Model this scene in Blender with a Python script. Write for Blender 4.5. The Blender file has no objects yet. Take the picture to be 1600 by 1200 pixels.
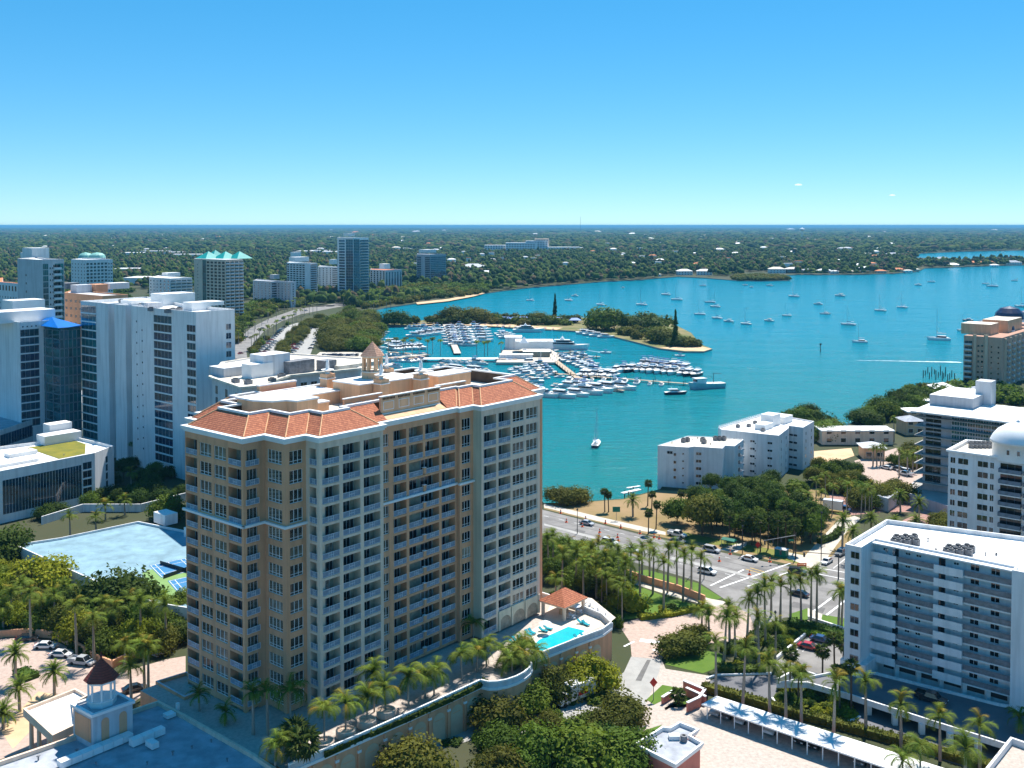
import bpy, math, random
import numpy as np
from mathutils import Vector, Matrix
RN = random.Random(11)
rad = math.radians
S = bpy.context.scene
COL = S.collection

# ---------------- camera, sky, sun, exposure ----------------
HC = 90.0; FP = 1600.0; PT = rad(2.0)
YC = 352 + FP*math.tan(PT)
cam = bpy.data.cameras.new('camera'); camo = bpy.data.objects.new('camera', cam); COL.objects.link(camo)
cam.sensor_width = 36; cam.lens = 36; cam.shift_y = -(600-YC)/1600
cam.clip_start = 1; cam.clip_end = 300000
camo.location = (0, 0, HC); camo.rotation_euler = (rad(88), 0, 0)
S.camera = camo
SUN_AZ = math.atan2(0.42, 0.9075)      # from +Y towards +X
SUN_EL = rad(59)
w = bpy.data.worlds.new('World'); S.world = w; w.use_nodes = True
nt = w.node_tree; bg = nt.nodes['Background']
sky = nt.nodes.new('ShaderNodeTexSky'); sky.sky_type = 'NISHITA'; sky.sun_disc = False
sky.sun_elevation = SUN_EL; sky.sun_rotation = SUN_AZ
sky.altitude = 0; sky.air_density = 0.65; sky.dust_density = 0.0; sky.ozone_density = 1.0
hs = nt.nodes.new('ShaderNodeHueSaturation'); hs.inputs['Saturation'].default_value = 1.55; hs.inputs['Value'].default_value = 1.0
tn = nt.nodes.new('ShaderNodeMix'); tn.data_type = 'RGBA'; tn.blend_type = 'MULTIPLY'; tn.inputs['Factor'].default_value = 1; tn.inputs['B'].default_value = (0.84, 1.06, 1.20, 1)
gm = nt.nodes.new('ShaderNodeGamma'); gm.inputs[1].default_value = 0.52; nt.links.new(sky.outputs[0], gm.inputs[0]); nt.links.new(gm.outputs[0], tn.inputs['A']); nt.links.new(tn.outputs['Result'], hs.inputs['Color']); nt.links.new(hs.outputs[0], bg.inputs['Color'])
bg.inputs['Strength'].default_value = 0.138
sl = bpy.data.lights.new('sun', 'SUN'); sl.energy = 3.8; sl.angle = rad(0.5); sl.color = (1, 0.95, 0.87)
so = bpy.data.objects.new('sun', sl); COL.objects.link(so)
sd = Vector((math.sin(SUN_AZ)*math.cos(SUN_EL), math.cos(SUN_AZ)*math.cos(SUN_EL), math.sin(SUN_EL)))
so.rotation_euler = sd.to_track_quat('Z', 'Y').to_euler(); so.location = (100, 100, 300)
S.view_settings.view_transform = 'Standard'; S.view_settings.look = 'None'
S.view_settings.exposure = 1.15; S.view_settings.gamma = 1
S.render.engine = 'CYCLES'
S.cycles.max_bounces = 6; S.cycles.diffuse_bounces = 3; S.cycles.glossy_bounces = 3; S.cycles.transparent_max_bounces = 8
S.cycles.volume_bounces = 0

# ---------------- helpers ----------------
def P(x, y, z=0.0):
    cx = (x-800)/FP; cy = (y-YC)/FP
    d = (cx, math.cos(PT)-cy*math.sin(PT), -math.sin(PT)-cy*math.cos(PT))
    t = (z-HC)/d[2]
    return Vector((d[0]*t, d[1]*t, z))
def Q(X, Y, z):
    h = z-HC; dep = Y*math.cos(PT)-h*math.sin(PT)
    return (800+FP*X/dep, YC+FP*(-Y*math.sin(PT)-h*math.cos(PT))/dep)
def ztop(yt, yb): return HC*(1-(yt-352)/(yb-352))
_n = math.hypot(1350/1600, 1)
U = Vector((1350/1600/_n, 1/_n)); V = Vector((-U[1], U[0])); UA = math.atan2(U[1], U[0])

def mat(name, col, rough=0.85, var=0.08, sc=0.4, spec=0.3, metal=0.0, bump=0.0, bsc=8.0, col2=None, fine=True, rnd=0.0, streak=0.0):
    m = bpy.data.materials.new(name); m.use_nodes = True
    n = m.node_tree.nodes; l = m.node_tree.links; b = n['Principled BSDF']
    b.inputs['Roughness'].default_value = rough; b.inputs['Metallic'].default_value = metal
    b.inputs['Specular IOR Level'].default_value = spec
    c = tuple(col)+(1,)
    tc = n.new('ShaderNodeTexCoord')
    nz = n.new('ShaderNodeTexNoise'); nz.inputs['Scale'].default_value = sc; nz.inputs['Detail'].default_value = 6
    nz.inputs['Roughness'].default_value = 0.65
    l.new(tc.outputs['Object'], nz.inputs['Vector'])
    mx = n.new('ShaderNodeMix'); mx.data_type = 'RGBA'
    if col2 is None:
        mx.inputs['A'].default_value = tuple(max(0, v*(1-var)) for v in col)+(1,)
        mx.inputs['B'].default_value = tuple(min(1, v*(1+var)) for v in col)+(1,)
    else:
        mx.inputs['A'].default_value = c; mx.inputs['B'].default_value = tuple(col2)+(1,)
    rp = n.new('ShaderNodeMapRange'); rp.inputs['From Min'].default_value = 0.36; rp.inputs['From Max'].default_value = 0.64
    l.new(nz.outputs['Fac'], rp.inputs['Value']); l.new(rp.outputs[0], mx.inputs['Factor'])
    out = mx.outputs['Result']
    if streak > 0:
        mp = n.new('ShaderNodeMapping'); mp.inputs['Scale'].default_value = (1, 1, .07); l.new(tc.outputs['Object'], mp.inputs[0])
        ns = n.new('ShaderNodeTexNoise'); ns.inputs['Scale'].default_value = 0.9; ns.inputs['Detail'].default_value = 5; l.new(mp.outputs[0], ns.inputs['Vector'])
        r0 = n.new('ShaderNodeMapRange'); r0.inputs['From Min'].default_value = .45; r0.inputs['From Max'].default_value = .75; r0.inputs['To Min'].default_value = 1; r0.inputs['To Max'].default_value = 1-streak
        l.new(ns.outputs['Fac'], r0.inputs['Value']); h0 = n.new('ShaderNodeHueSaturation'); l.new(r0.outputs[0], h0.inputs['Value']); l.new(out, h0.inputs['Color']); out = h0.outputs[0]
    if rnd > 0:
        oi = n.new('ShaderNodeObjectInfo'); h = n.new('ShaderNodeHueSaturation')
        r1 = n.new('ShaderNodeMapRange'); r1.inputs['To Min'].default_value = 1-rnd; r1.inputs['To Max'].default_value = 1+rnd
        l.new(oi.outputs['Random'], r1.inputs['Value']); l.new(r1.outputs[0], h.inputs['Value'])
        r2 = n.new('ShaderNodeMapRange'); r2.inputs['To Min'].default_value = 0.5-rnd*0.08; r2.inputs['To Max'].default_value = 0.5+rnd*0.08
        mth = n.new('ShaderNodeMath'); mth.operation = 'FRACT'
        m2 = n.new('ShaderNodeMath'); m2.operation = 'MULTIPLY'; m2.inputs[1].default_value = 17.31
        l.new(oi.outputs['Random'], m2.inputs[0]); l.new(m2.outputs[0], mth.inputs[0]); l.new(mth.outputs[0], r2.inputs['Value'])
        l.new(r2.outputs[0], h.inputs['Hue'])
        l.new(out, h.inputs['Color']); out = h.outputs[0]
    l.new(out, b.inputs['Base Color'])
    if bump > 0:
        nb = n.new('ShaderNodeTexNoise'); nb.inputs['Scale'].default_value = bsc; nb.inputs['Detail'].default_value = 4
        l.new(tc.outputs['Object'], nb.inputs['Vector'])
        bp = n.new('ShaderNodeBump'); bp.inputs['Strength'].default_value = bump; bp.inputs['Distance'].default_value = 0.1
        l.new(nb.outputs['Fac'], bp.inputs['Height']); l.new(bp.outputs[0], b.inputs['Normal'])
    return m

class MB:
    def __init__(s): s.v = []; s.f = []; s.m = []; s.marks = []
    def mark(s, *a): s.marks.append((len(s.v), len(s.f)))
    def split(s, name, mats, parent=None, **k):
        out = []; mk = s.marks+[(len(s.v), len(s.f))]
        for (v0, f0), (v1, f1) in zip(mk, mk[1:]):
            if f1 == f0: continue
            b = MB(); b.v = s.v[v0:v1]; b.f = [tuple(i-v0 for i in f) for f in s.f[f0:f1]]; b.m = s.m[f0:f1]
            out.append(b.build(name, mats, parent, **k))
        return out
    def add(s, vs, fs, m=0):
        o = len(s.v); s.v += [tuple(v) for v in vs]
        for f in fs: s.f.append(tuple(i+o for i in f)); s.m.append(m)
        return s
    def quad(s, a, b, c, d, m=0): return s.add([a, b, c, d], [(0, 1, 2, 3)], m)
    def box(s, x0, y0, z0, x1, y1, z1, m=0):
        return s.add([(x0,y0,z0),(x1,y0,z0),(x1,y1,z0),(x0,y1,z0),(x0,y0,z1),(x1,y0,z1),(x1,y1,z1),(x0,y1,z1)],
              [(0,3,2,1),(4,5,6,7),(0,1,5,4),(1,2,6,5),(2,3,7,6),(3,0,4,7)], m)
    def obox(s, p, d, w, t, z0, z1, m=0):
        """box from 2D point p along 2D dir d for w, thickness t to the left"""
        n = (-d[1], d[0]); a = (p[0], p[1]); b = (p[0]+d[0]*w, p[1]+d[1]*w)
        q = [a, b, (b[0]+n[0]*t, b[1]+n[1]*t), (a[0]+n[0]*t, a[1]+n[1]*t)]
        return s.prism(q, z0, z1, m)
    def prism(s, poly, z0, z1, m=0, mt=None, bottom=True):
        n = len(poly)
        if area(poly) < 0: poly = poly[::-1]
        vs = [(p[0], p[1], z0) for p in poly]+[(p[0], p[1], z1) for p in poly]
        fs = [(i, (i+1) % n, n+(i+1) % n, n+i) for i in range(n)]
        s.add(vs, fs, m)
        s.add([(p[0], p[1], z1) for p in poly], [tuple(range(n))], m if mt is None else mt)
        if bottom: s.add([(p[0], p[1], z0) for p in poly], [tuple(range(n-1, -1, -1))], m)
        return s
    def ring(s, po, pi, z, m=0):
        n = len(po)
        for i in range(n):
            j = (i+1) % n
            s.quad((po[i][0],po[i][1],z),(po[j][0],po[j][1],z),(pi[j][0],pi[j][1],z),(pi[i][0],pi[i][1],z), m)
        return s
    def walls(s, poly, z0, z1, m=0, flip=False):
        n = len(poly)
        for i in range(n):
            j = (i+1) % n; a, b = poly[i], poly[j]
            if flip: a, b = b, a
            s.quad((a[0],a[1],z0),(b[0],b[1],z0),(b[0],b[1],z1),(a[0],a[1],z1), m)
        return s
    def tube(s, p, q, r0, r1, n=8, m=0, cap=True):
        p = Vector(p); q = Vector(q); d = (q-p); d.normalize()
        a = d.orthogonal().normalized(); b = d.cross(a)
        vs = []
        for k in range(n):
            t = 2*math.pi*k/n; e = a*math.cos(t)+b*math.sin(t)
            vs.append(p+e*r0)
        for k in range(n):
            t = 2*math.pi*k/n; e = a*math.cos(t)+b*math.sin(t)
            vs.append(q+e*r1)
        fs = [(k, (k+1) % n, n+(k+1) % n, n+k) for k in range(n)]
        if cap: fs += [tuple(range(n-1, -1, -1)), tuple(range(n, 2*n))]
        return s.add(vs, fs, m)
    def lathe(s, c, prof, n=16, m=0, closed=False):
        vs = []; fs = []
        for (r, z) in prof:
            for k in range(n):
                t = 2*math.pi*k/n; vs.append((c[0]+r*math.cos(t), c[1]+r*math.sin(t), c[2]+z))
        for i in range(len(prof)-1):
            for k in range(n):
                fs.append((i*n+k, i*n+(k+1) % n, (i+1)*n+(k+1) % n, (i+1)*n+k))
        return s.add(vs, fs, m)
    def hip(s, x0, y0, x1, y1, z, h, m=0, M=None, run=None):
        dx, dy = x1-x0, y1-y0; r = run or min(dx, dy)/2
        if dx >= dy: a = (x0+r, (y0+y1)/2, z+h); b = (x1-r, (y0+y1)/2, z+h)
        else: a = ((x0+x1)/2, y0+r, z+h); b = ((x0+x1)/2, y1-r, z+h)
        c = [(x0,y0,z),(x1,y0,z),(x1,y1,z),(x0,y1,z)]
        if dx >= dy: fs = [(0,1,5,4),(1,2,5),(2,3,4,5),(3,0,4)]
        else: fs = [(0,1,4),(1,2,5,4),(2,3,5),(3,0,4,5)]
        s.add(c+[a, b], fs, m); return s
    def mesh(s, name, mats, smooth=False):
        me = bpy.data.meshes.new(name); me.from_pydata(s.v, [], s.f)
        for mm in mats: me.materials.append(mm)
        me.polygons.foreach_set('material_index', s.m)
        if smooth: me.polygons.foreach_set('use_smooth', [True]*len(s.f))
        me.update(); return me
    def build(s, name, mats, parent=None, smooth=False, kind=None, label=None):
        o = bpy.data.objects.new(name, s.mesh(name, mats if isinstance(mats, list) else [mats], smooth))
        COL.objects.link(o)
        if parent: o.parent = parent
        if kind: o['kind'] = kind
        if label: o['label'] = label
        return o
def area(p): return sum(p[i][0]*p[(i+1) % len(p)][1]-p[(i+1) % len(p)][0]*p[i][1] for i in range(len(p)))/2
def ccw(p): return p if area(p) > 0 else p[::-1]
def offset(poly, d):
    """inset (d>0) a CCW polygon with mitres"""
    n = len(poly); out = []
    for i in range(n):
        a, b, c = Vector(poly[i-1][:2]), Vector(poly[i][:2]), Vector(poly[(i+1) % n][:2])
        e1 = (b-a).normalized(); e2 = (c-b).normalized()
        n1 = Vector((-e1[1], e1[0])); n2 = Vector((-e2[1], e2[0]))
        den = 1+n1.dot(n2)
        out.append(tuple(b+(n1+n2)*(d/max(den, 0.2))))
    return out
def thing(name, label, cat, loc=(0,0,0), rz=0, group=None):
    o = bpy.data.objects.new(name, None); COL.objects.link(o)
    o.location = loc; o.rotation_euler = (0, 0, rz); o['label'] = label; o['category'] = cat
    o.empty_display_size = 1
    if group: o['group'] = group
    return o
def tag(o, label, cat, group=None):
    o['label'] = label; o['category'] = cat
    if group: o['group'] = group
    return o
def put(me, name, parent=None, loc=(0,0,0), rz=0, sc=(1,1,1), rot=None):
    o = bpy.data.objects.new(name, me); COL.objects.link(o)
    if parent: o.parent = parent
    o.location = loc; o.rotation_euler = rot or (0, 0, rz); o.scale = sc if hasattr(sc, '__len__') else (sc,)*3
    return o
def copytree(o, loc, rz, sc=1.0, label=None, group=None):
    c = o.copy(); COL.objects.link(c); c.location = loc; c.rotation_euler = (0, 0, rz); c.scale = (sc,)*3
    if label: c['label'] = label
    if group: c['group'] = group
    def rec(a, b):
        for ch in a.children:
            d = ch.copy(); COL.objects.link(d); d.parent = b; rec(ch, d)
    rec(o, c); return c
ORD = ['leftmost','second from left','third from left','fourth from left','fifth from left','sixth from left','seventh from left','eighth from left','ninth from left','tenth from left','eleventh from left','twelfth from left','thirteenth from left','fourteenth from left','fifteenth from left','sixteenth from left','seventeenth from left','eighteenth from left','nineteenth from left','twentieth from left']
def ordl(i, n):
    if n == 1: return 'single'
    if i == n-1: return 'rightmost'
    return ORD[i] if i < len(ORD) else None
def sheet(name, pts, z, m, kind='structure', thick=0.0):
    """ground sheet from photo points projected on height z"""
    poly = ccw([tuple(P(x, y, z))[:2] for x, y in pts])
    b = MB()
    if thick: b.prism(poly, z-thick, z)
    else: b.add([(p[0], p[1], z) for p in poly], [tuple(range(len(poly)))])
    o = b.build(name, m)
    if kind: o['kind'] = kind
    return o
def inpoly(x, y, poly):
    c = False; n = len(poly); j = n-1
    for i in range(n):
        if (poly[i][1] > y) != (poly[j][1] > y) and x < (poly[j][0]-poly[i][0])*(y-poly[i][1])/(poly[j][1]-poly[i][1])+poly[i][0]: c = not c
        j = i
    return c

# ---------------- materials ----------------
M = {}
def glassmat(name, col, rough=0.06, var=0.5, spec=0.8):
    m = mat(name, col, rough=rough, var=var, sc=0.25, spec=spec, rnd=0.35)
    return m
M['glass'] = glassmat('window_glass', (0.012, 0.018, 0.024))
M['glass_blue'] = glassmat('blue_glass', (0.015, 0.05, 0.09), 0.04, spec=1.0)
M['glass_teal'] = glassmat('teal_glass', (0.012, 0.10, 0.12), 0.04, spec=1.0)
M['rail_glass'] = mat('rail_glass', (0.10, 0.16, 0.22), rough=0.25, var=0.2, sc=1, spec=0.6)
M['white'] = mat('white_paint', (0.78, 0.78, 0.77), rough=0.6, var=0.05, sc=0.3)
M['whitewall'] = mat('white_stucco', streak=0.22, col=(0.72, 0.72, 0.72), rough=0.85, var=0.06, sc=0.15, bump=0.1)
M['bluewhite'] = mat('cool_white_wall', streak=0.22, col=(0.76, 0.76, 0.76), rough=0.8, var=0.05, sc=0.1)
M['whiteroof'] = mat('white_roof', (0.78, 0.77, 0.74), rough=0.9, var=0.22, sc=0.3)
M['tanroof'] = mat('cream_roof', (0.66, 0.60, 0.50), rough=0.9, var=0.22, sc=0.3)
M['greyroof'] = mat('grey_roof', (0.36, 0.38, 0.42), rough=0.9, var=0.22, sc=0.3)
M['tan'] = mat('tan_stucco', streak=0.22, col=(0.72, 0.365, 0.205), rough=0.9, var=0.07, sc=0.12, bump=0.1)
M['tan2'] = mat('peach_stucco', streak=0.22, col=(0.72, 0.44, 0.26), rough=0.9, var=0.06, sc=0.2)
M['cream'] = mat('cream_stucco', streak=0.22, col=(0.78, 0.59, 0.45), rough=0.9, var=0.06, sc=0.12, bump=0.1)
M['mint'] = mat('pale_green_stucco', streak=0.22, col=(0.66, 0.58, 0.43), rough=0.9, var=0.06, sc=0.12)
M['grey'] = mat('grey_wall', streak=0.22, col=(0.40, 0.42, 0.45), rough=0.85, var=0.06, sc=0.2)
M['lgrey'] = mat('light_grey_wall', streak=0.22, col=(0.55, 0.56, 0.58), rough=0.85, var=0.06, sc=0.2)
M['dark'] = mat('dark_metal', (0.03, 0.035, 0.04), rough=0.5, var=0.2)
M['darkwood'] = mat('dark_wood', (0.07, 0.05, 0.035), rough=0.8, var=0.3)
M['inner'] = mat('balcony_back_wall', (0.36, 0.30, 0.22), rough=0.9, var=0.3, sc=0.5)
M['concrete'] = mat('concrete', (0.34, 0.33, 0.31), rough=0.9, var=0.12, sc=0.3, bump=0.1)
M['sidewalk'] = mat('sidewalk', (0.50, 0.45, 0.38), rough=0.9, var=0.12, sc=0.3)
M['asphalt'] = mat('road_asphalt', (0.205, 0.195, 0.185), rough=0.9, var=0.22, sc=0.16, bump=0.1)
M['asphalt2'] = mat('dark_asphalt', (0.14, 0.14, 0.15), rough=0.9, var=0.12, sc=0.15)
M['pinkpave'] = mat('pink_pavers', (0.43, 0.325, 0.27), rough=0.9, var=0.14, sc=1.2, bump=0.2)
M['palepave'] = mat('pale_pavers', (0.44, 0.375, 0.325), rough=0.9, var=0.16, sc=1.5, bump=0.2)
M['redpave'] = mat('red_brick_paving', (0.34, 0.19, 0.16), rough=0.9, var=0.15, sc=0.8)
M['line'] = mat('road_paint_white', (0.75, 0.75, 0.73), rough=0.7, var=0.15, sc=1)
M['yline'] = mat('road_paint_yellow', (0.65, 0.40, 0.06), rough=0.7, var=0.15, sc=1)
M['grass'] = mat('grass', (0.10, 0.14, 0.02), rough=0.95, sc=0.12, col2=(0.17, 0.17, 0.035), bump=0.3)
M['drygrass'] = mat('dry_grass', (0.20, 0.15, 0.055), rough=0.95, sc=0.06, col2=(0.30, 0.20, 0.10), bump=0.3)
M['lawn'] = mat('lawn', (0.07, 0.14, 0.012), rough=0.95, sc=0.3, col2=(0.10, 0.17, 0.02), bump=0.3)
M['soil'] = mat('ground_cover', (0.035, 0.05, 0.015), rough=0.95, sc=0.15, col2=(0.09, 0.085, 0.04), bump=0.4)
M['sand'] = mat('sand', (0.58, 0.40, 0.24), rough=0.95, var=0.15, sc=0.1)
M['trunk'] = mat('palm_trunk', (0.30, 0.26, 0.21), rough=0.9, var=0.2, sc=1.5, rnd=0.2)
M['brown'] = mat('tree_trunk', (0.10, 0.07, 0.045), rough=0.9, var=0.2, sc=1.5, rnd=0.2)
M['shaft'] = mat('palm_crownshaft', (0.16, 0.22, 0.04), rough=0.7, var=0.2, rnd=0.2)
def leafmat(name, c1, c2, sc=0.5, rnd=0.2, tl=0.35):
    m = mat(name, c1, rough=0.7, sc=sc, col2=c2, spec=0.12, rnd=rnd)
    n = m.node_tree.nodes; l = m.node_tree.links; b = n['Principled BSDF']
    src = b.inputs['Base Color'].links[0].from_socket
    t = n.new('ShaderNodeBsdfTranslucent'); l.new(src, t.inputs['Color'])
    mx = n.new('ShaderNodeMixShader'); mx.inputs[0].default_value = tl
    l.new(b.outputs[0], mx.inputs[1]); l.new(t.outputs[0], mx.inputs[2]); l.new(mx.outputs[0], n['Material Output'].inputs[0])
    return m
M['leaf'] = leafmat('tree_leaves', (0.050, 0.095, 0.010), (0.160, 0.225, 0.022))
M['leafd'] = leafmat('dark_tree_leaves', (0.028, 0.062, 0.010), (0.090, 0.140, 0.018))
M['leafy'] = leafmat('yellow_green_leaves', (0.14, 0.17, 0.010), (0.30, 0.31, 0.022))
M['leafo'] = leafmat('olive_leaves', (0.065, 0.085, 0.012), (0.18, 0.17, 0.024))
M['palm'] = leafmat('palm_leaves', (0.085, 0.14, 0.016), (0.24, 0.29, 0.034), sc=0.8)
M['palmy'] = leafmat('yellowing_palm_leaves', (0.20, 0.17, 0.02), (0.34, 0.24, 0.03), sc=0.8)
M['fan'] = leafmat('fan_palm_leaves', (0.055, 0.09, 0.02), (0.15, 0.19, 0.045), sc=0.8)
M['flower'] = mat('red_flowers', (0.45, 0.04, 0.04), rough=0.8, var=0.3, sc=2)
M['teal'] = mat('teal_roof', (0.0, 0.30, 0.28), rough=0.6, var=0.15, sc=0.2)
M['tealp'] = mat('pale_green_roof', (0.22, 0.48, 0.42), rough=0.6, var=0.15, sc=0.2)
M['blueroof'] = mat('blue_roof', (0.0, 0.14, 0.50), rough=0.5, var=0.12, sc=0.2)
M['orange'] = mat('orange_roof', (0.60, 0.20, 0.08), rough=0.8, var=0.15, sc=0.4)
M['navy'] = mat('navy_dome', (0.015, 0.03, 0.08), rough=0.4, var=0.2)
M['pinkwall'] = mat('salmon_wall', (0.55, 0.20, 0.15), rough=0.85, var=0.08, sc=0.4)
M['mechgrey'] = mat('mechanical_unit_grey', (0.20, 0.20, 0.21), rough=0.6, var=0.25, sc=1.0)
M['turq'] = mat('turquoise_fabric', (0.0, 0.27, 0.34), rough=0.8, var=0.12)
M['red'] = mat('red_paint', (0.55, 0.03, 0.02), rough=0.5, var=0.1)
M['orangeplastic'] = mat('orange_plastic', (0.75, 0.12, 0.03), rough=0.5, var=0.1)
M['green'] = mat('green_paint', (0.0, 0.16, 0.10), rough=0.5, var=0.15)
M['tyre'] = mat('tyre', (0.02, 0.02, 0.02), rough=0.8, var=0.1)
M['wood'] = mat('dock_planks', (0.42, 0.33, 0.24), rough=0.9, var=0.2, sc=0.8)

def tilemat(name, c1, c2, w=0.33, h=0.42):
    m = bpy.data.materials.new(name); m.use_nodes = True
    n = m.node_tree.nodes; l = m.node_tree.links; b = n['Principled BSDF']
    b.inputs['Roughness'].default_value = 0.75
    uvn = n.new('ShaderNodeUVMap'); sp = n.new('ShaderNodeSeparateXYZ'); l.new(uvn.outputs[0], sp.inputs[0])
    def mth(op, a, v=None, c=None):
        x = n.new('ShaderNodeMath'); x.operation = op
        for i, q in enumerate((a, v, c)):
            if q is None: continue
            if isinstance(q, (int, float)): x.inputs[i].default_value = q
            else: l.new(q, x.inputs[i])
        return x.outputs[0]
    u = mth('DIVIDE', sp.outputs[0], w); v = mth('DIVIDE', sp.outputs[1], h)
    fv = mth('FRACT', v); fu = mth('PINGPONG', u, 0.5)
    hgt = mth('ADD', mth('MULTIPLY', mth('SUBTRACT', 1.0, fv), 0.6), mth('SINE', mth('MULTIPLY', fu, 6.28)))
    cmb = n.new('ShaderNodeCombineXYZ'); l.new(mth('FLOOR', u), cmb.inputs[0]); l.new(mth('FLOOR', v), cmb.inputs[1])
    wn = n.new('ShaderNodeTexWhiteNoise'); wn.noise_dimensions = '2D'; l.new(cmb.outputs[0], wn.inputs['Vector'])
    nz = n.new('ShaderNodeTexNoise'); nz.inputs['Scale'].default_value = 0.25; l.new(uvn.outputs[0], nz.inputs['Vector'])
    f = mth('ADD', mth('MULTIPLY', wn.outputs['Value'], 0.6), mth('MULTIPLY', nz.outputs['Fac'], 0.5))
    mx = n.new('ShaderNodeMix'); mx.data_type = 'RGBA'; mx.inputs['A'].default_value = tuple(c1)+(1,); mx.inputs['B'].default_value = tuple(c2)+(1,)
    l.new(f, mx.inputs['Factor'])
    # mortar joints between courses are a darker clay
    jt = mth('LESS_THAN', fv, 0.14)
    m3 = n.new('ShaderNodeMix'); m3.data_type = 'RGBA'; m3.inputs['B'].default_value = (c1[0]*0.45, c1[1]*0.4, c1[2]*0.4, 1)
    l.new(mx.outputs['Result'], m3.inputs['A']); l.new(jt, m3.inputs['Factor'])
    l.new(m3.outputs['Result'], b.inputs['Base Color'])
    bp = n.new('ShaderNodeBump'); bp.inputs['Strength'].default_value = 1.0; bp.inputs['Distance'].default_value = 0.12
    l.new(hgt, bp.inputs['Height']); l.new(bp.outputs[0], b.inputs['Normal'])
    return m
M['tile'] = tilemat('terracotta_tiles', (0.40, 0.10, 0.045), (0.76, 0.27, 0.125))
M['tilepink'] = tilemat('pink_clay_tiles', (0.52, 0.27, 0.18), (0.70, 0.42, 0.29))
M['tilered'] = tilemat('red_metal_tiles', (0.36, 0.05, 0.03), (0.46, 0.08, 0.045))
def add_uv(o, faces_uv):
    me = o.data; ul = me.uv_layers.new(name='UVMap')
    for pi, co in faces_uv.items():
        p = me.polygons[pi]
        for k, li in enumerate(p.loop_indices): ul.data[li].uv = co[k]
def auto_uv(o):
    """planar uv per face: u along the horizontal in the face, v up the slope, metres"""
    me = o.data; ul = me.uv_layers.new(name='UVMap')
    for p in me.polygons:
        nrm = p.normal
        h = Vector((0,0,1)).cross(nrm)
        if h.length < 1e-4: h = Vector((1,0,0))
        h.normalize(); up = nrm.cross(h)
        for li, vi in zip(p.loop_indices, p.vertices):
            c = me.vertices[vi].co; ul.data[li].uv = (c.dot(h), c.dot(up))
# ---------------- water, land, haze ----------------
def watermat():
    m = bpy.data.materials.new('bay_water'); m.use_nodes = True
    n = m.node_tree.nodes; l = m.node_tree.links; b = n['Principled BSDF']
    b.inputs['Roughness'].default_value = 0.13; b.inputs['IOR'].default_value = 1.33
    b.inputs['Specular IOR Level'].default_value = 0.09
    tc = n.new('ShaderNodeTexCoord')
    # shoal near the quay is greener, the open bay bluer
    sp = n.new('ShaderNodeSeparateXYZ'); l.new(tc.outputs['Object'], sp.inputs[0])
    r = n.new('ShaderNodeMapRange'); r.inputs['From Min'].default_value = 300; r.inputs['From Max'].default_value = 900
    l.new(sp.outputs[1], r.inputs['Value'])
    nz = n.new('ShaderNodeTexNoise'); nz.inputs['Scale'].default_value = 0.006; nz.inputs['Detail'].default_value = 5
    l.new(tc.outputs['Object'], nz.inputs['Vector'])
    a = n.new('ShaderNodeMath'); a.operation = 'MULTIPLY_ADD'; a.inputs[1].default_value = 0.5; l.new(nz.outputs['Fac'], a.inputs[0])
    s2 = n.new('ShaderNodeMath'); s2.operation = 'SUBTRACT'; s2.inputs[1].default_value = 0.25; s2.use_clamp = True
    l.new(r.outputs[0], a.inputs[2]); l.new(a.outputs[0], s2.inputs[0])
    mx = n.new('ShaderNodeMix'); mx.data_type = 'RGBA'
    mx.inputs['A'].default_value = (0.008, 0.150, 0.150, 1); mx.inputs['B'].default_value = (0.0, 0.180, 0.255, 1)
    l.new(s2.outputs[0], mx.inputs['Factor']); l.new(mx.outputs['Result'], b.inputs['Base Color'])
    w1 = n.new('ShaderNodeTexNoise'); w1.inputs['Scale'].default_value = 0.22; w1.inputs['Detail'].default_value = 6; w1.inputs['Roughness'].default_value = 0.62
    mp = n.new('ShaderNodeMapping'); mp.inputs['Scale'].default_value = (0.6, 1.3, 1); mp.inputs['Rotation'].default_value = (0, 0, 0.5)
    l.new(tc.outputs['Object'], mp.inputs[0]); l.new(mp.outputs[0], w1.inputs['Vector'])
    bp = n.new('ShaderNodeBump'); bp.inputs['Strength'].default_value = 0.75; bp.inputs['Distance'].default_value = 1.5
    w2 = n.new('ShaderNodeTexNoise'); w2.inputs['Scale'].default_value = 0.035; w2.inputs['Detail'].default_value = 4; l.new(mp.outputs[0], w2.inputs['Vector'])
    ad = n.new('ShaderNodeMath'); ad.operation = 'MULTIPLY_ADD'; ad.inputs[1].default_value = 3.0; l.new(w2.outputs['Fac'], ad.inputs[0]); l.new(w1.outputs['Fac'], ad.inputs[2])
    l.new(ad.outputs[0], bp.inputs['Height']); l.new(bp.outputs[0], b.inputs['Normal'])
    return m
M['water'] = watermat()
ZW = -1.2
b = MB(); b.add([(-9000,-2000,ZW),(9000,-2000,ZW),(30000,22000,ZW),(-30000,22000,ZW)], [(0,1,2,3)])
b.build('bay_water', M['water'])['kind'] = 'structure'

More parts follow.
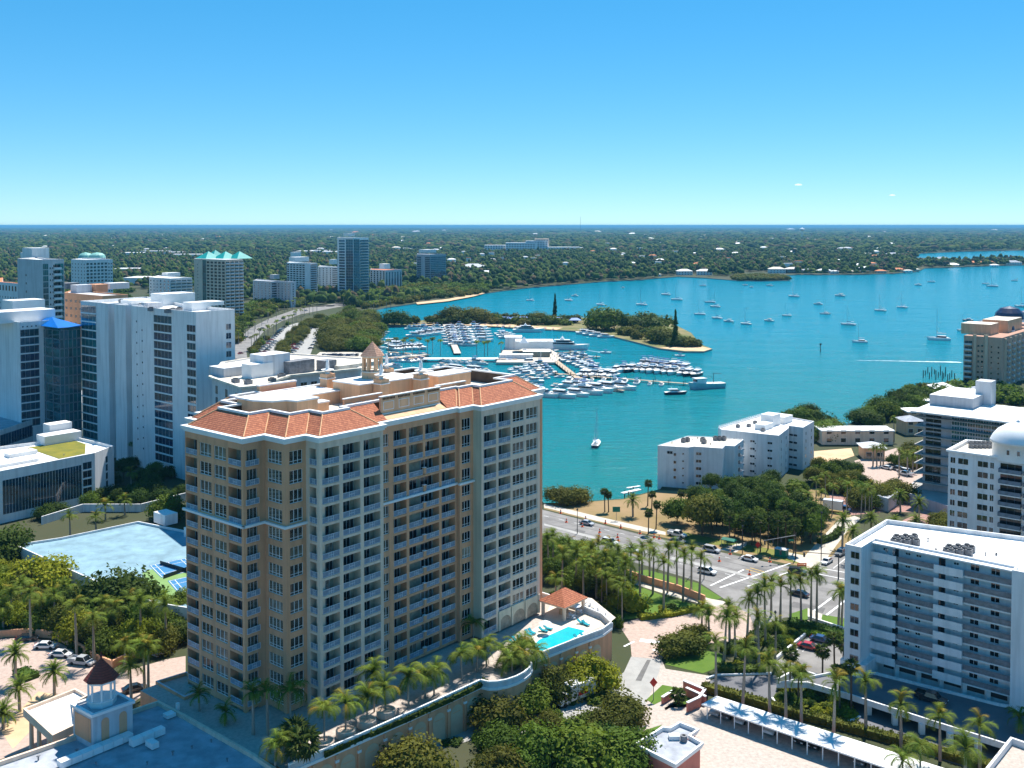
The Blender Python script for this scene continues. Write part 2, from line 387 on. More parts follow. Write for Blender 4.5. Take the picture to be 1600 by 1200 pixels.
# mainland outline (photo points on the ground)
shore = [(850,786),(905,784),(975,779),(1012,769),(1032,764),(1040,750),(1100,742),(1180,700),(1262,668),(1290,672),(1320,668),(1338,655),(1368,640),(1400,622),(1440,606),(1500,600),(1600,594)]
shp = [tuple(P(x, y))[:2] for x, y in shore]
bank = [(590,590),(585,560),(592,540),(584,522),(598,512),(612,508),(590,498),(566,494),(560,489),(600,481),(650,474),(700,469),(740,461),(780,455),(830,449),(880,445),(940,440),(1000,437),(1060,432),(1100,434),(1150,438),(1190,439),(1232,438),(1232,435),(1200,431),(1250,429),(1330,429),(1400,427),(1435,424),(1445,419),(1500,417),(1560,415),(1700,412)]
bkp = [tuple(P(x, y))[:2] for x, y in bank]
main = [(900,150),(900,600)]+[tuple(p) for p in reversed(shp)]+[tuple(P(700,640))[:2]]+bkp+[tuple(P(1700,404))[:2],tuple(P(1600,404))[:2],tuple(P(1500,404.5))[:2],tuple(P(1440,403))[:2],tuple(P(1418,400))[:2],tuple(P(1440,396))[:2],tuple(P(1500,393))[:2],tuple(P(1600,391))[:2],tuple(P(1800,390))[:2],(60000,60000),(90000,140000),(-90000,140000),(-60000,60000),(-2500,1000),(-900,-20),(900,-20)]
MAIN = ccw(main)
def landmesh(poly, z, name, m):
    from mathutils.geometry import tessellate_polygon
    n = len(poly); tri = tessellate_polygon([[Vector((p[0], p[1], 0)) for p in poly]])
    b = MB(); vs = [(p[0], p[1], z) for p in poly]
    fs = []
    for t in tri:
        a, bb, c = [Vector(poly[i]) for i in t]
        if (bb-a).cross(c-a) < 0: t = (t[0], t[2], t[1])
        fs.append(tuple(t))
    b.add(vs, fs, 0); b.walls(poly, ZW-1, z, 1)
    return b.build(name, m)
def groundmat():
    m = mat('ground_cover', (0.035, 0.05, 0.015), rough=0.95, sc=0.01, col2=(0.06, 0.06, 0.03))
    return m
landmesh(MAIN, 0, 'ground', [groundmat(), M['concrete']])['kind'] = 'structure'
# park peninsula enclosing the marina
isl = [(612,508),(640,508),(700,506),(760,508),(800,512),(860,515),(900,517),(960,526),(1000,536),(1030,544),(1070,549),(1100,549),(1113,545),(1095,538),(1080,520),(1050,505),(1000,498),(900,496),(800,496),(700,497),(640,502),(600,505)]
ISL = ccw([tuple(P(x, y))[:2] for x, y in isl])
landmesh(ISL, 0.0, 'peninsula', [mat('park_turf', (0.10,0.12,0.03), rough=.95, sc=.04, col2=(0.24,0.19,0.09)), M['concrete']])['kind'] = 'structure'
spit = [(1445,419),(1500,417),(1560,415),(1700,412),(1700,404),(1600,404.3),(1500,405),(1440,403.5)]

# sky wisps
cm = bpy.data.materials.new('cloud_vapour'); cm.use_nodes = True
_n = cm.node_tree.nodes; _l = cm.node_tree.links; _n.remove(_n['Principled BSDF']); _a = _n.new('ShaderNodeBsdfTranslucent'); _b = _n.new('ShaderNodeBsdfTransparent'); _m = _n.new('ShaderNodeMixShader')
_m.inputs[0].default_value = 0.35; _l.new(_a.outputs[0], _m.inputs[2]); _l.new(_b.outputs[0], _m.inputs[1]); _l.new(_m.outputs[0], _n['Material Output'].inputs[0]); _a.inputs[0].default_value = (1, 1, 1, 1)
def cloud(px, py, wpx, hpx, label):
    Y = 16000; X = (px-800)/FP*Y; z = HC+(352-py)/FP*Y
    b = MB()
    for k in range(1):
        t = 0
        prof = [(0.01, -0.5), (0.8, -0.35), (1.0, 0.0), (0.7, 0.6), (0.01, 1.0)]
        r = wpx/FP*Y*0.5; hh = hpx/FP*Y*0.5
        b.lathe((X+t*wpx/FP*Y*0.42, Y+RN.uniform(-200,200), z), [(p[0]*r, p[1]*hh) for p in prof], 12)
    o = b.build('cloud', cm, smooth=True); tag(o, label, 'cloud')
cloud(1246, 289, 13, 4, 'small white wisp of cloud above the far shore, larger of the two')
cloud(1394, 305, 11, 3, 'faint smaller wisp of cloud right of the other, nearer the horizon')
# haze
hb = MB(); hb.add([(-70000,-3000,-3.2),(70000,-3000,-3.2),(100000,150000,-3.2),(-100000,150000,-3.2),(-70000,-3000,97),(70000,-3000,97),(100000,150000,97),(-100000,150000,97)],
      [(0,3,2,1),(4,5,6,7),(0,1,5,4),(1,2,6,5),(2,3,7,6),(3,0,4,7)])
hm = bpy.data.materials.new('haze_air'); hm.use_nodes = True
for x in list(hm.node_tree.nodes):
    if x.type != 'OUTPUT_MATERIAL': hm.node_tree.nodes.remove(x)
pv = hm.node_tree.nodes.new('ShaderNodeVolumePrincipled'); pv.inputs['Density'].default_value = 0.00005
pv.inputs['Color'].default_value = (0.16, 0.50, 0.80, 1)
hm.node_tree.links.new(pv.outputs[0], hm.node_tree.nodes[0].inputs['Volume'])
ho = hb.build('haze', hm); ho['kind'] = 'stuff'; ho['label'] = 'pale blue haze over the distant shore and suburbs'

# ---------------- far tree canopy ----------------
HOUSES = []
clear = []   # world polygons kept free of canopy (filled by the layout)
def clr(pts, z=0): clear.append([tuple(P(x, y, z))[:2] for x, y in pts])
clr([(0,470),(110,452),(300,452),(380,470),(480,478),(560,480),(640,470),(760,452),(770,460),(700,478),(600,500),(600,700),(0,700)])
clr([(750,390),(912,390),(912,394),(750,396)])
def canopy(name, y0, y1, step, size, seg, mats, seed, lobes=1):
    rr = np.random.RandomState(seed)
    ys = np.arange(y0, y1, step)
    cen = []
    for Y in ys:
        half = Y*0.54+60
        xs = np.arange(-half, half, step)
        for X in xs: cen.append((X, Y))
    cen = np.array(cen); cen += rr.uniform(-0.5, 0.5, cen.shape)*step
    # vectorised point in polygon
    def pip(pts, poly):
        x, y = pts[:,0], pts[:,1]; ins = np.zeros(len(pts), bool); n = len(poly); j = n-1
        for i in range(n):
            xi, yi = poly[i][:2]; xj, yj = poly[j][:2]
            c = ((yi > y) != (yj > y)) & (x < (xj-xi)*(y-yi)/((yj-yi)+1e-12)+xi)
            ins ^= c; j = i
        return ins
    ok = pip(cen, MAIN)
    for c in clear: ok &= ~pip(cen, c)
    for (hx, hy, hw, hd, front) in HOUSES:
        if y0-60 < hy < y1+100: ok &= ~((np.abs(cen[:,0]-hx) < hw) & (cen[:,1] > hy-front) & (cen[:,1] < hy+hd))
    cen = cen[ok]
    # occasional gaps (streets, clearings)
    g = np.sin(cen[:,0]*0.011+1.3*np.sin(cen[:,1]*0.004))+np.sin(cen[:,1]*0.013+cen[:,0]*0.003)
    cen = cen[(g > -1.45) & (rr.rand(len(cen)) > 0.05)]
    if lobes > 1:
        cen = np.repeat(cen, lobes, 0)+rr.uniform(-0.33, 0.33, (len(cen)*lobes, 2))*size
    N = len(cen)
    rings = [(1.0, -0.25), (0.98, 0.25), (0.62, 0.72)]
    base = []
    for (r, z) in rings:
        for k in range(seg): base.append((r*math.cos(2*math.pi*k/seg), r*math.sin(2*math.pi*k/seg), z))
    base.append((0, 0, 1.0)); base = np.array(base); nv = len(base)
    rad_ = size*0.5*rr.uniform(0.6, 1.35, (N, 1)); hgt = (5+rr.rand(N, 1)**2*10)*min(1.6, size/13)
    if lobes > 1: rad_ *= 0.66
    hgt += (rr.rand(N, 1) > 0.985)*6
    ang = rr.rand(N)*6.28; ca, sa = np.cos(ang), np.sin(ang)
    V0 = base[None]*(1+rr.uniform(-0.22, 0.22, (N, nv, 1)))
    X = (V0[:,:,0]*ca[:,None]-V0[:,:,1]*sa[:,None])*rad_+cen[:,0:1]
    Y = (V0[:,:,0]*sa[:,None]+V0[:,:,1]*ca[:,None])*rad_+cen[:,1:2]
    Z = np.maximum(hgt*0.55+V0[:,:,2]*hgt*0.45, 0.1)
    vv = np.stack([X, Y, Z], 2).reshape(-1, 3)
    fs = []
    for i in range(len(rings)-1):
        for k in range(seg):
            a, b_, c, d = i*seg+k, i*seg+(k+1) % seg, (i+1)*seg+(k+1) % seg, (i+1)*seg+k
            fs.append((a, b_, c)); fs.append((a, c, d))
    t = (len(rings)-1)*seg
    for k in range(seg): fs.append((t+k, t+(k+1) % seg, nv-1))
    fs = np.array(fs); F = (fs[None]+(np.arange(N)*nv)[:,None,None]).reshape(-1, 3)
    me = bpy.data.meshes.new(name)
    me.vertices.add(len(vv)); me.vertices.foreach_set('co', vv.ravel())
    me.loops.add(len(F)*3); me.loops.foreach_set('vertex_index', F.ravel().astype(np.int32))
    me.polygons.add(len(F)); me.polygons.foreach_set('loop_start', np.arange(0, len(F)*3, 3, dtype=np.int32))
    me.polygons.foreach_set('loop_total', np.full(len(F), 3, np.int32))
    for mm in mats: me.materials.append(mm)
    mi = np.repeat(rr.choice(len(mats), N, p=[0.42,0.26,0.20,0.12][:len(mats)] if len(mats) == 4 else None), len(fs))
    me.polygons.foreach_set('material_index', mi.astype(np.int32))
    me.update(calc_edges=True)
    o = bpy.data.objects.new(name, me); COL.objects.link(o); o['kind'] = 'stuff'
    o['label'] = 'mass of suburban trees reaching from the shore to the horizon'
    return o
cmats = [mat('canopy_green', (0.024, 0.052, 0.014), rough=0.95, spec=0.05, sc=0.5, col2=(0.060, 0.098, 0.022), bump=1.0, bsc=1.2),
         mat('canopy_dark', (0.014, 0.036, 0.012), rough=0.95, spec=0.05, sc=0.5, col2=(0.036, 0.056, 0.02), bump=1.0, bsc=1.2),
         mat('canopy_light', (0.060, 0.095, 0.018), rough=0.95, spec=0.05, sc=0.5, col2=(0.11, 0.13, 0.034), bump=1.0, bsc=1.2),
         mat('canopy_brown', (0.070, 0.062, 0.034), rough=0.95, spec=0.05, sc=0.5, col2=(0.12, 0.085, 0.05), bump=1.0, bsc=1.2)]
CANOPY_READY = True
# ---------------- vegetation builders ----------------
def crown_mesh(name, m, seed, R=1.0, n=1500, lobes=9, leaf=0.10, flat=0.7, core=True):
    """unit crown (radius ~1, sits on z=0..1.4): lobed core wrapped in leaf clumps"""
    r = random.Random(seed); b = MB(); L = []
    for k in range(lobes):
        a = 6.283*k/lobes*1.7+r.uniform(-.5, .5); d = r.uniform(0.15, 0.62)*(0.2 if k == 0 else 1)
        L.append((math.cos(a)*d, math.sin(a)*d, flat*(0.35+r.uniform(0, .45)*(1.1-d)), r.uniform(.30, .46)))
    if core:
        for (x, y, z, q) in L:
            b.lathe((x, y, z), [(0.02, -q*.55), (q*.5, -q*.4), (q*.66, -q*.05), (q*.5, q*.35), (0.02, q*.58)], 7)
    # jitter the core
    b.v = [(v[0]+r.uniform(-.05,.05), v[1]+r.uniform(-.05,.05), v[2]+r.uniform(-.05,.05)) for v in b.v]
    for k in range(n):
        x, y, z, q = r.choice(L)
        t = r.uniform(0, 6.283); ph = math.asin(r.uniform(-.6, 1)); rr = q*r.uniform(.62, 1.2)
        d = Vector((math.cos(t)*math.cos(ph), math.sin(t)*math.cos(ph), math.sin(ph)))
        c = Vector((x, y, z))+d*rr
        nn = (d+Vector((r.uniform(-.9,.9), r.uniform(-.9,.9), r.uniform(-.5,.9)))).normalized()
        a = nn.orthogonal().normalized(); a.rotate(Matrix.Rotation(r.uniform(0, 6.28), 3, nn)); e = nn.cross(a)
        s1 = leaf*r.uniform(.5, 1.2); s2 = s1*r.uniform(.45, .9)
        b.add([c-a*s1, c-e*s2, c+a*s1, c+e*s2], [(0, 1, 2, 3)], 0)
    return b.mesh(name, [m])
def trunk_mesh(name, m, seed, limbs=5):
    r = random.Random(seed); b = MB()
    b.tube((0,0,-.05), (0.02,0,.45), .045, .03, 6, 0, False)
    for k in range(limbs):
        a = 6.283*k/limbs+r.uniform(-.4,.4); b.tube((0.02,0,.40), (math.cos(a)*.42, math.sin(a)*.42, .95+r.uniform(-.1,.15)), .025, .008, 5, 0, False)
    return b.mesh(name, [m])
CR = {}
for key, mm in (('leaf','leaf'), ('leafd','leafd'), ('leafy','leafy'), ('leafo','leafo')):
    CR[key] = [crown_mesh('crown_'+key, M[mm], 10+i+len(key), n=3600, lobes=9+i*2, leaf=0.052) for i in range(3)]
CRF = {k: [crown_mesh('far_crown_'+k, M[k], 40+i, n=520, lobes=7, leaf=0.12) for i in range(2)] for k in ('leaf','leafd','leafy','leafo')}
TRK = [trunk_mesh('trunk', M['brown'], i) for i in range(3)]
def tree(px, py, r, h, kind='leaf', label=None, cat='tree', group=None, far=False, name='broadleaf_tree', z=0, world=None):
    """r crown radius m, h height m; base at photo point"""
    p = P(px, py, z) if world is None else Vector(world)
    t = thing(name, label, cat, p, RN.uniform(0, 6.28), group)
    src = (CRF if far else CR)[kind]
    r *= 1.2
    ch = min(r*1.1, h*.85); base = h-ch*1.15
    put(RN.choice(src), 'crown', t, (0, 0, max(0.0, base)), RN.uniform(0, 6), (r, r*RN.uniform(.85, 1.1), ch))
    if h > 2.5: put(RN.choice(TRK), 'trunk', t, (0, 0, 0), 0, (r*.9, r*.9, max(base+ch*.35, 1.0)))
    return t
def bush(px, py, r, h, kind='leaf', label=None, group=None, z=0, name='shrub', world=None):
    p = P(px, py, z) if world is None else Vector(world)
    o = put(RN.choice(CRF[kind]), name, None, p-Vector((0,0,.15*h)), RN.uniform(0, 6), (r, r*RN.uniform(.8, 1.1), h/1.0))
    return tag(o, label, 'shrub', group)

def frond_mesh(name, L, m, droop, seed, wid=0.55, n=11, vee=0.45):
    """pinnate frond growing along +X from origin, arching down"""
    r = random.Random(seed); b = MB(); pts = []
    x = z = 0.0; a = 0.75
    for i in range(n+1):
        pts.append(Vector((x, 0, z))); st = L/n; x += math.cos(a)*st; z += math.sin(a)*st; a -= droop/n*(0.6+0.9*i/n)
    for i in range(n):
        p, q = pts[i], pts[i+1]; d = (q-p).normalized(); up = Vector((-d.z, 0, d.x))
        w0 = 0.05*(1-i/n)+.015
        b.add([p+Vector((0,-w0,0)), q+Vector((0,-w0*.8,0)), q+Vector((0,w0*.8,0)), p+Vector((0,w0,0))], [(0,1,2,3)])
        if i < 1: continue
        for s in (-1, 1):
            for k in range(2):
                c = p.lerp(q, (k+.1)/2); c2 = p.lerp(q, (k+.75)/2)
                ll = wid*math.sin(math.pi*(0.12+0.82*(i+k*.5)/n))*r.uniform(.8, 1.15)
                tip = (c+c2)/2+d*ll*.55+Vector((0, s*ll, 0))+up*(vee*ll*.5)-Vector((0,0,ll*.35*r.uniform(.4, 1.5)))
                b.add([c, c2, tip], [(0,1,2)] if s > 0 else [(1,0,2)])
    return b.mesh(name, [m])
FR = {k: [frond_mesh('frond', 1.0, M[m], dr, s, wid=w_, vee=v_) for s in range(3)] for k, m, dr, w_, v_ in
      (('royal','palm',2.1,.34,.5), ('yellow','palmy',2.4,.30,.3), ('date','palm',1.7,.19,.3), ('coco','palm',2.3,.30,.2))}
def fan_mesh(name, m, seed):
    r = random.Random(seed); b = MB(); n = 9
    b.add([(0,-.02,0),(.5,-.02,.02),(.5,.02,.02),(0,.02,0)], [(0,1,2,3)])
    c = Vector((.45, 0, 0))
    for k in range(n):
        a0 = rad(-105+210*k/n); a1 = rad(-105+210*(k+1)/n); am = (a0+a1)/2; l = .5*r.uniform(.85, 1.1)
        p0 = c+Vector((math.cos(a0), math.sin(a0), 0))*l*.55; p1 = c+Vector((math.cos(a1), math.sin(a1), 0))*l*.55
        p0.z = .03; p1.z = .03
        t = c+Vector((math.cos(am), math.sin(am), 0))*l; t.z = -.12*r.uniform(.5, 1.6)
        b.add([c, p0, t, p1], [(0,1,2),(0,2,3)])
    return b.mesh(name, [m])
FANL = [fan_mesh('fan_leaf', M['fan'], s) for s in range(3)]
def ptrunk(m, bulge=True):
    b = MB(); z0 = -.02; pr = [(0, .95), (.15, 1.1), (.4, 1.05), (.7, .85), (1, .62)] if bulge else [(0,1.15),(.1,.95),(1,.8)]
    for (t0, r0), (t1, r1) in zip(pr, pr[1:]): b.tube((0,0,t0), (0,0,t1), r0, r1, 8, 0, False)
    return b.mesh('palm_trunk', [m])
PT_R = ptrunk(M['trunk']); PT_S = ptrunk(M['brown'], False); PT_D = ptrunk(M['trunk'], False)
_b = MB(); _b.tube((0,0,0), (0,0,1), 1.0, .6, 8, 0, True); SHAFT = _b.mesh('crownshaft', [M['shaft']])
_b = MB(); _b.lathe((0,0,0), [(.3,-.6),(.9,-.3),(1,0),(.6,.4),(.05,.6)], 8); SKIRT = _b.mesh('dead_leaf_skirt', [M['darkwood']])
def palm(px, py, h, kind='royal', label='', group=None, z=0, fl=None, nf=None, world=None, far=False, lean=0, name=None):
    p = P(px, py, z) if world is None else Vector(world)
    nm = name or dict(royal='royal_palm', yellow='royal_palm', date='date_palm', coco='coconut_palm', fan='fan_palm')[kind]
    t = thing(nm, label, 'palm tree', p, RN.uniform(0, 6.28), group)
    lean = lean or .035
    if lean: t.rotation_euler = (lean*RN.uniform(-1, 1), lean*RN.uniform(-1, 1), t.rotation_euler[2])
    if kind in ('royal', 'yellow'):
        fl = (fl or 3.0)*1.12; nf = nf or 16
        put(PT_R, 'trunk', t, (0,0,-.2), 0, (.27, .27, h-1.2+.2)); put(SHAFT, 'crownshaft', t, (0,0,h-1.25), 0, (.2,.2,1.3))
        for k in range(nf):
            el = RN.uniform(-.75, .75); sc = fl*RN.uniform(.85, 1.1)
            if k < 3: el = RN.uniform(-1.3, -.9)
            put(FR['yellow' if (k < 3 and RN.random() < .45) else kind][k % 3], 'frond', t, (0, 0, h), rot=(RN.uniform(-.25,.25), el, 6.283*k/nf*1.0+RN.uniform(-.2, .2)+(k*2.4)), sc=sc)
    elif kind == 'coco':
        fl = (fl or 3.2)*1.1; nf = nf or 16
        put(PT_D, 'trunk', t, (0,0,-.2), 0, (.17, .17, h+.2))
        for k in range(nf):
            put(FR['yellow' if RN.random() < .08 else 'coco'][k % 3], 'frond', t, (0,0,h), rot=(RN.uniform(-.3,.3), RN.uniform(-.9,.8), k*2.4), sc=fl*RN.uniform(.8,1.1))
    elif kind == 'date':
        fl = fl or 3.5; nf = nf or 38
        put(PT_D, 'trunk', t, (0,0,-.2), 0, (.33, .33, h+.3))
        for k in range(nf):
            put(FR['date'][k % 3], 'frond', t, (0,0,h), rot=(RN.uniform(-.2,.2), -1.0+2.0*k/nf+RN.uniform(-.15,.15), k*2.4), sc=fl*RN.uniform(.85,1.05))
    else:
        fl = fl or 2.0; nf = nf or 26
        put(PT_S, 'trunk', t, (0,0,-.2), 0, (.2, .2, h+.2)); put(SKIRT, 'dead_leaf_skirt', t, (0,0,h-.3), 0, (.7,.7,.9))
        for k in range(nf):
            put(FANL[k % 3], 'leaf', t, (0,0,h), rot=(RN.uniform(-.4,.4), -1.1+2.1*k/nf+RN.uniform(-.2,.2), k*2.4), sc=fl*RN.uniform(.85,1.1))
    return t
# one-piece palm crowns for the distance
def farpalm_mesh(seed, m, nf=12, fan=False):
    r = random.Random(seed); b = MB()
    for k in range(nf):
        a = k*2.4; el = r.uniform(-.7, .8) ; d = Vector((math.cos(a), math.sin(a), 0)); s = Vector((-d.y, d.x, 0))
        pts = []; x = z = 0; q = -el*.6+.5
        for i in range(5):
            pts.append(d*x+Vector((0,0,z))); x += math.cos(q)*.25; z += math.sin(q)*.25; q -= .55
        for i in range(4):
            w0 = .13*math.sin(math.pi*(i+.4)/5); w1 = .13*math.sin(math.pi*(i+1.3)/5.2)
            b.add([pts[i]-s*w0-Vector((0,0,w0*.6)), pts[i], pts[i]+s*w0-Vector((0,0,w0*.6)), pts[i+1]+s*w1-Vector((0,0,w1*.6)), pts[i+1], pts[i+1]-s*w1-Vector((0,0,w1*.6))], [(0,1,4,5),(1,2,3,4)])
    return b.mesh('palm_crown', [m])
FPC = [farpalm_mesh(s, M['palm'], 14) for s in range(3)]+[farpalm_mesh(9, M['fan'], 20)]
def farpalm(px, py, h, label, group=None, fl=2.6, world=None):
    p = P(px, py) if world is None else Vector(world)
    t = thing('palm_tree', label, 'palm tree', p, RN.uniform(0, 6.28), group)
    put(PT_D, 'trunk', t, (0,0,-.2), 0, (.24,.24,h+.2)); put(RN.choice(FPC), 'crown', t, (0,0,h), RN.uniform(0,6), fl)
    return t

def stuff_trees(name, label, pts, src=CRF, kinds=None):
    """many small trees joined into one object; pts = (x, y, r, h, kind)"""
    ks = ['leaf','leafd','leafy','leafo']; V_ = []; F_ = []; I_ = []; off = 0
    for (x, y, r, h, k) in pts:
        me = RN.choice(src[k]); n = len(me.vertices); a = np.empty(n*3); me.vertices.foreach_get('co', a); a = a.reshape(-1, 3)
        t = RN.uniform(0, 6.28); c_, s_ = math.cos(t), math.sin(t); ch = min(r*1.1, h*.85)
        b = np.stack([(a[:,0]*c_-a[:,1]*s_)*r*1.2+x, (a[:,0]*s_+a[:,1]*c_)*r*1.2+y, a[:,2]*ch+max(0, h-ch*1.15)], 1)
        f = np.empty(len(me.loops), np.int32); me.loops.foreach_get('vertex_index', f)
        V_.append(b); F_.append(f+off); I_.append(np.full(len(me.polygons), ks.index(k), np.int32)); off += n
    V_ = np.concatenate(V_); F_ = np.concatenate(F_); I_ = np.concatenate(I_)
    me = bpy.data.meshes.new(name); me.vertices.add(len(V_)); me.vertices.foreach_set('co', V_.ravel()); me.loops.add(len(F_)); me.loops.foreach_set('vertex_index', F_)
    me.polygons.add(len(F_)//4); me.polygons.foreach_set('loop_start', np.arange(0, len(F_), 4, dtype=np.int32)); me.polygons.foreach_set('loop_total', np.full(len(F_)//4, 4, np.int32))
    for k in ks: me.materials.append(M[k])
    me.polygons.foreach_set('material_index', I_); me.update(calc_edges=True)
    o = bpy.data.objects.new(name, me); COL.objects.link(o); o['kind'] = 'stuff'; o['label'] = label; return o
# ---------------- main tower ----------------
B0 = P(378, 686, 54.0)
def TW(u, v): return (B0.x+u*U.x+v*V.x, B0.y+u*U.y+v*V.y)     # tower grid -> world
def facade(mb, a, d, n, L, z0, z1, ops, mw, mback):
    """wall from 2D point a along unit d, outward normal n, rectangular openings (x0,x1,z0,z1,depth)"""
    xs = sorted({0.0, L}|{o[0] for o in ops}|{o[1] for o in ops})
    def pt(x, z, t=0): return (a[0]+d[0]*x-n[0]*t, a[1]+d[1]*x-n[1]*t, z)
    flip = (d[0]*n[1]-d[1]*n[0]) > 0
    def quad(p, q, r, s, m): mb.quad(*((p, q, r, s) if not flip else (s, r, q, p)), m)
    for x0, x1 in zip(xs, xs[1:]):
        xm = (x0+x1)/2; col = sorted([o for o in ops if o[0] <= xm <= o[1]], key=lambda o: o[2])
        zc = z0
        for o in col:
            if o[2] > zc: quad(pt(x0, zc), pt(x1, zc), pt(x1, o[2]), pt(x0, o[2]), mw)
            zc = o[3]
        if zc < z1: quad(pt(x0, zc), pt(x1, zc), pt(x1, z1), pt(x0, z1), mw)
    for (x0, x1, za, zb, t) in ops:
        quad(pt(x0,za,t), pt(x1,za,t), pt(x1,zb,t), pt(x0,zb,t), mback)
        quad(pt(x0,za), pt(x0,za,t), pt(x0,zb,t), pt(x0,zb), mw); quad(pt(x1,za,t), pt(x1,za), pt(x1,zb), pt(x1,zb,t), mw)
        quad(pt(x0,zb,t), pt(x1,zb,t), pt(x1,zb), pt(x0,zb), mw); quad(pt(x0,za), pt(x1,za), pt(x1,za,t), pt(x0,za,t), mw)

def window_mesh(w, h, n=3, sill=True, name='window_frame'):
    """frame in local x (width) z (height), front towards -y; glass mesh separate"""
    b = MB(); f = .09
    b.box(0,0,0,w,.1,f); b.box(0,0,h-f,w,.1,h)
    for k in range(n+1):
        x = (w-f)*k/n; b.box(x,0,f,x+f,.1,h-f)
    if sill: b.box(f,.01,h*.22,w-f,.08,h*.22+f*.8)
    g = MB(); g.quad((.02,.06,.02),(w-.02,.06,.02),(w-.02,.06,h-.02),(.02,.06,h-.02))
    return b.mesh(name, [M['white']]), g.mesh('glass', [M['glass']])
def door_mesh(w, h, n=3):
    b = MB(); f = .07
    b.box(0,0,h-f,w,.08,h)
    for k in range(n+1):
        x = (w-f)*k/n; b.box(x,0,0,x+f,.08,h-f)
    g = MB(); g.quad((.02,.05,0),(w-.02,.05,0),(w-.02,.05,h-.02),(.02,.05,h-.02))
    return b.mesh('balcony_door', [M['lgrey']]), g.mesh('glass', [M['glass']])
M['railpane'] = mat('railing_infill', (0.11, 0.18, 0.27), rough=0.35, var=0.25, sc=1.5, spec=0.5)
M['whiterail'] = mat('railing_white', (0.62, 0.66, 0.70), rough=0.6, var=0.05)
def rail_mesh(w, h=1.07):
    b = MB()
    b.box(0,-.03,h-.07,w,.05,h); b.box(0,-.02,.08,w,.04,.14)
    b.quad((.02,.01,.14),(w-.02,.01,.14),(w-.02,.01,h-.07),(.02,.01,h-.07),1)
    xs = [0, w*.36, w*.64, w-.05]
    for x in xs: b.box(x,-.02,.08,x+.06,.05,h-.05)
    x0, x1, zc = w*.36, w*.64, (h)/2+.03
    b.box(x0+.1,-.015,zc-.03,x1-.05,.03,zc+.03); b.box((x0+x1)/2-.0,-.015,.15,(x0+x1)/2+.05,.03,h-.08)
    k = 0
    x = .16
    while x < w-.1:
        b.quad((x,-.005,.14),(x+.03,-.005,.14),(x+.03,-.005,h-.07),(x,-.005,h-.07)); x += .17
    return b.mesh('railing', [M['whiterail'], M['railpane']])
_cache = {}
def cached(fn, *a):
    k = (fn.__name__,)+tuple(round(x, 2) if isinstance(x, float) else x for x in a)
    if k not in _cache: _cache[k] = fn(*a)
    return _cache[k]
# furniture silhouettes on balconies
def chair_mesh():
    b = MB(); b.box(0,0,.4,.55,.55,.46); b.box(0,.5,.46,.55,.56,1.0)
    for x in (0,.49):
        for y in (0,.49): b.box(x,y,0,x+.05,y+.05,.4)
    return b.mesh('chair', [M['darkwood']])
tower = thing('condominium_tower', 'tall tan and cream apartment tower with terracotta roof, gazebo and stacked balconies', 'tower', (B0.x, B0.y, 0), UA)
CEIL = [51.8, 48.45, 45.1, 41.75]+[38.4-3.14*k for k in range(10)]
wb = MB()   # walls : 0 tan 1 cream 2 inner 3 mint
BAYS = []
def face(a, b_, bays, mw, zbase=7.0, extra=(), ztop_=53.2):
    """a->b wall in tower coords with outward normal on the right-hand side of travel"""
    a = Vector(a); b2 = Vector(b_); d = (b2-a); L = d.length; d.normalize(); n = Vector((d.y, -d.x))
    ops = []
    for (x0, x1, kind) in bays:
        for k, c in enumerate(list(CEIL)+list(extra)):
            kk = kind
            if isinstance(kind, (tuple, list)): kk = kind[0] if k < 2 else kind[1]
            hgt = (2.9 if k < 4 else 2.68)
            if kk == 'X' : continue
            if kk == 'B': ops.append((x0, x1, c-hgt, c, 1.7)); BAYS.append(('B', a, d, n, x0, x1, c-hgt, c, k))
            elif kk in 'W43N':
                zz = c-hgt+.35; zt = c-.22; ops.append((x0, x1, zz, zt, .22)); BAYS.append((kk, a, d, n, x0, x1, zz, zt, k))
            elif kk == 'S': # small projecting-rail french door
                zz = c-hgt; zt = c-.1; ops.append((x0, x1, zz, zt, .35)); BAYS.append(('S', a, d, n, x0, x1, zz, zt, k))
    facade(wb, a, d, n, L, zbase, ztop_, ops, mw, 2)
y2 = lambda v: 18.8-v
# left (west) face, travelling towards -v so the outside is on the right: from (0.6,18.2) to (0.6,.6)
lowx = [7.0]
def bv(v0, v1): return (18.2-v0, 18.2-v1)
face((.6,18.2), (.6,.6), [bv(18.0,14.4)+('B',), bv(13.6,10.0)+('W',), bv(9.2,5.6)+('W',), bv(4.9,1.2)+('B',)], 0, 2.0, lowx)
face((.6,.6), (5.0,.6), [(.7,2.9,'S')], 0, 2.0, lowx)
face((5.0,.6), (5.0,-5.1), [(.75,4.75,'4')], 0, 2.0, lowx)
face((5.0,-5.1), (9.4,-5.1), [(.9,3.7,'3')], 0, 2.0, lowx)
face((9.4,-5.1), (9.4,-8.7), [(.9,2.9,'B')], 1, 2.0, lowx)
face((9.4,-8.7), (24.1,-8.7), [(.6,4.4,'B'), (5.2,9.2,'B'), (10.0,13.95,'B')], 1, 5.0)
face((24.1,-8.7), (24.1,-6.8), [], 1, 5.0)
face((24.1,-6.8), (45.5,-6.8), [(1.7,3.1,'N'), (4.3,7.6,'B'), (8.3,12.0,('B','X')), (12.6,16.4,('B','X')), (8.3,16.401,('X','B')), (17.1,20.9,'B')], 0)
face((45.5,-6.8), (45.5,-7.6), [], 0)
face((45.5,-7.6), (49.5,-7.6), [(.65,3.2,'3')], 0)
face((49.5,-7.6), (49.5,-9.8), [], 3)
face((49.5,-9.8), (68.2,-9.8), [(.7,4.5,'B'), (5.2,9.0,'B'), (9.7,13.4,'W'), (14.1,17.9,'W')], 1)
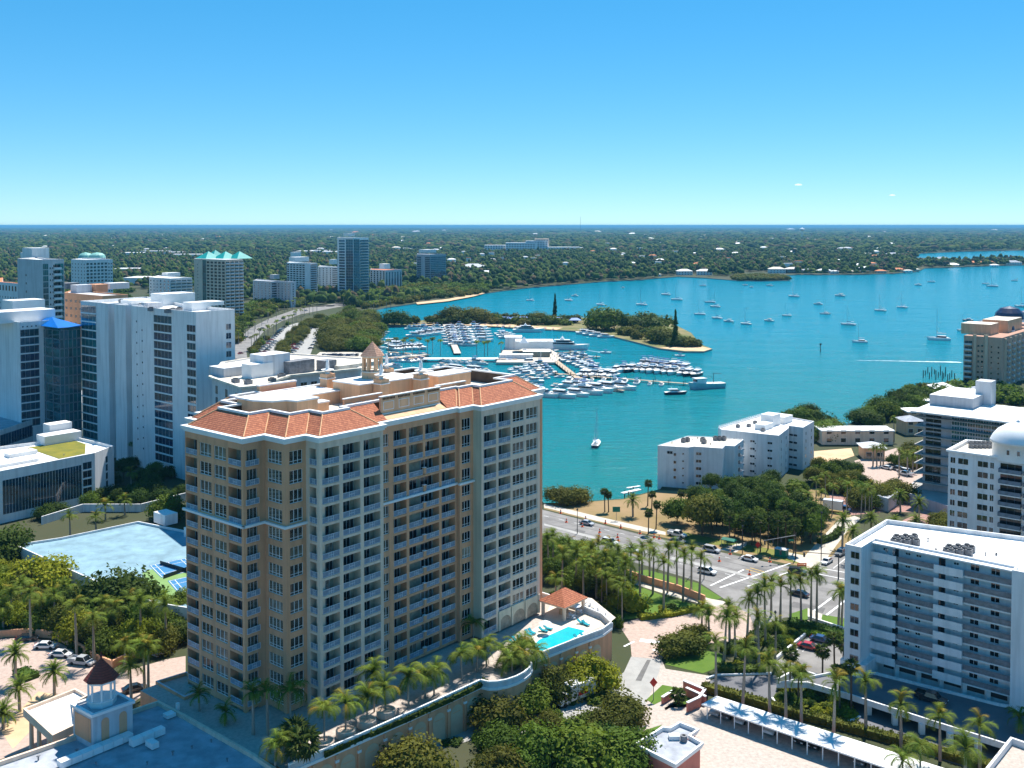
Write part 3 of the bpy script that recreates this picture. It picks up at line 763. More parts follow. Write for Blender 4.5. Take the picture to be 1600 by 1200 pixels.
face((68.2,-9.8), (68.2,-5.3), [(.9,3.4,'W')], 1)
face((68.2,-5.3), (71.2,-5.3), [], 0)
face((71.2,-5.3), (71.2,y2(-5.3)), [(3,7,'B'),(9,13,'W'),(15,19,'W'),(21,26,'B')], 0)
bk = [(71.2,y2(-5.3)),(68.2,y2(-5.3)),(68.2,y2(-9.8)),(49.5,y2(-9.8)),(49.5,y2(-6.8)),(24.1,y2(-6.8)),(24.1,y2(-8.7)),(9.4,y2(-8.7)),(9.4,y2(-5.1)),(5.0,y2(-5.1)),(5.0,y2(.6)),(.6,y2(.6))]
for a, b_ in zip(bk, bk[1:]): wb.quad((a[0],a[1],2),(b_[0],b_[1],2),(b_[0],b_[1],53.2),(a[0],a[1],53.2), 0)
wallpoly = [(.6,.6),(5,.6),(5,-5.1),(9.4,-5.1),(9.4,-8.7),(24.1,-8.7),(24.1,-6.8),(45.5,-6.8),(45.5,-7.6),(49.5,-7.6),(49.5,-9.8),(68.2,-9.8),(68.2,-5.3),(71.2,-5.3)]+bk[:-1]+[(.6,18.2)]
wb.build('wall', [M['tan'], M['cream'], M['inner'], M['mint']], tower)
RB = random.Random(5)
CH = chair_mesh()
GL2 = mat('curtain_reflection_glass', (0.28, 0.22, 0.17), rough=0.2, var=0.5, sc=0.8, spec=0.6, rnd=0.4)  # tan pane colour holds painted warm reflections as well as curtains
nB = 0
_gc = {}
def gpale(me):
    if me.name not in _gc: c = me.copy(); c.materials[0] = GL2; _gc[me.name] = c
    return _gc[me.name]
for (kk, a, d, n, x0, x1, za, zb, k) in BAYS:
    ang = math.atan2(d.y, d.x); w_ = x1-x0; h_ = zb-za
    def at(x, t, z): return (a.x+d.x*x-n.x*t, a.y+d.y*x-n.y*t, z)
    if kk == 'B':
        bal = put(cached(rail_mesh, w_ if w_ < 5 else w_/2-.35), 'balcony_railing', tower, at(x0, .05, za), ang)
        if w_ > 5: put(cached(rail_mesh, w_/2-.35), 'balcony_railing', tower, at((x0+x1)/2+.35, .05, za), ang)
        dw = min(w_*.62, 3.2); off = RB.choice([.25, w_-dw-.25, .4]); off = min(off, w_-dw-.1)
        fm, gm = cached(door_mesh, float(round(dw, 1)), h_-.35, 3)
        dr = put(fm, 'balcony_door', tower, at(x0+off, 1.62, za+.02), ang); put(gpale(gm) if RB.random() < .18 else gm, 'glass', dr)
        if w_ > 5:
            dr = put(fm, 'balcony_door', tower, at(x1-dw-.4, 1.62, za+.02), ang); put(gm, 'glass', dr)
        nB += 1
    elif kk == 'S':
        fm, gm = cached(door_mesh, w_, h_, 3)
        dr = put(fm, 'french_door', tower, at(x0, .3, za), ang); put(gm, 'glass', dr)
        put(cached(rail_mesh, w_+.5), 'juliet_railing', tower, at(x0-.25, -.12, za), ang)
    else:
        nn = {'W':3, '4':4, '3':3, 'N':2}[kk]
        fm, gm = cached(window_mesh, w_, h_, nn)
        pale_pane = RB.random() < (.55 if abs(n.x+1) < .01 and a.x < 1 else .2)
        f = put(fm, 'window', tower, at(x0, .16, za), ang); g = put(gpale(gm) if pale_pane else gm, 'glass', f)
# double-bay pier, ledge panels under window recesses
pb = MB()
for c in CEIL[2:]:
    pb.mark(); pb.box(24.1+12.0, -7.0, c-2.68-.0, 24.1+12.7, -6.5, c-1.55); pb.box(24.1+11.95, -7.05, c-1.55, 24.1+12.75, -6.45, c-1.47, 1)
pb.split('balcony_pier', [M['tan'], M['white']], tower)
# cornice, band course
corn = ccw([(0,0),(4.4,0),(4.4,-5.7),(8.8,-5.7),(8.8,-9.3),(24.6,-9.3),(24.6,-7.4),(44.9,-7.4),(44.9,-8.2),(48.9,-8.2),(48.9,-10.4),(68.8,-10.4),(68.8,-5.9),(75.2,-5.9),(75.2,y2(-5.9)),(68.8,y2(-5.9)),(68.8,y2(-10.4)),(48.9,y2(-10.4)),(48.9,y2(-7.4)),(24.6,y2(-7.4)),(24.6,y2(-9.3)),(8.8,y2(-9.3)),(8.8,y2(-5.7)),(4.4,y2(-5.7)),(4.4,y2(0)),(0,y2(0))])
cb = MB()
c1 = offset(corn, .35); c2 = offset(corn, .12)
cb.walls(offset(corn, .7), 52.75, 53.0); cb.walls(c1, 53.0, 53.35); cb.ring(c1, offset(corn, .7), 53.0); cb.walls(c2, 53.35, 53.65); cb.ring(c2, c1, 53.35); cb.walls(corn, 53.65, 54.0); cb.ring(corn, c2, 53.65)
cb.ring(corn, offset(corn, 1.0), 54.0)
cb.build('cornice', [M['white']], tower)
ob = MB(); ob.ring(offset(corn, .98), offset(corn, 5.2), 54.02); ob.build('roof_ledge', [M['tan2']], tower)
# mid band on the tan faces
bd = MB()
bpth = [(.6,18.2),(.6,.6),(5,.6),(5,-5.1),(9.4,-5.1)]
def band(path, z0, z1, t):
    for a, b_ in zip(path, path[1:]):
        a = Vector(a); c = Vector(b_); d = (c-a).normalized(); n = Vector((d.y, -d.x))
        e0 = a-d*0+n*t-d*(t if a != Vector(path[0]) else t); e1 = c+n*t+d*(t)
        q = [tuple(a-d*t), tuple(a-d*t+n*t), tuple(c+d*t+n*t), tuple(c+d*t)]
        bd.mark(); bd.prism(ccw(q), z0, z1)
band(bpth[:3], 38.55, 38.95, .45); band(bpth[3:5]+[], 38.551, 38.949, .44); band([(5,.6),(5,-5.1)], 38.552, 38.948, .43)
band([(24.3,-6.8),(45.5,-6.8)], 38.55, 38.95, .3); band([(45.5,-7.6),(49.4,-7.6)], 38.55, 38.95, .45)
bd.split('band_course', [M['white']], tower)
# mansard roof
o0 = offset(corn, 1.0); o1 = offset(corn, 4.8)
mb = MB(); mb2 = MB(); n = len(corn); HZ = 56.85
corn_idx = []
for i in range(n):
    j = (i+1) % n; A, Bq, C_, D_ = o0[i], o0[j], o1[j], o1[i]
    # front middle: tiles stop where the panelled parapet starts
    if abs(corn[i][1]+7.4) < .1 and abs(corn[j][1]+7.4) < .1 and corn[i][0] < 30:
        for (ua, ub) in ((o0[i][0], 27.2), (43.2, o0[j][0])):
            la = max(ua, o1[i][0]) if ua < 28 else ua
            mb.quad((ua,A[1],54.06),(ub,A[1],54.06),((ub if ua < 28 else o1[j][0]),D_[1],HZ),((o1[i][0] if ua < 28 else ua),D_[1],HZ))
        continue
    mb.quad((A[0],A[1],54.06),(Bq[0],Bq[1],54.06),(C_[0],C_[1],HZ),(D_[0],D_[1],HZ))
ro = mb.build('tile_roof', [M['tile']], tower); auto_uv(ro)
hb_ = MB()
for i in range(n):
    A, D_ = o0[i], o1[i]; hb_.mark(); hb_.tube((A[0],A[1],54.08),(D_[0],D_[1],HZ+.03), .11, .11, 5)
hb_.split('hip_tiles', [mat('pale_hip_tiles', (0.72, 0.42, 0.22), rough=.8, var=.15, sc=1)], tower)
cp = MB(); oi = offset(corn, 5.3); oo = offset(corn, 4.7)
cp.walls(oo, HZ-.05, HZ+.35); cp.ring(oo, oi, HZ+.35); cp.walls(oi, HZ+.05, HZ+.35, 0, True)
cp.build('parapet_cap', [M['white']], tower)
ip = MB(); o2 = offset(corn, 5.25); ip.walls(o2, 54.5, HZ+.1, 0, True); ip.build('parapet_inner_face', [M['darkwood']], tower)  # inner face coloured dark, the shade there is put into its material
rf = MB(); rf.add([(p[0], p[1], 54.55) for p in offset(corn, 5.0)], [tuple(range(n))]); rf.build('flat_roof', [M['tanroof']], tower)
# roof structures
def rbox(name, poly, z1, cap=.25, mw='tan2', mt='white', lip=.12):
    b = MB(); poly = ccw(poly); b.prism(poly, 54.5, z1-cap, 0, 0); b.prism(offset(poly, -lip), z1-cap, z1, 1, 1)
    return b.build(name, [M[mw], M[mt]], tower)
rbox('penthouse', [(9.5,10.0),(11.2,6.5),(13.6,5.6),(14.2,3.4),(19,3.4),(19,15),(9.5,15)], 58.3, .3, lip=.2)
rbox('stair_house', [(19.3,4.8),(22.8,4.8),(22.8,7),(19.3,7)], 57.0)
rbox('penthouse', [(31.5,6),(47,4.5),(47,14),(31.5,14)], 58.9, .25)
rbox('penthouse', [(22,12),(31.4,12),(31.4,20),(22,20)], 57.2)
rbox('screen_wall', [(20,22.6),(29,22.6),(29,23.4),(20,23.4)], 58.4)
rbox('penthouse', [(52,4.5),(62,4.5),(62,9.5),(52,9.5)], 58.4)
rbox('screen_wall', [(54,16),(62,16),(62,17),(54,17)], 57.4)
# panelled parapets
def panelwall(u0, u1, v, z0, z1, npan, tp=.45):
    b = MB(); b.box(u0, v, z0, u1, v+tp, z1, 0); b.box(u0-.1, v-.12, z1, u1+.1, v+tp+.12, z1+.16, 1); b.box(u0, v-.22, z0-.1, u1, v, z0+.12, 1)
    L = u1-u0; zc0 = z0+(z1-z0)*.22; zc1 = z0+(z1-z0)*.72
    for k in range(npan):
        a = u0+L*(k+.16)/npan; c = u0+L*(k+.84)/npan
        for (p, q, r, s) in ((a,zc0,c,zc0+.1),(a,zc1-.1,c,zc1),(a,zc0+.1,a+.1,zc1-.1),(c-.1,zc0+.1,c,zc1-.1)): b.box(p, v-.06, q, r, v-.002, s, 1)
    return b
b = panelwall(27.3, 43.1, -4.6, 54.8, 58.0, 4)
for k in range(4):
    for j in range(9):
        u_ = 27.3+15.8*(k+.14+.72*j/8)/4; b.box(u_-.07, -4.72, 57.45, u_+.07, -4.602, 57.85, 2)
b.add([(27.3,-6.3,54.06),(43.1,-6.3,54.06),(43.1,-4.6,54.9),(27.3,-4.6,54.9)], [(0,1,2,3)], 0)
b.build('panelled_parapet', [M['tan2'], M['white'], M['darkwood']], tower)
panelwall(22.6, 32.0, .2, 54.6, 57.7, 4).build('panelled_parapet', [M['tan'], M['white']], tower)
panelwall(45.0, 53.5, -1.8, 54.6, 57.7, 4).build('panelled_parapet', [M['tan'], M['white']], tower)
# four pillars with white fountain finials
def finial(u_, v_, zt):
    b = MB(); b.box(u_-1.1, v_-1.1, 54.5, u_+1.1, v_+1.1, zt-1.0, 0); b.box(u_-1.25, v_-1.25, zt-1.0, u_+1.25, v_+1.25, zt-.8, 1); b.box(u_-1.1, v_-1.1, zt-.8, u_+1.1, v_+1.1, zt, 0)
    o = b.build('pillar', [M['tan2'], M['white']], tower)
    f = MB(); f.lathe((u_, v_, zt), [(.5,0),(.35,.35),(1.3,.75),(1.35,.85),(.3,.9),(.38,1.2),(.32,2.4),(.05,3.0)], 10); f.build('finial', [M['white']], o)
finial(35.6, 4.3, 59.7); finial(44.9, 2.6, 59.7); finial(33.4, 18.0, 59.7); finial(46.5, 14.5, 59.7)
# octagonal gazebo
g = MB(); gc = (39.0, 10.6)
def octa(r, c=gc, o=.3927): return [(c[0]+r*math.cos(o+k*math.pi/4), c[1]+r*math.sin(o+k*math.pi/4)) for k in range(8)]
g.prism(octa(2.3), 57, 60.2, 0); g.prism(octa(2.5), 60.2, 60.4, 1)
for p in octa(1.85): g.box(p[0]-.26, p[1]-.26, 60.4, p[0]+.26, p[1]+.26, 63.0, 0)
g.prism(octa(2.2), 63.0, 63.3, 0); g.prism(octa(2.45), 63.3, 63.5, 1)
go = g.build('gazebo', [M['tan2'], M['tanroof']], tower)
r = MB(); oc = octa(2.6)
for k in range(8):
    a, c = oc[k], oc[(k+1) % 8]; r.add([(a[0],a[1],63.5),(c[0],c[1],63.5),(gc[0],gc[1],66.4)], [(0,1,2)])
r2_ = r.build('gazebo_roof', [M['tilepink']], go); auto_uv(r2_)
# curved end balconies with column
e = MB()
for c in [53.0]+CEIL[:-1]:
    pts = [(71.2,-5.2)]+[(71.2+3.2*math.sin(t*math.pi/10), -5.2+2.6-2.6*math.cos(t*math.pi/10)) for t in range(1, 6)]+[(74.4, 2.0),(71.2,2.0)]
    z_ = c-.0; e.mark()
    if c < 53: e.prism(pts, z_+.05, z_+.4, 0); e.walls(pts[:-2], z_+.4, z_+1.35, 1)
e.split('curved_balcony', [M['cream'], M['whiterail'], M['tan']], tower)
for vv in (-5.4, 1.4, 16):
    e = MB(); e.box(73.6,vv,7,74.6,vv+1,52.9); e.build('corner_column', M['tan'], tower)
# ground arches on the right wing
ar = MB()
def arch(u0, u1, v, z0, zs, zt, m):
    """spandrel slab with an arched cut between u0,u1, springing zs, top zt"""
    c = (u0+u1)/2; r_ = (u1-u0)/2; k = 10; pts = []
    for i in range(k+1):
        t = math.pi-math.pi*i/k; pts.append((c+r_*math.cos(t), zs+min(r_*.75, zt-zs-.2)*math.sin(t)))
    for i in range(k):
        (xa, za), (xb, zb2) = pts[i], pts[i+1]
        ar.add([(xa,v-.12,za),(xb,v-.12,zb2),(xb,v-.12,zt),(xa,v-.12,zt)], [(0,1,2,3)], m)
        ar.add([(xa,v-.12,za),(xb,v-.12,zb2),(xb,v+.4,zb2),(xa,v+.4,za)], [(3,2,1,0)], m)
for (u0, u1) in ((55.0,58.4),(59.3,62.9),(63.8,67.3)):
    ar.mark(); ar.quad((u0-.1,-9.86,7.0),(u1+.1,-9.86,7.0),(u1+.1,-9.86,10.4),(u0-.1,-9.86,10.4), 1)
    arch(u0, u1, -9.84, 7, 8.4, 11.0, 0)
for u0 in (54.6,58.6,63.1,67.5): ar.mark(); ar.box(u0, -10.05, 7, u0+.55, -9.801, 11.0, 0)
ar.split('ground_arch', [M['mint'], M['inner']], tower)

# ---------------- podium ----------------
pod = thing('podium', 'long tan podium with blind arches and white balustrade carrying the tower terrace', 'building', (B0.x, B0.y, 0), UA)
def uvp(px, py, z):
    w_ = P(px, py, z); dx, dy = w_.x-B0.x, w_.y-B0.y; return (dx*U.x+dy*U.y, dx*V.x+dy*V.y)
line = [(-6.4,-20.5),(6.5,-21.7),(17.1,-22.5),(26,-23.0),(34.0,-23.4)]
bulge = [(40.5-6.5*math.cos(t*math.pi/9), -23.7-3.8*math.sin(t*math.pi/9)) for t in range(1, 9)]
rest = [(47.0,-24.0),(60,-25.6),(67.5,-26.8),(71.6,-26.2),(74.3,-22.0),(75.6,-14.0),(76,-2)]
front = line+bulge+rest+[(76,24),(9,26),(9,22.3),(-6.4,22.3)]
pk = MB(); pk.prism(front, -1, 6.6, 0, 2)
pk.build('podium_wall', [M['tan'], M['tan'], M['palepave']], pod)
tr = MB(); fi = offset(ccw(front), .0)
k0 = len(front)-3
bal = front[:-4]
for a, b_ in zip(bal[:-1], bal[1:]):
    a = Vector(a); c = Vector(b_); d = (c-a); L = d.length; d.normalize()
    tr.obox(a-Vector((-d.y, d.x))*.15, d, L, .5, 6.3, 6.75, 0)
    tr.obox(a, d, L, .3, 7.65, 7.95, 0)
    tr.obox(a, d, L, .25, 6.75, 7.65, 1)
    k = 0.0
    while k < L:
        p = a+d*k; tr.obox(p-Vector((-d.y, d.x))*.03, d, .7, .36, 6.75, 7.66, 1); k += 3.9
tr.build('balustrade', [M['white'], M['lgrey']], pod)
# blind arches
aw = MB(); pil = MB()
def wall_arches(a, b_, n_, r_=1.45, zs=4.0, pilaster=True):
    a = Vector(a); c = Vector(b_); d = (c-a); L = d.length; d.normalize(); o = Vector((d.y, -d.x))
    for k in range(n_):
        m_ = a+d*L*(k+.5)/n_+o*.06; aw.mark()
        pts = [(-r_, 0), (r_, 0)]+[(r_*math.cos(t*math.pi/10), zs+r_*math.sin(t*math.pi/10)) for t in range(11)]
        aw.add([(m_.x+d.x*x, m_.y+d.y*x, z) for x, z in pts], [tuple(range(len(pts)))], 0)
        aw.obox(m_-d*.9+Vector((d.y,-d.x))*.001, d, 1.8, .02, zs+.1, zs+.25, 1)
        if pilaster: pil.mark(); pil.obox(m_-d*(L/n_/2+.25)+o*.2, d, .5, .25, 0, 6.2, 0); pil.obox(m_-d*(L/n_/2+.35)+o*.25, d, .7, .3, 5.0, 5.4, 1)
wall_arches(line[0], line[1], 3); wall_arches(line[1], line[2], 2); wall_arches(line[2], line[3], 2); wall_arches(line[3], line[4], 2)
wall_arches(rest[0], rest[1], 3, 1.3, 3.9); wall_arches(rest[1], rest[2], 2, 1.3, 3.9); wall_arches(rest[3], rest[4], 1, 1.3, 3.9, False); wall_arches(rest[4], rest[5], 2, 1.3, 3.9, False)
pil.split('pilaster', [M['tan'], M['white']], pod)
aw.split('blind_arch', [mat('arch_infill', (0.60, 0.45, 0.30), var=.08), M['tan']], pod)
# ---------------- generic buildings ----------------
U3 = Vector((U.x, U.y, 0)); V3 = Vector((V.x, V.y, 0))
def walk(px, py, z, steps, start=None):
    p = P(px, py, z) if start is None else Vector(start); out = [(p.x, p.y)]
    h = z-HC
    for d, x in steps:
        d = Vector(d[:2]); k = (x-800)/FP; D0 = p.y*math.cos(PT)-h*math.sin(PT)
        t = (k*D0-p.x)/(d.x-k*d.y*math.cos(PT)); p = Vector((p.x+d.x*t, p.y+d.y*t, z)); out.append((p.x, p.y))
    return out
nV = (-V.x, -V.y); nU = (-U.x, -U.y); pU = (U.x, U.y); pV = (V.x, V.y)
def mv(p, u=0, v=0): return (p[0]+u*U.x+v*V.x, p[1]+u*U.y+v*V.y)
class Bld:
    def __init__(s, name, label, cat, poly, zt, wall, roof, par=.8, z0=0, pt=.35, group=None, capm=None):
        s.src = [tuple(p[:2]) for p in poly]; s.sgn = 1 if area(s.src) > 0 else -1
        q = ccw(list(s.src)); c = (sum(p[0] for p in q)/len(q), sum(p[1] for p in q)/len(q)); s.c = c; s.zt = zt; s.z0 = z0
        s.t = thing(name, label, cat, (c[0], c[1], z0), 0, group)
        L = [(p[0]-c[0], p[1]-c[1]) for p in q]; s.L = L
        b = MB(); b.walls(L, -1 if z0 == 0 else 0, zt-z0)
        if par > 0:
            i = offset(L, pt); b.ring(L, i, zt-z0, 1); b.walls(i, zt-z0-par, zt-z0, 0, True)
            r = MB(); r.add([(p[0], p[1], zt-z0-par) for p in i], [tuple(range(len(i)))])
        else: r = MB(); r.add([(p[0], p[1], zt-z0) for p in L], [tuple(range(len(L)))])
        wm = M[wall] if isinstance(wall, str) else wall
        s.wall = b.build('wall', [wm, M[capm] if capm else wm], s.t)
        s.roof = r.build('roof', M[roof] if isinstance(roof, str) else roof, s.t); s.zr = zt-(par if par > 0 else 0)
    def edge(s, i):
        a = Vector(s.src[i]); b = Vector(s.src[(i+1) % len(s.src)]); d = b-a; L = d.length; d.normalize()
        n = Vector((d.y, -d.x))*s.sgn; return a, d, n, L
    def fac(s, i, me, nx, nz, f0=0., f1=1., z0=None, z1=None, name='window', skip=0, proud=0.0, w=1.0):
        """grid of shared meshes on edge i; me is centred on x, z from 0, front towards -y"""
        a, d, n, L = s.edge(i); z0 = s.z0 if z0 is None else z0; z1 = s.zt if z1 is None else z1
        ang = math.atan2(-n.x, n.y)+0  # local -y -> n
        ang = math.atan2(n.y, n.x)+math.pi/2
        for k in range(nz):
            for j in range(nx):
                if skip and RN.random() < skip: continue
                x = L*(f0+(f1-f0)*(j+.5)/nx); z = z0+(z1-z0)*k/nz
                p = a+d*x+n*proud
                put(me, name, s.t, (p.x-s.c[0], p.y-s.c[1], z-s.z0), ang, (w, 1, 1))
    def box(s, px, py, du, dv, h, m='white', name='rooftop_box', z=None, mt=None):
        """roof box whose nearest corner is at the photo point on the roof plane, grid aligned"""
        z = s.zr if z is None else z
        p = P(px, py, z); q = [mv(p), mv(p, du), mv(p, du, dv), mv(p, 0, dv)]
        b = MB(); b.prism(ccw([(a[0]-s.c[0], a[1]-s.c[1]) for a in q]), z-s.z0, z-s.z0+h, 0, 1)
        return b.build(name, [M[m], M[mt or m]], s.t)
    def mech(s, px, py, w=1.5, h=1.2, ang=UA, name='rooftop_unit'):
        p = P(px, py, s.zr)
        return put(MECH, name, s.t, (p.x-s.c[0], p.y-s.c[1], s.zr-s.z0), ang, (w, w, h))
b = MB(); b.box(-.5,-.5,0,.5,.5,.85); b.lathe((0,0,.85), [(.42,0),(.42,.15),(.1,.15)], 10, 1); MECH = b.mesh('rooftop_unit', [M['mechgrey'], M['dark']])
def wmesh(w, h, gm='glass', fm='white', n=2, proud=.06, rows=0):
    b = MB(); f = .07; x0 = -w/2
    b.quad((x0,-.02,0),(x0+w,-.02,0),(x0+w,-.02,h),(x0,-.02,h), 1)
    b.box(x0,-proud,0,x0+w,0,f); b.box(x0,-proud,h-f,x0+w,0,h)
    for k in range(n+1):
        x = x0+(w-f)*k/n; b.box(x,-proud,f,x+f,0,h-f)
    for k in range(rows): z = h*(k+1)/(rows+1); b.box(x0+f,-proud+.01,z,x0+w-f,0,z+f)
    return b.mesh('window', [M[fm], M[gm]])
def bmesh_(w, h=2.2, dep=1.5, rail='whiterail', slab='white', gm='glass', rh=1.0, solid=False):
    b = MB(); x0 = -w/2
    b.quad((x0+.1,-.02,.1),(x0+w-.1,-.02,.1),(x0+w-.1,-.02,h),(x0+.1,-.02,h), 2)
    for k in range(1, max(2, int(w/1.4))): x = x0+w*k/max(2, int(w/1.4)); b.box(x-.03,-.06,.1,x+.03,-.021,h,0)
    b.box(x0,-dep,-.2,x0+w,0,0, 1)
    b.box(x0,-dep,0,x0+w,-dep+.08,rh, 0); b.box(x0,-dep+.08,0,x0+.06,-.03,rh, 0); b.box(x0+w-.06,-dep+.08,0,x0+w,-.03,rh, 0)
    return b.mesh('balcony', [M[rail], M[slab], M[gm]])

# --- twin white residential tower, left of the main tower
Z = 60
def notch(q, dep_=4.0, wid=5.0): return q[:-1]+[q[-1], mv(q[-1], dep_), mv(q[-1], dep_, -wid), mv(q[-1], 0, -wid)]
pl = notch(walk(126, 470, Z, [(nV,150.5),(nV,169)]), 5, 4.5)
pl = notch(pl+walk(0, 0, Z, [(nV,196)], start=(pl[-1][0], pl[-1][1], Z))[1:], 5, 4)
pl = pl+walk(0, 0, Z, [(nV,229),(nV,240),(nV,268),(nV,291),(nV,306),(pU,345),(pU,363)], start=(pl[-1][0], pl[-1][1], Z))[1:]
pl += [mv(pl[-1], 1, 0), mv(pl[-1], 1, 30), mv(pl[0], 30, 2)]
T2 = Bld('residential_tower', 'white slab tower with stepped side walls and dark glass columns left of centre', 'tower', pl, Z, 'bluewhite', 'whiteroof', par=1.2)
def glasscol(B, i, f0, f1, nz, z0, z1, gm, w, n=4, band=.45, bm='white'):
    h = (z1-z0)/nz-band
    me = wmesh(w, h, gm, 'lgrey', n, .05); B.fac(i, me, 1, nz, f0, f1, z0+band, z1+band, 'window')
    b = MB(); b.box(-w/2-.1,-.3,-band,w/2+.1,0,0); me2 = b.mesh('floor_band', [M[bm]]); B.fac(i, me2, 1, nz, f0, f1, z0+band, z1+band, 'floor_band')
def elen(B, i): return B.edge(i)[3]
glasscol(T2, 0, .03, .97, 17, 2, 58.5, 'glass_teal', elen(T2,0)*.94, 4)
glasscol(T2, 11, .03, .97, 17, 4, 57.5, 'glass_blue', elen(T2,11)*1.0, 5)
T2.fac(13, wmesh(elen(T2,13)*.9, 2.4, 'glass_blue', 'lgrey', 3), 1, 16, 0, 1, 6, 56)
T2.fac(9, wmesh(.7, .7, 'glass', 'grey', 1), 1, 12, .2, .5, 10, 58); T2.fac(9, wmesh(.7, .7, 'glass', 'grey', 1), 1, 12, .5, .9, 7, 55)
T2.fac(15, wmesh(2.2, 2.2, 'glass_blue', 'white', 2), 1, 16, .3, 1, 4, 56)
T2.box(255, 478, 14, 9, 4.5); T2.box(232, 482, 6, 5, 2.0, 'lgrey'); T2.box(300, 486, 8, 6, 3.0); T2.box(205, 476, 10, 8, 1.6); T2.box(326,478,7,8,1.5)
for x, y in ((236,486),(262,489),(270,487),(280,486),(220,480),(190,473)): T2.mech(x, y, 1.8, 1.5)

# --- white tower at the left edge with glass neighbour
Z = 52
pl = walk(30.5, 503.5, Z, [(pU,61),(pU,68),(pU,91.5)]); pl += [mv(pl[-1], 0, 26), mv(pl[0], 0, 34), mv(pl[0], 0, 20)]
T1 = Bld('residential_tower', 'white tower cropped by the left edge with blue glass bays and a rooftop terrace', 'tower', pl, Z, 'bluewhite', 'whiteroof', par=.6)
glasscol(T1, 0, .02, .98, 12, 10, 49.0, 'glass_blue', elen(T1,0)*.96, 4)
glasscol(T1, 2, .02, .42, 5, 10, 26, 'glass_blue', elen(T1,2)*.4, 2)
T1.fac(0, wmesh(.6,.6,'glass','grey',1), 4, 1, .05, .95, 49.8, 51)
T1.fac(2, wmesh(1.3, 2.9, 'glass_blue', 'white', 1), 1, 6, .0, .2, 28, 50)
T1.box(0, 506, 22, 12, 4.5); T1.box(62, 494, 6, 5, 2.2, 'lgrey'); T1.box(20, 492, 14, 10, 6, 'white')
for k in range(7): T1.mech(30+k*7, 500-k*1.4, 1.2, 1.0, name='planter')
# glass building with blue roof behind
pl = walk(93, 512, 50, [(pU,126)]); pl += [mv(pl[1], 0, 30), mv(pl[0], 0, 30)]
TG = Bld('glass_tower', 'teal mirror glass building with bright blue metal roof between the two white towers', 'building', pl, 50, 'glass_teal', 'lgrey', par=0)
TG.fac(0, wmesh(elen(TG,0)/5*.94, 3.4, 'glass_teal', 'grey', 1), 5, 13, 0, 1, 2, 49)
TG.fac(3, wmesh(elen(TG,3)/5*.94, 3.4, 'glass_teal', 'grey', 1), 5, 13, 0, 1, 2, 49)
q = [Vector((p[0]-TG.c[0], p[1]-TG.c[1])) for p in offset(ccw(pl), -1.2)]
bb = MB(); apx = (q[0]+q[1]+q[2]+q[3])/4
for k in range(4):
    a, c = q[k], q[(k+1) % 4]; bb.add([(a.x,a.y,50.02),(c.x,c.y,50.02),(apx.x,apx.y,53.0)], [(0,1,2)])
bb.build('blue_roof', M['blueroof'], TG.t)

# --- podium strip and green roofed hall, far left
pl = [tuple(P(x, y, 13))[:2] for x, y in ((-70,690),(0,672),(95,641),(128,633),(128,610),(-70,640))]
PB = Bld('parking_podium', 'low white podium with a long dark window band below the left white tower', 'building', pl, 13, 'bluewhite', 'greyroof', par=.6)
PB.fac(0, wmesh(elen(PB,0)/6*.98, 4.5, 'glass_blue', 'grey', 4), 6, 1, 0, 1, 6.5, 11); PB.fac(1, wmesh(elen(PB,1)/6*.98, 4.5, 'glass_blue', 'grey', 4), 6, 1, 0, 1, 6.5, 11)
pl = [tuple(P(x, y, 16))[:2] for x, y in ((-60,748),(0,736),(148,707.5),(178,696),(112,681),(60,690),(-60,705))]
GB = Bld('low_building', 'low white building with a lawn roof and big blue louvred panel, left edge', 'building', pl, 16, 'bluewhite', 'whiteroof', par=1.0)
GB.fac(1, wmesh(elen(GB,1)*.83, 10.5, 'glass_blue', 'bluewhite', 26, rows=0), 1, 1, .02, .85, 2.5, 14)
glasscol(GB, 1, .86, .965, 4, 2.5, 13.5, 'glass', elen(GB,1)*.1, 2)
GB.fac(2, wmesh(1.2, 2.2, 'glass', 'grey', 1), 1, 4, .4, .8, 3, 14)
lp = [tuple(P(x, y, 15.04))[:2] for x, y in ((42,700),(112,687),(134,694),(133,709),(92,717))]
b = MB(); b.add([(p[0]-GB.c[0], p[1]-GB.c[1], 15.1) for p in ccw(lp)], [tuple(range(5))]); b.build('roof_lawn', mat('roof_lawn_grass', (0.22,0.19,0.015), sc=.3, col2=(0.13,0.14,0.015)), GB.t)
GB.box(70, 697, 13, 6, 3.2); GB.box(78, 689, 8, 5, 5.5); GB.box(15, 716, 9, 4, 1.2); GB.box(-10, 733, 14, .4, .9)

# --- recreation deck with tennis courts
dk = [tuple(P(x, y, 5))[:2] for x, y in ((22,854),(95,843),(216,817.5),(290,832),(330,870),(330,960),(240,945),(169,921))]
DB = Bld('recreation_deck', 'pale blue surfaced parking deck roof with tennis courts left of the tan tower', 'deck', dk, 5.6, 'whitewall', mat('blue_deck', (0.20,0.32,0.38), sc=.2, var=.2), par=.6)
def flat(root, c, pts, z, m, name, dz=0.0):
    b = MB(); q = ccw([tuple(P(x, y, z))[:2] for x, y in pts]); b.add([(p[0]-c[0], p[1]-c[1], z+dz) for p in q], [tuple(range(len(q)))]); return b.build(name, m, root)
gc_ = mat('court_green', (0.18,0.30,0.10), sc=.5, var=.1); bc_ = mat('court_blue', (0.04,0.18,0.36), sc=.5, var=.1)
flat(DB.t, DB.c, ((222,895),(300,868),(330,880),(330,950),(240,935)), 5.0, gc_, 'court_surround', .03)
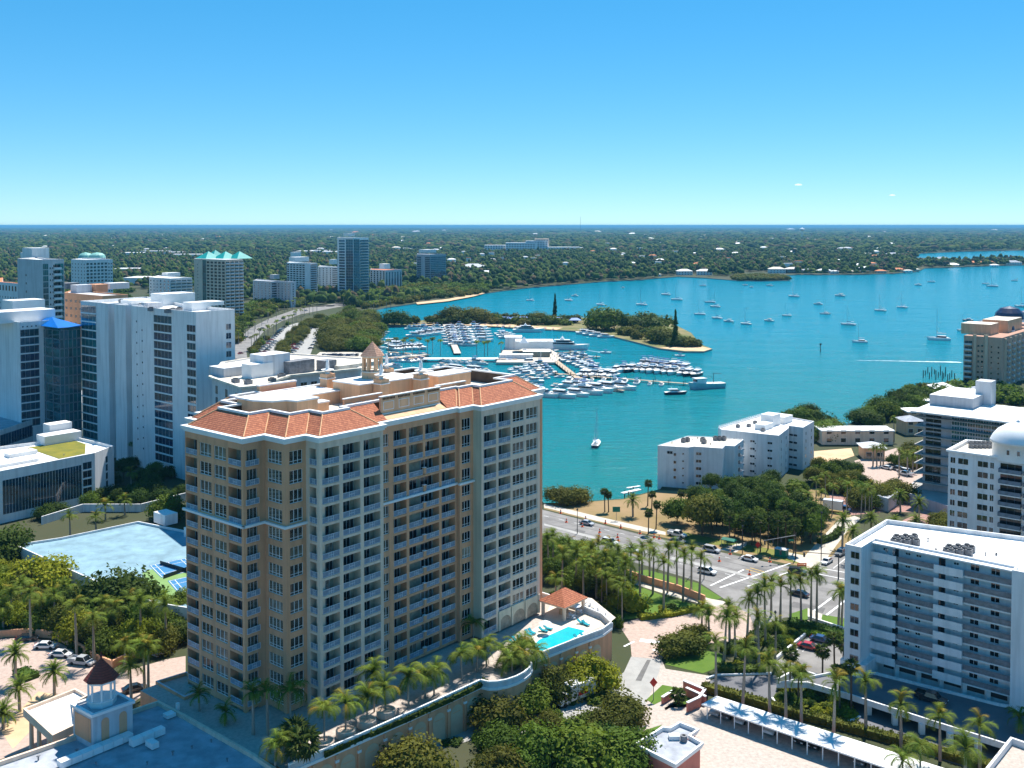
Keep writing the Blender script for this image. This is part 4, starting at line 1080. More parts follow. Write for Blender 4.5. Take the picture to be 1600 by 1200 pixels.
def court(p0, p1, p2):
    a, b_, c = [P(x, y, 5.0) for x, y in (p0, p1, p2)]; e1 = b_-a; e2 = c-a
    m_ = MB(); q = [a, a+e1, a+e1+e2, a+e2]; m_.add([(v.x-DB.c[0], v.y-DB.c[1], 5.06) for v in q], [(0,1,2,3)]); co = m_.build('tennis_court', bc_, DB.t)
    ln = MB()
    def li(s0, t0, s1, t1):
        p = a+e1*s0+e2*t0; r = a+e1*s1+e2*t1; d = (r-p).normalized(); n_ = Vector((-d.y, d.x, 0))*.07
        ln.quad(*[(v.x-DB.c[0], v.y-DB.c[1], 5.09) for v in (p-n_, r-n_, r+n_, p+n_)])
    for k in (0.03,.15,.5,.85,.97): li(k,.03,k,.97)
    for k in (.03,.25,.75,.97): li(.03,k,.97,k)
    ln.build('court_lines', M['line'], co)
court((233,884),(290,872),(252,903)); court((262,908),(330,893),(285,935))
nb = MB()
for (x, y), (x2, y2_) in (((250,882),(300,897)),((255,905),(300,889))):
    p, q = P(x,y,5), P(x2,y2_,5); p -= Vector((DB.c[0],DB.c[1],0)); q -= Vector((DB.c[0],DB.c[1],0)); nb.mark(); nb.quad(p,q,q+Vector((0,0,1)),p+Vector((0,0,1)))
nb.split('court_net', M['dark'], DB.t)
DB.box(258, 822, 4.0, 6.0, 3.0, 'bluewhite', 'stair_house', mt='white'); DB.box(297, 842, 5.0, 3.0, 2.6, 'bluewhite', 'stair_house', mt='white')

# --- tall background towers
def sky_b(name, label, steps, px, py, Y, wall, roof, par=.8, back=20, backv=20):
    z = HC-(py-352)*Y/FP
    pl = walk(px, py, z, steps)
    pl += [mv(pl[-1], 0, backv) if steps[-1][0] == pU else mv(pl[-1], back, 0)]
    pl += [mv(pl[0], back, backv if steps[-1][0] == pU else 0)]
    return Bld(name, label, 'building', pl, z, wall, roof, par=par)
# grey stucco tower with glass side
G1 = sky_b('office_tower', 'tall grey stucco tower with a green glass side and white balcony fins, far left', [(nV,66),(pU,76),(pU,84.5),(pU,100)], 27, 404, 560, 'lgrey', 'whiteroof')
G1.fac(0, wmesh(1.2,1.3,'glass','lgrey',1), 1, 9, .2, .5, G1.zt-45, G1.zt-5)
G1.fac(1, wmesh(elen(G1,1)*.85, 3.0, 'glass_teal','grey',3), 1, 18, 0, 1, G1.zt-60, G1.zt-2)
G1.fac(2, wmesh(.8,1.2,'glass','white',1), 2, 18, 0, 1, G1.zt-60, G1.zt-2)
G1.fac(3, wmesh(elen(G1,3)*.9, 3.0, 'glass_teal','grey',3), 1, 18, 0, 1, G1.zt-60, G1.zt-2)
G1.fac(3, bmesh_(4.0, 2.4, 1.6), 1, 18, 0, .5, G1.zt-60, G1.zt-2, 'balcony')
G1.box(50, 404, 10, 12, 6, 'bluewhite'); G1.box(38,403,5,5,3)
# white towers with domes
def dome(B, px, py, r, h, m, base='white'):
    p = P(px, py, B.zr); b = MB(); b.lathe((p.x-B.c[0], p.y-B.c[1], B.zr-B.z0), [(r,0),(r,h*.15)], 14, 1)
    b.lathe((p.x-B.c[0], p.y-B.c[1], B.zr-B.z0+h*.15), [(r*1.02,0),(r*.9,h*.4),(r*.6,h*.7),(.02,h*.85)], 14, 0); return b.build('dome', [M[m], M[base]], B.t)
G2 = sky_b('apartment_tower', 'white apartment tower with two pale green roof domes', [(nV,134),(pU,168),(pU,176)], 111, 405, 1100, 'bluewhite', 'lgrey', back=25, backv=25)
G2.fac(0, wmesh(1.8,1.6,'glass','white',1), 5, 12, 0, 1, 8, G2.zt-2); G2.fac(1, wmesh(elen(G2,1)/6*.72,2.3,'glass','white',1), 6, 12, 0, 1, 8, G2.zt-2); G2.fac(2, wmesh(1.8,1.6,'glass','white',1), 2, 12, 0, 1, 8, G2.zt-2)
dome(G2, 134, 404, 8, 7, 'tealp'); dome(G2, 152, 404, 9, 7, 'tealp')
G3 = sky_b('apartment_block', 'low white apartment block with curved balconies, left of the teal roofed tower', [(nV,248),(nV,266),(pU,300)], 233, 433, 1130, 'bluewhite', 'whiteroof', back=30, backv=30)
G3.fac(0, wmesh(1.8,1.6,'glass','white',1), 3, 8, 0, 1, 4, G3.zt-1); G3.fac(1, wmesh(3,2.2,'glass_blue','white',1), 3, 8, 0, 1, 4, G3.zt-1); G3.fac(2, bmesh_(elen(G3,2)/4*.9,2.2,1.6), 4, 8, 0, 1, 4, G3.zt-1, 'balcony')
G3.box(262, 432, 16, 12, 4)
G4 = sky_b('apartment_tower', 'beige high rise with bright teal pyramid roofs and stacked balconies', [(nV,316),(nV,322),(nV,352),(pU,380)], 303, 404, 1000, 'cream', 'lgrey', par=0, back=30, backv=34)
G4.fac(0, wmesh(1.3,1.3,'glass','cream',1), 1, 15, .2,.7, 6, G4.zt-3); G4.fac(1, wmesh(elen(G4,1)*.9,3.2,'glass_teal','green',1), 1, 17, 0,1, 3, G4.zt-1)
G4.fac(2, wmesh(elen(G4,2)/5*.68,2.1,'glass','cream',1), 5, 17, 0, 1, 3, G4.zt-1); G4.fac(3, bmesh_(elen(G4,3)/4*.8,2.2,1.5,'whiterail','cream'), 4, 17, 0, 1, 3, G4.zt-1, 'balcony')
for x, y, r in ((317,404,9),(344,404,9),(366,404,9),(330,401,7)):
    p = P(x, y, G4.zt); b = MB(); q = [(-r,-r),(r,-r),(r,r),(-r,r)]
    ca, sa = math.cos(UA), math.sin(UA); q = [(a*ca-c*sa+p.x-G4.c[0]+r*.4, a*sa+c*ca+p.y-G4.c[1]+r*.7) for a, c in q]; ax = (sum(a[0] for a in q)/4, sum(a[1] for a in q)/4)
    for k in range(4): b.add([(q[k][0],q[k][1],G4.zt+.05),(q[(k+1)%4][0],q[(k+1)%4][1],G4.zt+.05),(ax[0],ax[1],G4.zt+7)], [(0,1,2)])
    b.build('pyramid_roof', M['teal'], G4.t)
G5 = sky_b('apartment_block', 'pale lilac grey slab block beside the palm lined road, lowest of the skyline row', [(nV,424),(pU,433),(nV,454),(pU,462)], 395, 438, 1150, 'lgrey', 'grey', back=22, backv=22)
for i, nx in ((0,5),(2,4),(3,1)): G5.fac(i, wmesh(1.5,1.7,'glass','lgrey',1), nx, 9, 0, 1, 3, G5.zt-1)
G5.fac(1, wmesh(elen(G5,1)*.8,1.6,'glass','grey',3), 1, 9, 0, 1, 3, G5.zt-1); G5.box(428, 436, 8, 8, 5, 'grey')
G6 = sky_b('apartment_tower', 'white stepped apartment tower with a conical roof top, in the middle of the skyline', [(nV,484),(pU,496)], 448, 410, 1300, 'bluewhite', 'whiteroof', back=26, backv=26)
G6.fac(0, wmesh(elen(G6,0)/6*.6,1.8,'glass','white',1), 6, 14, 0, .8, 3, G6.zt-1); G6.fac(1, bmesh_(elen(G6,1)*.8), 1, 14, 0, 1, 3, G6.zt-1, 'balcony'); G6.box(462,409,22,14,6); G6.box(460,405,12,9,10)
G7 = sky_b('apartment_block', 'white balcony slab block standing against the tall glass tower', [(nV,519),(nV,546),(pU,548)], 497, 416, 1370, 'bluewhite', 'whiteroof', back=22, backv=22)
G7.fac(0, wmesh(2,1.6,'glass','white',1), 4, 13, 0, 1, 2, G7.zt-1); G7.fac(1, bmesh_(elen(G7,1)/3*.95,2.0,1.5), 3, 13, 0, 1, 2, G7.zt-1, 'balcony'); G7.box(520,413,8,8,7)
G8 = sky_b('glass_tower', 'tallest blue glass tower on the skyline with thin white balcony slabs', [(nV,540),(nV,552),(pU,562),(pU,576)], 527, 371, 1270, 'bluewhite', 'whiteroof', back=30, backv=30)
G8.fac(0, wmesh(elen(G8,0)*.7,2.6,'glass_blue','white',3), 1, 20, .1, 1, 4, G8.zt-2); G8.fac(1, wmesh(elen(G8,1)*.95,3.4,'glass_blue','white',3), 1, 20, 0, 1, 4, G8.zt-2)
G8.fac(2, wmesh(elen(G8,2)*.95,3.4,'glass_blue','grey',3), 1, 20, 0, 1, 4, G8.zt-2); G8.fac(3, bmesh_(elen(G8,3)*.95,2.6,1.8,'rail_glass','white','glass_blue'), 1, 20, 0, 1, 4, G8.zt-2, 'balcony'); G8.box(545,369,12,12,4)
G9 = sky_b('apartment_block', 'mid rise block with red rimmed roof and tall blue window bays by the bay', [(nV,602),(pU,628)], 578, 421, 1430, 'lgrey', 'orange', back=26, backv=26)
G9.fac(0, wmesh(3.0,2.2,'glass','white',1), 5, 9, 0, 1, 2, G9.zt-1); G9.fac(1, wmesh(2.6,G9.zt-5,'glass_blue','white',1), 6, 1, 0, 1, 2, G9.zt-1); G9.box(600,420,12,10,7,'white')
G10 = sky_b('office_tower', 'dark banded square tower standing alone right of the skyline', [(nV,664),(nV,672),(pU,697)], 651, 397, 1540, 'grey', 'grey', back=30, backv=28)
G10.fac(0, wmesh(elen(G10,0)*.5,2.0,'glass_blue','grey',2), 1, 15, 0, .6, 2, G10.zt-3); G10.fac(1, wmesh(elen(G10,1)*.95,2.0,'glass_blue','dark',2), 1, 15, 0, 1, 2, G10.zt-3)
G10.fac(2, wmesh(elen(G10,2)*.95,2.0,'glass_blue','dark',4), 1, 15, 0, 1, 2, G10.zt-3); G10.box(668,395,20,20,5,'bluewhite','rooftop_box')
G11 = sky_b('hotel', 'white hotel with arched top floor and orange roof, cropped by the left edge', [(nV,27),(pU,32)], -30, 438, 640, 'bluewhite', 'orange', par=0, back=24, backv=24)
G11.fac(0, wmesh(2.0,3.2,'glass','white',1), 12, 1, 0, 1, G11.zt-5, G11.zt-1); G11.fac(0, wmesh(1.0,1.3,'glass','white',1), 14, 9, 0, 1, G11.zt-38, G11.zt-6)
G12 = sky_b('office_block', 'brown and tan office block with a terracotta edged roof behind the white tower', [(nV,160),(pU,200)], 100, 457, 640, 'tan', 'lgrey', back=30, backv=40)
G12.fac(0, wmesh(2.6,1.7,'glass','tan',2), 8, 8, 0, 1, 10, G12.zt-1); G12.fac(1, wmesh(2.6,2.0,'glass','white',2), 8, 2, 0, 1, G12.zt-8, G12.zt-1)
G12.box(120,458,10,8,5,'lgrey'); G12.box(150,457,8,10,5,'tan'); G12.box(172,452,14,8,4,'white'); G12.box(104,452,9,9,4,'mechgrey')
# hospital far off
HS = [(757,383,36,2.4,'white'),(790,379,50,3,'white'),(822,376,34,3,'whitewall'),(836,373,22,3,'cream'),(856,386,50,2,'white'),(880,387,32,2,'whitewall')]
ht = thing('hospital', 'cluster of white hospital blocks among trees near the horizon', 'building', P(820, 394, 0), 0); hp = P(820,394,0)
wm_ = wmesh(3.2, 3.0, 'glass_blue', 'white', 1)
for (x, yt, wpx, dd, m_) in HS:
    Y = hp.y+RN.uniform(-40, 60); wd = wpx*Y/FP; z_ = HC-(yt-352)*Y/FP; X = (x-800)/FP*Y
    b = MB(); b.box(X-hp.x, Y-hp.y, 0, X+wd-hp.x, Y-hp.y+40, z_); wo = b.build('wing', M[m_], ht)
    for k in range(int(z_/7)):
        for j in range(int(wd/9)): put(wm_, 'window', wo, (X-hp.x+5+9*j, Y-hp.y, 3+7*k), 0, (1.5,1,1.2))
# --- long pale building behind the main tower
Z = 44
pl = [tuple(P(x, y, Z))[:2] for x, y in ((331,588),(378,604),(402,602),(450,586),(560,575),(566,560),(440,552),(350,566))]
HB = Bld('apartment_block', 'pale grey block with a wide white roof deck and cooling units behind the tan tower', 'building', pl, Z, 'lgrey', 'tanroof', par=.3)
HB.fac(0, wmesh(2.0,2.6,'glass','lgrey',2), 3, 11, 0, 1, 5, Z-1.5); HB.fac(2, wmesh(1.9,2.4,'glass','lgrey',2), 4, 11, 0, 1, 5, Z-1.5); HB.fac(3, wmesh(2.2,2.2,'glass','lgrey',2), 7, 11, 0, 1, 5, Z-1.5)
b = MB(); L_ = ccw([(p[0]-HB.c[0], p[1]-HB.c[1]) for p in pl]); b.walls(offset(L_, -1.0), Z-.5, Z+.1); b.ring(offset(L_, -1.0), L_, Z+.1); b.ring(L_, offset(L_, -1.0), Z-.5); b.build('roof_overhang', M['tanroof'], HB.t)
HB.box(350, 590, 16, 8, 2.8, 'lgrey', mt='white'); HB.box(393, 592, 8, 5, 4.2, 'white'); HB.box(412, 589, 10, 7, 6.5, 'bluewhite', mt='white')
HB.box(452, 586, 5, 4, 4.0, 'mechgrey', 'cooling_tower'); HB.box(472, 583, 5, 4, 4.0, 'mechgrey', 'cooling_tower'); HB.box(507, 580, 5, 4, 3.2, 'mechgrey', 'cooling_tower'); HB.box(530,579,18,8,1.4,'tanroof')
for x, y in ((388,600),(425,597),(440,590),(515,585),(368,598)): HB.mech(x, y, 1.8, 1.4)

# --- bayside white blocks
pl = [tuple(P(x, y, 14.2))[:2] for x, y in ((1027.5,696),(1076,699),(1084,697.5),(1129,700.5),(1133,696),(1148,697),(1162,686.5),(1120,683),(1075,681))]
W1 = Bld('apartment_block', 'plain white five storey block on the water with cream flat roof, nearer of the two', 'building', pl, 14.2, 'whitewall', 'tanroof', par=.2)
W1.fac(0, wmesh(1.0,1.1,'glass','white',1), 1, 4, .5,.62, 3, 13.5); W1.fac(0, wmesh(.7,.7,'glass','white',1), 1, 5, .75,.9, 1.5, 14); W1.fac(2, wmesh(1.9,1.1,'glass','white',2), 1, 5, .05,.3, 1, 13.8); W1.fac(0, wmesh(2.0,1.1,'glass','white',2), 1, 1, .3,.5, 11.5, 14)
W1.fac(5, bmesh_(3.0,2.0,1.2), 1, 5, 0, 1, .8, 13.8, 'balcony')
for x, y in ((1068,691),(1074,690),(1100,693),(1118,688),(1124,688),(1131,688),(1098,690)): W1.mech(x, y, 1.4, 1.6)
pl = [tuple(P(x, y, 15.8))[:2] for x, y in ((1122,667.5),(1127,671),(1217,680.5),(1232,669),(1233,665),(1255,668),(1272,658),(1232,651),(1190,648))]
W2 = Bld('apartment_block', 'bright white stepped block on the water with roof terrace, behind the plain one', 'building', pl, 15.8, 'whitewall', 'whiteroof', par=.5)
W2.fac(1, wmesh(1.8,.9,'glass','white',2), 3, 5, .1, 1, 1.5, 15); W2.fac(1, wmesh(.6,.6,'glass','white',1), 2, 5, .3, .7, 1, 14.5); W2.fac(2, wmesh(1.0,1.4,'glass','white',1), 2, 5, 0, 1, 1.2, 15); W2.fac(4, wmesh(1.6,.9,'glass','white',1), 2, 5, 0, .6, 1, 14.8); W2.fac(5, wmesh(1.0,1.4,'glass','white',1), 2, 5, 0, 1, 1.2, 15)
W2.box(1195,673,7,4,2.0); W2.box(1208,667,6,5,4.2); W2.box(1226,663,7,7,2.6)
for x, y in ((1153,668),(1180,662),(1186,670),(1192,674),(1170,667)): W2.mech(x, y, 1.3, 1.2)
b = MB()
for k in range(24):
    p = P(1124+66*k/23, 668-19*k/23, 15.8); b.mark(); b.box(p.x-W2.c[0]-.15, p.y-W2.c[1]-.15, 15.8, p.x-W2.c[0]+.15, p.y-W2.c[1]+.15, 16.6)
b.split('roof_post', M['white'], W2.t)

# --- peach resort block with navy domes
Z = 28
pl = walk(1506, 524, Z, [(nV,1521),(nV,1526),(nV,1538),(nV,1544),(nV,1566),(pU,1640)]); pl += [mv(pl[-1], 0, 40), mv(pl[0], 30, 0)]
RZ = Bld('resort_block', 'peach resort building with white pilasters and navy blue domes at the right edge', 'building', pl, Z, mat('resort_wall', (0.60,0.36,0.26)), mat('resort_roof', (0.42,0.24,0.17)), par=0)
RZ.fac(0, bmesh_(elen(RZ,0)*.8,2.2,2.0,'lgrey','tan2'), 1, 8, 0, 1, 1.5, Z-2, 'balcony'); RZ.fac(2, wmesh(1.2,1.3,'glass','tan2',1), 2, 8, 0, 1, 1.5, Z-3); RZ.fac(4, wmesh(.9,1.0,'glass','tan2',1), 2, 8, 0, 1, 1.5, Z-3)
RZ.fac(5, bmesh_(2.6,2.2,1.5,'lgrey','cream'), 10, 8, 0.05, 1, 1.5, Z-2, 'balcony')
RZ.fac(5, wmesh(1.0,Z-1,'cream','cream',1,proud=1.2), 10, 1, 0, .95, 0.1, 5, 'pilaster'); RZ.fac(1, wmesh(elen(RZ,1),Z+1,'cream','cream',1,proud=.8), 1, 1, 0, 1, 0.1, 5, 'pilaster'); RZ.fac(3, wmesh(elen(RZ,3),Z+1,'cream','cream',1,proud=.8), 1, 1, 0, 1, 0.1, 5, 'pilaster')
RZ.zr = Z; RZ.box(1548,524,16,16,6,'tan2',mt='tanroof'); RZ.box(1575,520,30,14,7,'tan2',mt='tanroof')
dome(RZ, 1534, 513, 5, 5, 'navy'); dome(RZ, 1571, 517, 5, 5, 'navy'); 
RZ.zr = Z+4; dome(RZ, 1577, 501, 8.5, 9, 'navy'); RZ.zr = Z+3; dome(RZ, 1600, 500, 6, 6, 'navy')

# --- concrete frame tower under construction
Z = 29
pl = walk(1443, 641, Z, [(nV,1475),(nV,1640)]); pl += [mv(pl[-1], 24, 0), mv(pl[0], 24, 0)]
CT = Bld('unfinished_block', 'grey concrete frame building still under construction behind the domed white tower', 'building', pl, Z-.6, 'grey', 'whiteroof', par=0)
b = MB(); L_ = ccw([(p[0]-CT.c[0], p[1]-CT.c[1]) for p in pl]); q_ = offset(L_, -2.2)
for k in range(9):
    b.mark(); b.prism(q_, 2.2+3.08*k, 2.5+3.08*k)
b.split('floor_slab', M['concrete'], CT.t)
b = MB(); b.prism(offset(L_, -3.2), Z-.55, Z-.1); b.build('roof_slab', M['whiteroof'], CT.t)
CT.zr = Z-.1
CT.fac(1, wmesh(2.6,2.5,'glass_teal','white',3,rows=1), 7, 8, .08, .62, 5.6, Z-.9)
CT.fac(0, wmesh(5,2.4,'glass','concrete',2), 1, 8, .1, .9, 5.6, Z-.9)
CT.box(1520, 640, 22, 14, 3.6, 'grey', 'penthouse', mt='whiteroof'); CT.box(1548,634,6,5,8,'lgrey','lift_tower'); CT.box(1500,637,5,5,1.2,'lgrey')
b = MB(); p = P(1436,770,0)
hoard = walk(1410, 748, 6, [(nV,1500)]) 
# --- white tower with a big dome
Z = 31
pl = walk(1482, 703, Z, [(nV,1561),(nV,1640)]); pl += [mv(pl[-1], 24, 0), mv(pl[0], 16, 0)]
DT = Bld('domed_tower', 'white apartment tower with a large white dome, cropped by the right edge', 'tower', pl, Z, 'whitewall', 'tanroof', par=.8)
for (f0, f1, w_) in ((.06,.13,1.3),(.22,.38,2.6),(.60,.78,2.6),(.82,.92,1.0)):
    DT.fac(0, wmesh(w_,1.6,'glass','white',2), 1, 10, f0, f1, 2.5, Z-.5)
DT.fac(1, bmesh_(elen(DT,1)/2*.9,2.1,1.7,'rail_glass','white'), 2, 10, 0, 1, 2.2, Z-.8, 'balcony')
b = MB(); L_ = ccw([(p[0]-DT.c[0], p[1]-DT.c[1]) for p in pl]); b.walls(offset(L_, -.5), Z-.35, Z+.1); b.ring(offset(L_, -.5), offset(L_, .1), Z+.1); b.build('cornice', M['white'], DT.t)
p = P(1590, 712, Z); p = Vector((p.x-DT.c[0], p.y-DT.c[1], 0)); b = MB()
b.lathe((p.x,p.y,Z-.8), [(6.0,0),(6.0,4.2),(6.6,4.3),(6.6,4.8)], 32, 0); b.lathe((p.x,p.y,Z+4), [(6.5,0),(5.9,1.2),(4.7,2.7),(2.7,4.0),(.8,4.6),(.02,4.7)], 32, 0)
b.lathe((p.x,p.y,Z+8.4), [(.5,0),(.5,.5),(.02,.9)], 10, 0); b.build('dome', M['white'], DT.t, smooth=True)
for k in range(5): put(wmesh(.8,1.3,'glass','white',1), 'window', DT.t, (p.x+6.02*math.cos(-2.4+k*.4), p.y+6.02*math.sin(-2.4+k*.4), Z+1), -2.4+k*.4+math.pi/2)
for k in range(12): DT.mech(1518+k%6*6.5, 695+(k//6)*5, 1.3, 1.0)

# --- white corridor condominium, right foreground
Z = 28
a = walk(1320.5, 850, Z, [(nV,1346),(pU,1363)]); a2 = walk(0, 0, Z, [(nV,1583)], start=(a[2][0], a[2][1], Z))
dep = walk(1320.5, 850, Z, [(pU,1385)]); du = (Vector(dep[1])-Vector(dep[0])).length
P0 = mv(a[2], 1.6, 0); P1 = mv(a2[1], 1.6, 0)
F1 = mv(a2[1], -.8, 0)
plc = [a[0], a[1], mv(a[1], (Vector(a[2])-Vector(a[1])).length+1.6, 0), P1, F1, mv(F1, 0, -9), mv(F1, du+4, -9), mv(dep[1], 0, 0)]
CD = Bld('condominium_block', 'white nine storey block with open corridors and rooftop condensers, right foreground', 'building', plc, Z, 'bluewhite', 'whiteroof', par=.9, pt=.4)
FL = [4.6+2.53*k for k in range(9)]
me = wmesh(1.7,1.35,'glass','grey',2)
for k in range(9):
    if k < 8 or True: CD.fac(0, me, 1, 1, .3, .95, FL[k]+.7, FL[k]+2)
sl = MB(); rl = MB(); wl = MB()
c = CD.c; dN = Vector(nV); nO = Vector((-U.x, -U.y)); A0 = Vector(a[2])
Lf = (Vector(a2[1])-A0).length
def cpt(x, o): q = A0+dN*x+nO*o; return (q.x-c[0], q.y-c[1])
segs = [(0, .19, 1), (.19, .465, 0), (.465, .67, 1), (.67, 1, 0)]
for k in range(9):
    z = FL[k]
    sl.mark(); sl.prism(ccw([cpt(0,0),cpt(Lf,0),cpt(Lf,-1.6),cpt(0,-1.6)]), z-.22, z)
    for (s0, s1, so_) in segs:
        x0, x1 = Lf*s0, Lf*s1
        if so_: wl.mark(); wl.prism(ccw([cpt(x0,.55),cpt(x1,.55),cpt(x1,.40),cpt(x0,.40)]), z-.35, z+1.15); wl.prism(ccw([cpt(x0,.39),cpt(x1,.39),cpt(x1,.001),cpt(x0,.001)]), z-.22, z)
        else:
            rl.mark(); rl.prism(ccw([cpt(x0+.05,0),cpt(x1-.05,0),cpt(x1-.05,-.06),cpt(x0+.05,-.06)]), z+.1, z+1.05)
sl.split('corridor_slab', M['white'], CD.t); wl.split('corridor_parapet', M['bluewhite'], CD.t); rl.split('corridor_railing', M['mechgrey'], CD.t)
for k in range(9):
    for (f, w_, nm) in ((.08,.9,0),(.16,1.2,1),(.25,1.0,0),(.33,1.0,0),(.50,1.3,1),(.60,1.0,0),(.73,1.6,2),(.87,1.6,2)):
        z = FL[k]+(1.2 if nm == 0 else (.05 if nm == 1 else .8)); h_ = (.55, 2.0, 1.25)[nm]
        x = Lf*f; q = A0+dN*x+nO*(-1.6)
        put(cached(wmesh, w_, h_, 'glass', 'grey' if nm == 1 else 'white', 1 if nm == 1 else 2), 'door' if nm == 1 else 'window', CD.t, (q.x-c[0], q.y-c[1], z), math.atan2(nO.y, nO.x)+math.pi/2)
b = MB(); b.prism(ccw([cpt(0,.0),cpt(Lf,.0),cpt(Lf,-1.65),cpt(0,-1.65)]), 27.35, 27.6); b.build('roof_overhang', M['white'], CD.t)
for (cx0, cy0, nn) in ((1397,850,11),(1479,866,12)):
    for k in range(nn):
        CD.mech(cx0+(k % 6)*7+(k//6)*4, cy0-(k % 6)*.2-(k//6)*5+(k%2)*2.5, 1.15, 1.35, name='condenser')
for k in range(14): CD.mech(1380+RN.random()*180, 858+RN.random()*10, .35, .5, name='roof_vent')
# columns below, dark strip painted in as shade of the open ground floor
b = MB()
for k in range(7):
    x = Lf*(.02+k*.163); q = cpt(x, -1.0); b.mark(); b.box(q[0]-.4, q[1]-.4, 0, q[0]+.4, q[1]+.4, 4.4)
b.split('column', M['white'], CD.t)
b = MB(); b.prism(ccw([cpt(2,-1.65),cpt(Lf-1,-1.65),cpt(Lf-1,-1.45),cpt(2,-1.45)]), 2.9, 4.35); b.build('painted_void_shade', M['dark'], CD.t)
# parking deck in front
dpx = [(1215,1066),(1262,1066),(1322,1083),(1450,1124),(1575,1163),(1680,1200),(1720,1130),(1600,1105),(1560,1098),(1370,1050),(1326,1044)]
DK = Bld('parking_deck', 'raised parking deck with white edge beam below the white corridor block', 'parking deck', [tuple(P(x,y,3.0))[:2] for x, y in dpx], 3.0, 'bluewhite', 'asphalt2', par=.5, z0=1.9)
b = MB()
for (x, y) in ((1357,1112),(1398,1128),(1440,1142),(1484,1157),(1528,1172)):
    q = P(x, y, 0.5); b.mark(); b.box(q.x-DK.c[0]-.45, q.y-DK.c[1]-.45, -1.9, q.x-DK.c[0]+.45, q.y-DK.c[1]+.45, 0)
b.split('column', M['white'], DK.t)
# stair box on deck
b = MB(); q0 = P(1352,1062,2.5); pq = [mv(q0), mv(q0,6,0), mv(q0,6,5), mv(q0,0,5)]; b.prism(ccw([(x-CD.c[0], y-CD.c[1]) for x, y in pq]), 2.4, 5.2); b.build('entry_box', M['bluewhite'], CD.t)

# --- carport
Z = 2.6
cpx = [(1096,1100),(1120,1087.3),(1620,1246),(1620,1281)]
CPt = [tuple(P(x, y, Z))[:2] for x, y in cpx]
cp_ = thing('carport', 'long white flat roofed carport crossed by palm shadows in the lower right', 'carport', (CPt[0][0], CPt[0][1], 0))
b = MB(); b.prism(ccw([(x-CPt[0][0], y-CPt[0][1]) for x, y in CPt]), Z-.25, Z); b.build('roof', M['white'], cp_)
fa, fb = Vector(CPt[0]), Vector(CPt[3]); ba = Vector(CPt[1]); bb_ = Vector(CPt[2]); Lc = (fb-fa).length; dc = (fb-fa)/Lc
b = MB(); k = 0; x = 1.0
while x < Lc-1:
    p = fa+dc*x; q = p-fa; w_ = (ba-fa)
    b.mark(); b.box(q.x-.08+w_.x*.06, q.y-.08+w_.y*.06, 0, q.x+.08+w_.x*.06, q.y+.08+w_.y*.06, Z-.25); x += 2.75
b.split('post', M['white'], cp_)
b = MB(); q0 = ba-fa; q1 = bb_-fa; d2 = (q1-q0).normalized(); b.obox(q0-d2*0+Vector((d2.y,-d2.x))*.2, d2, (q1-q0).length, .15, 0, 2.2); b.build('back_wall', M['pinkwall'], cp_)

# --- pink gatehouse with stepped white roof
gpx = [(991,1161.5),(1056,1194.5),(1100,1160.5),(1079,1148.5),(1093,1139),(1062,1127),(1046,1136),(1035,1134.5)]
gp = [tuple(P(x, y, 4.2))[:2] for x, y in gpx]
GH = Bld('gatehouse', 'small salmon pink gatehouse with stepped white parapet and grey flat roof', 'building', offset(ccw(gp), .5), 3.5, 'pinkwall', 'greyroof', par=0)
gc = GH.c; Lg = ccw([(x-gc[0], y-gc[1]) for x, y in gp]); b = MB()
b.walls(offset(Lg, .25), 3.3, 3.55); b.walls(offset(Lg, .12), 3.55, 3.85); b.walls(Lg, 3.85, 4.2); b.ring(offset(Lg,.12), offset(Lg,.3), 3.55); b.ring(Lg, offset(Lg,.2), 3.85); b.ring(Lg, offset(Lg,.35), 4.2); b.walls(offset(Lg,.35), 3.3, 4.2, 0, True); b.ring(offset(Lg,.8), offset(Lg,.25), 3.3)
b.build('parapet', M['white'], GH.t)
GH.fac(4, wmesh(1.0,1.6,'glass','white',1), 1, 1, .4,.7, .9, 3)
b = MB(); q = P(1057,1157,3.5); b.box(q.x-gc[0]-1.2,q.y-gc[1],3.5,q.x-gc[0]+.6,q.y-gc[1]+1.2,4.2); b.lathe((q.x-gc[0]+1.2,q.y-gc[1]-.2,3.5),[(.6,0),(.6,1.0),(.3,1.02)],12,1); b.build('air_handler', [M['white'], M['mechgrey']], GH.t)
# bottom right corner roof
pl = [tuple(P(x, y, 4.5))[:2] for x, y in ((1530,1212),(1579,1151),(1640,1172),(1640,1250),(1530,1260))]
CRB = Bld('low_building', 'corner of a flat roof with white parapet cut by the bottom right of the frame', 'building', pl, 4.5, 'white', 'palepave', par=1.1, pt=.4)

# --- bottom left: hotel arrival building
pl = [tuple(P(x, y, 7.0))[:2] for x, y in ((-30,1198),(115,1149),(207,1108),(248,1094),(290,1116),(398,1177),(450,1212),(450,1420),(-30,1420))]
HT = Bld('hotel_wing', 'low flat roofed hotel wing with ducts, lying in the shade of the tan tower', 'building', pl, 7.0, 'cream', 'greyroof', par=.7, pt=.5)
def duct(px, py, du, dv, h=1.3, seg=5):
    p = P(px, py, 6.3); n_ = max(1, int(max(du, dv)/1.6)); b = MB()
    for k in range(n_):
        if du > dv: q = [mv(p, du*k/n_), mv(p, du*(k+.96)/n_), mv(p, du*(k+.96)/n_, dv), mv(p, du*k/n_, dv)]
        else: q = [mv(p, 0, dv*k/n_), mv(p, du, dv*k/n_), mv(p, du, dv*(k+.96)/n_), mv(p, 0, dv*(k+.96)/n_)]
        b.prism(ccw([(x-HT.c[0], y-HT.c[1]) for x, y in q]), 6.5, 6.3+h)
    o = b.build('duct', M['white'], HT.t); return o
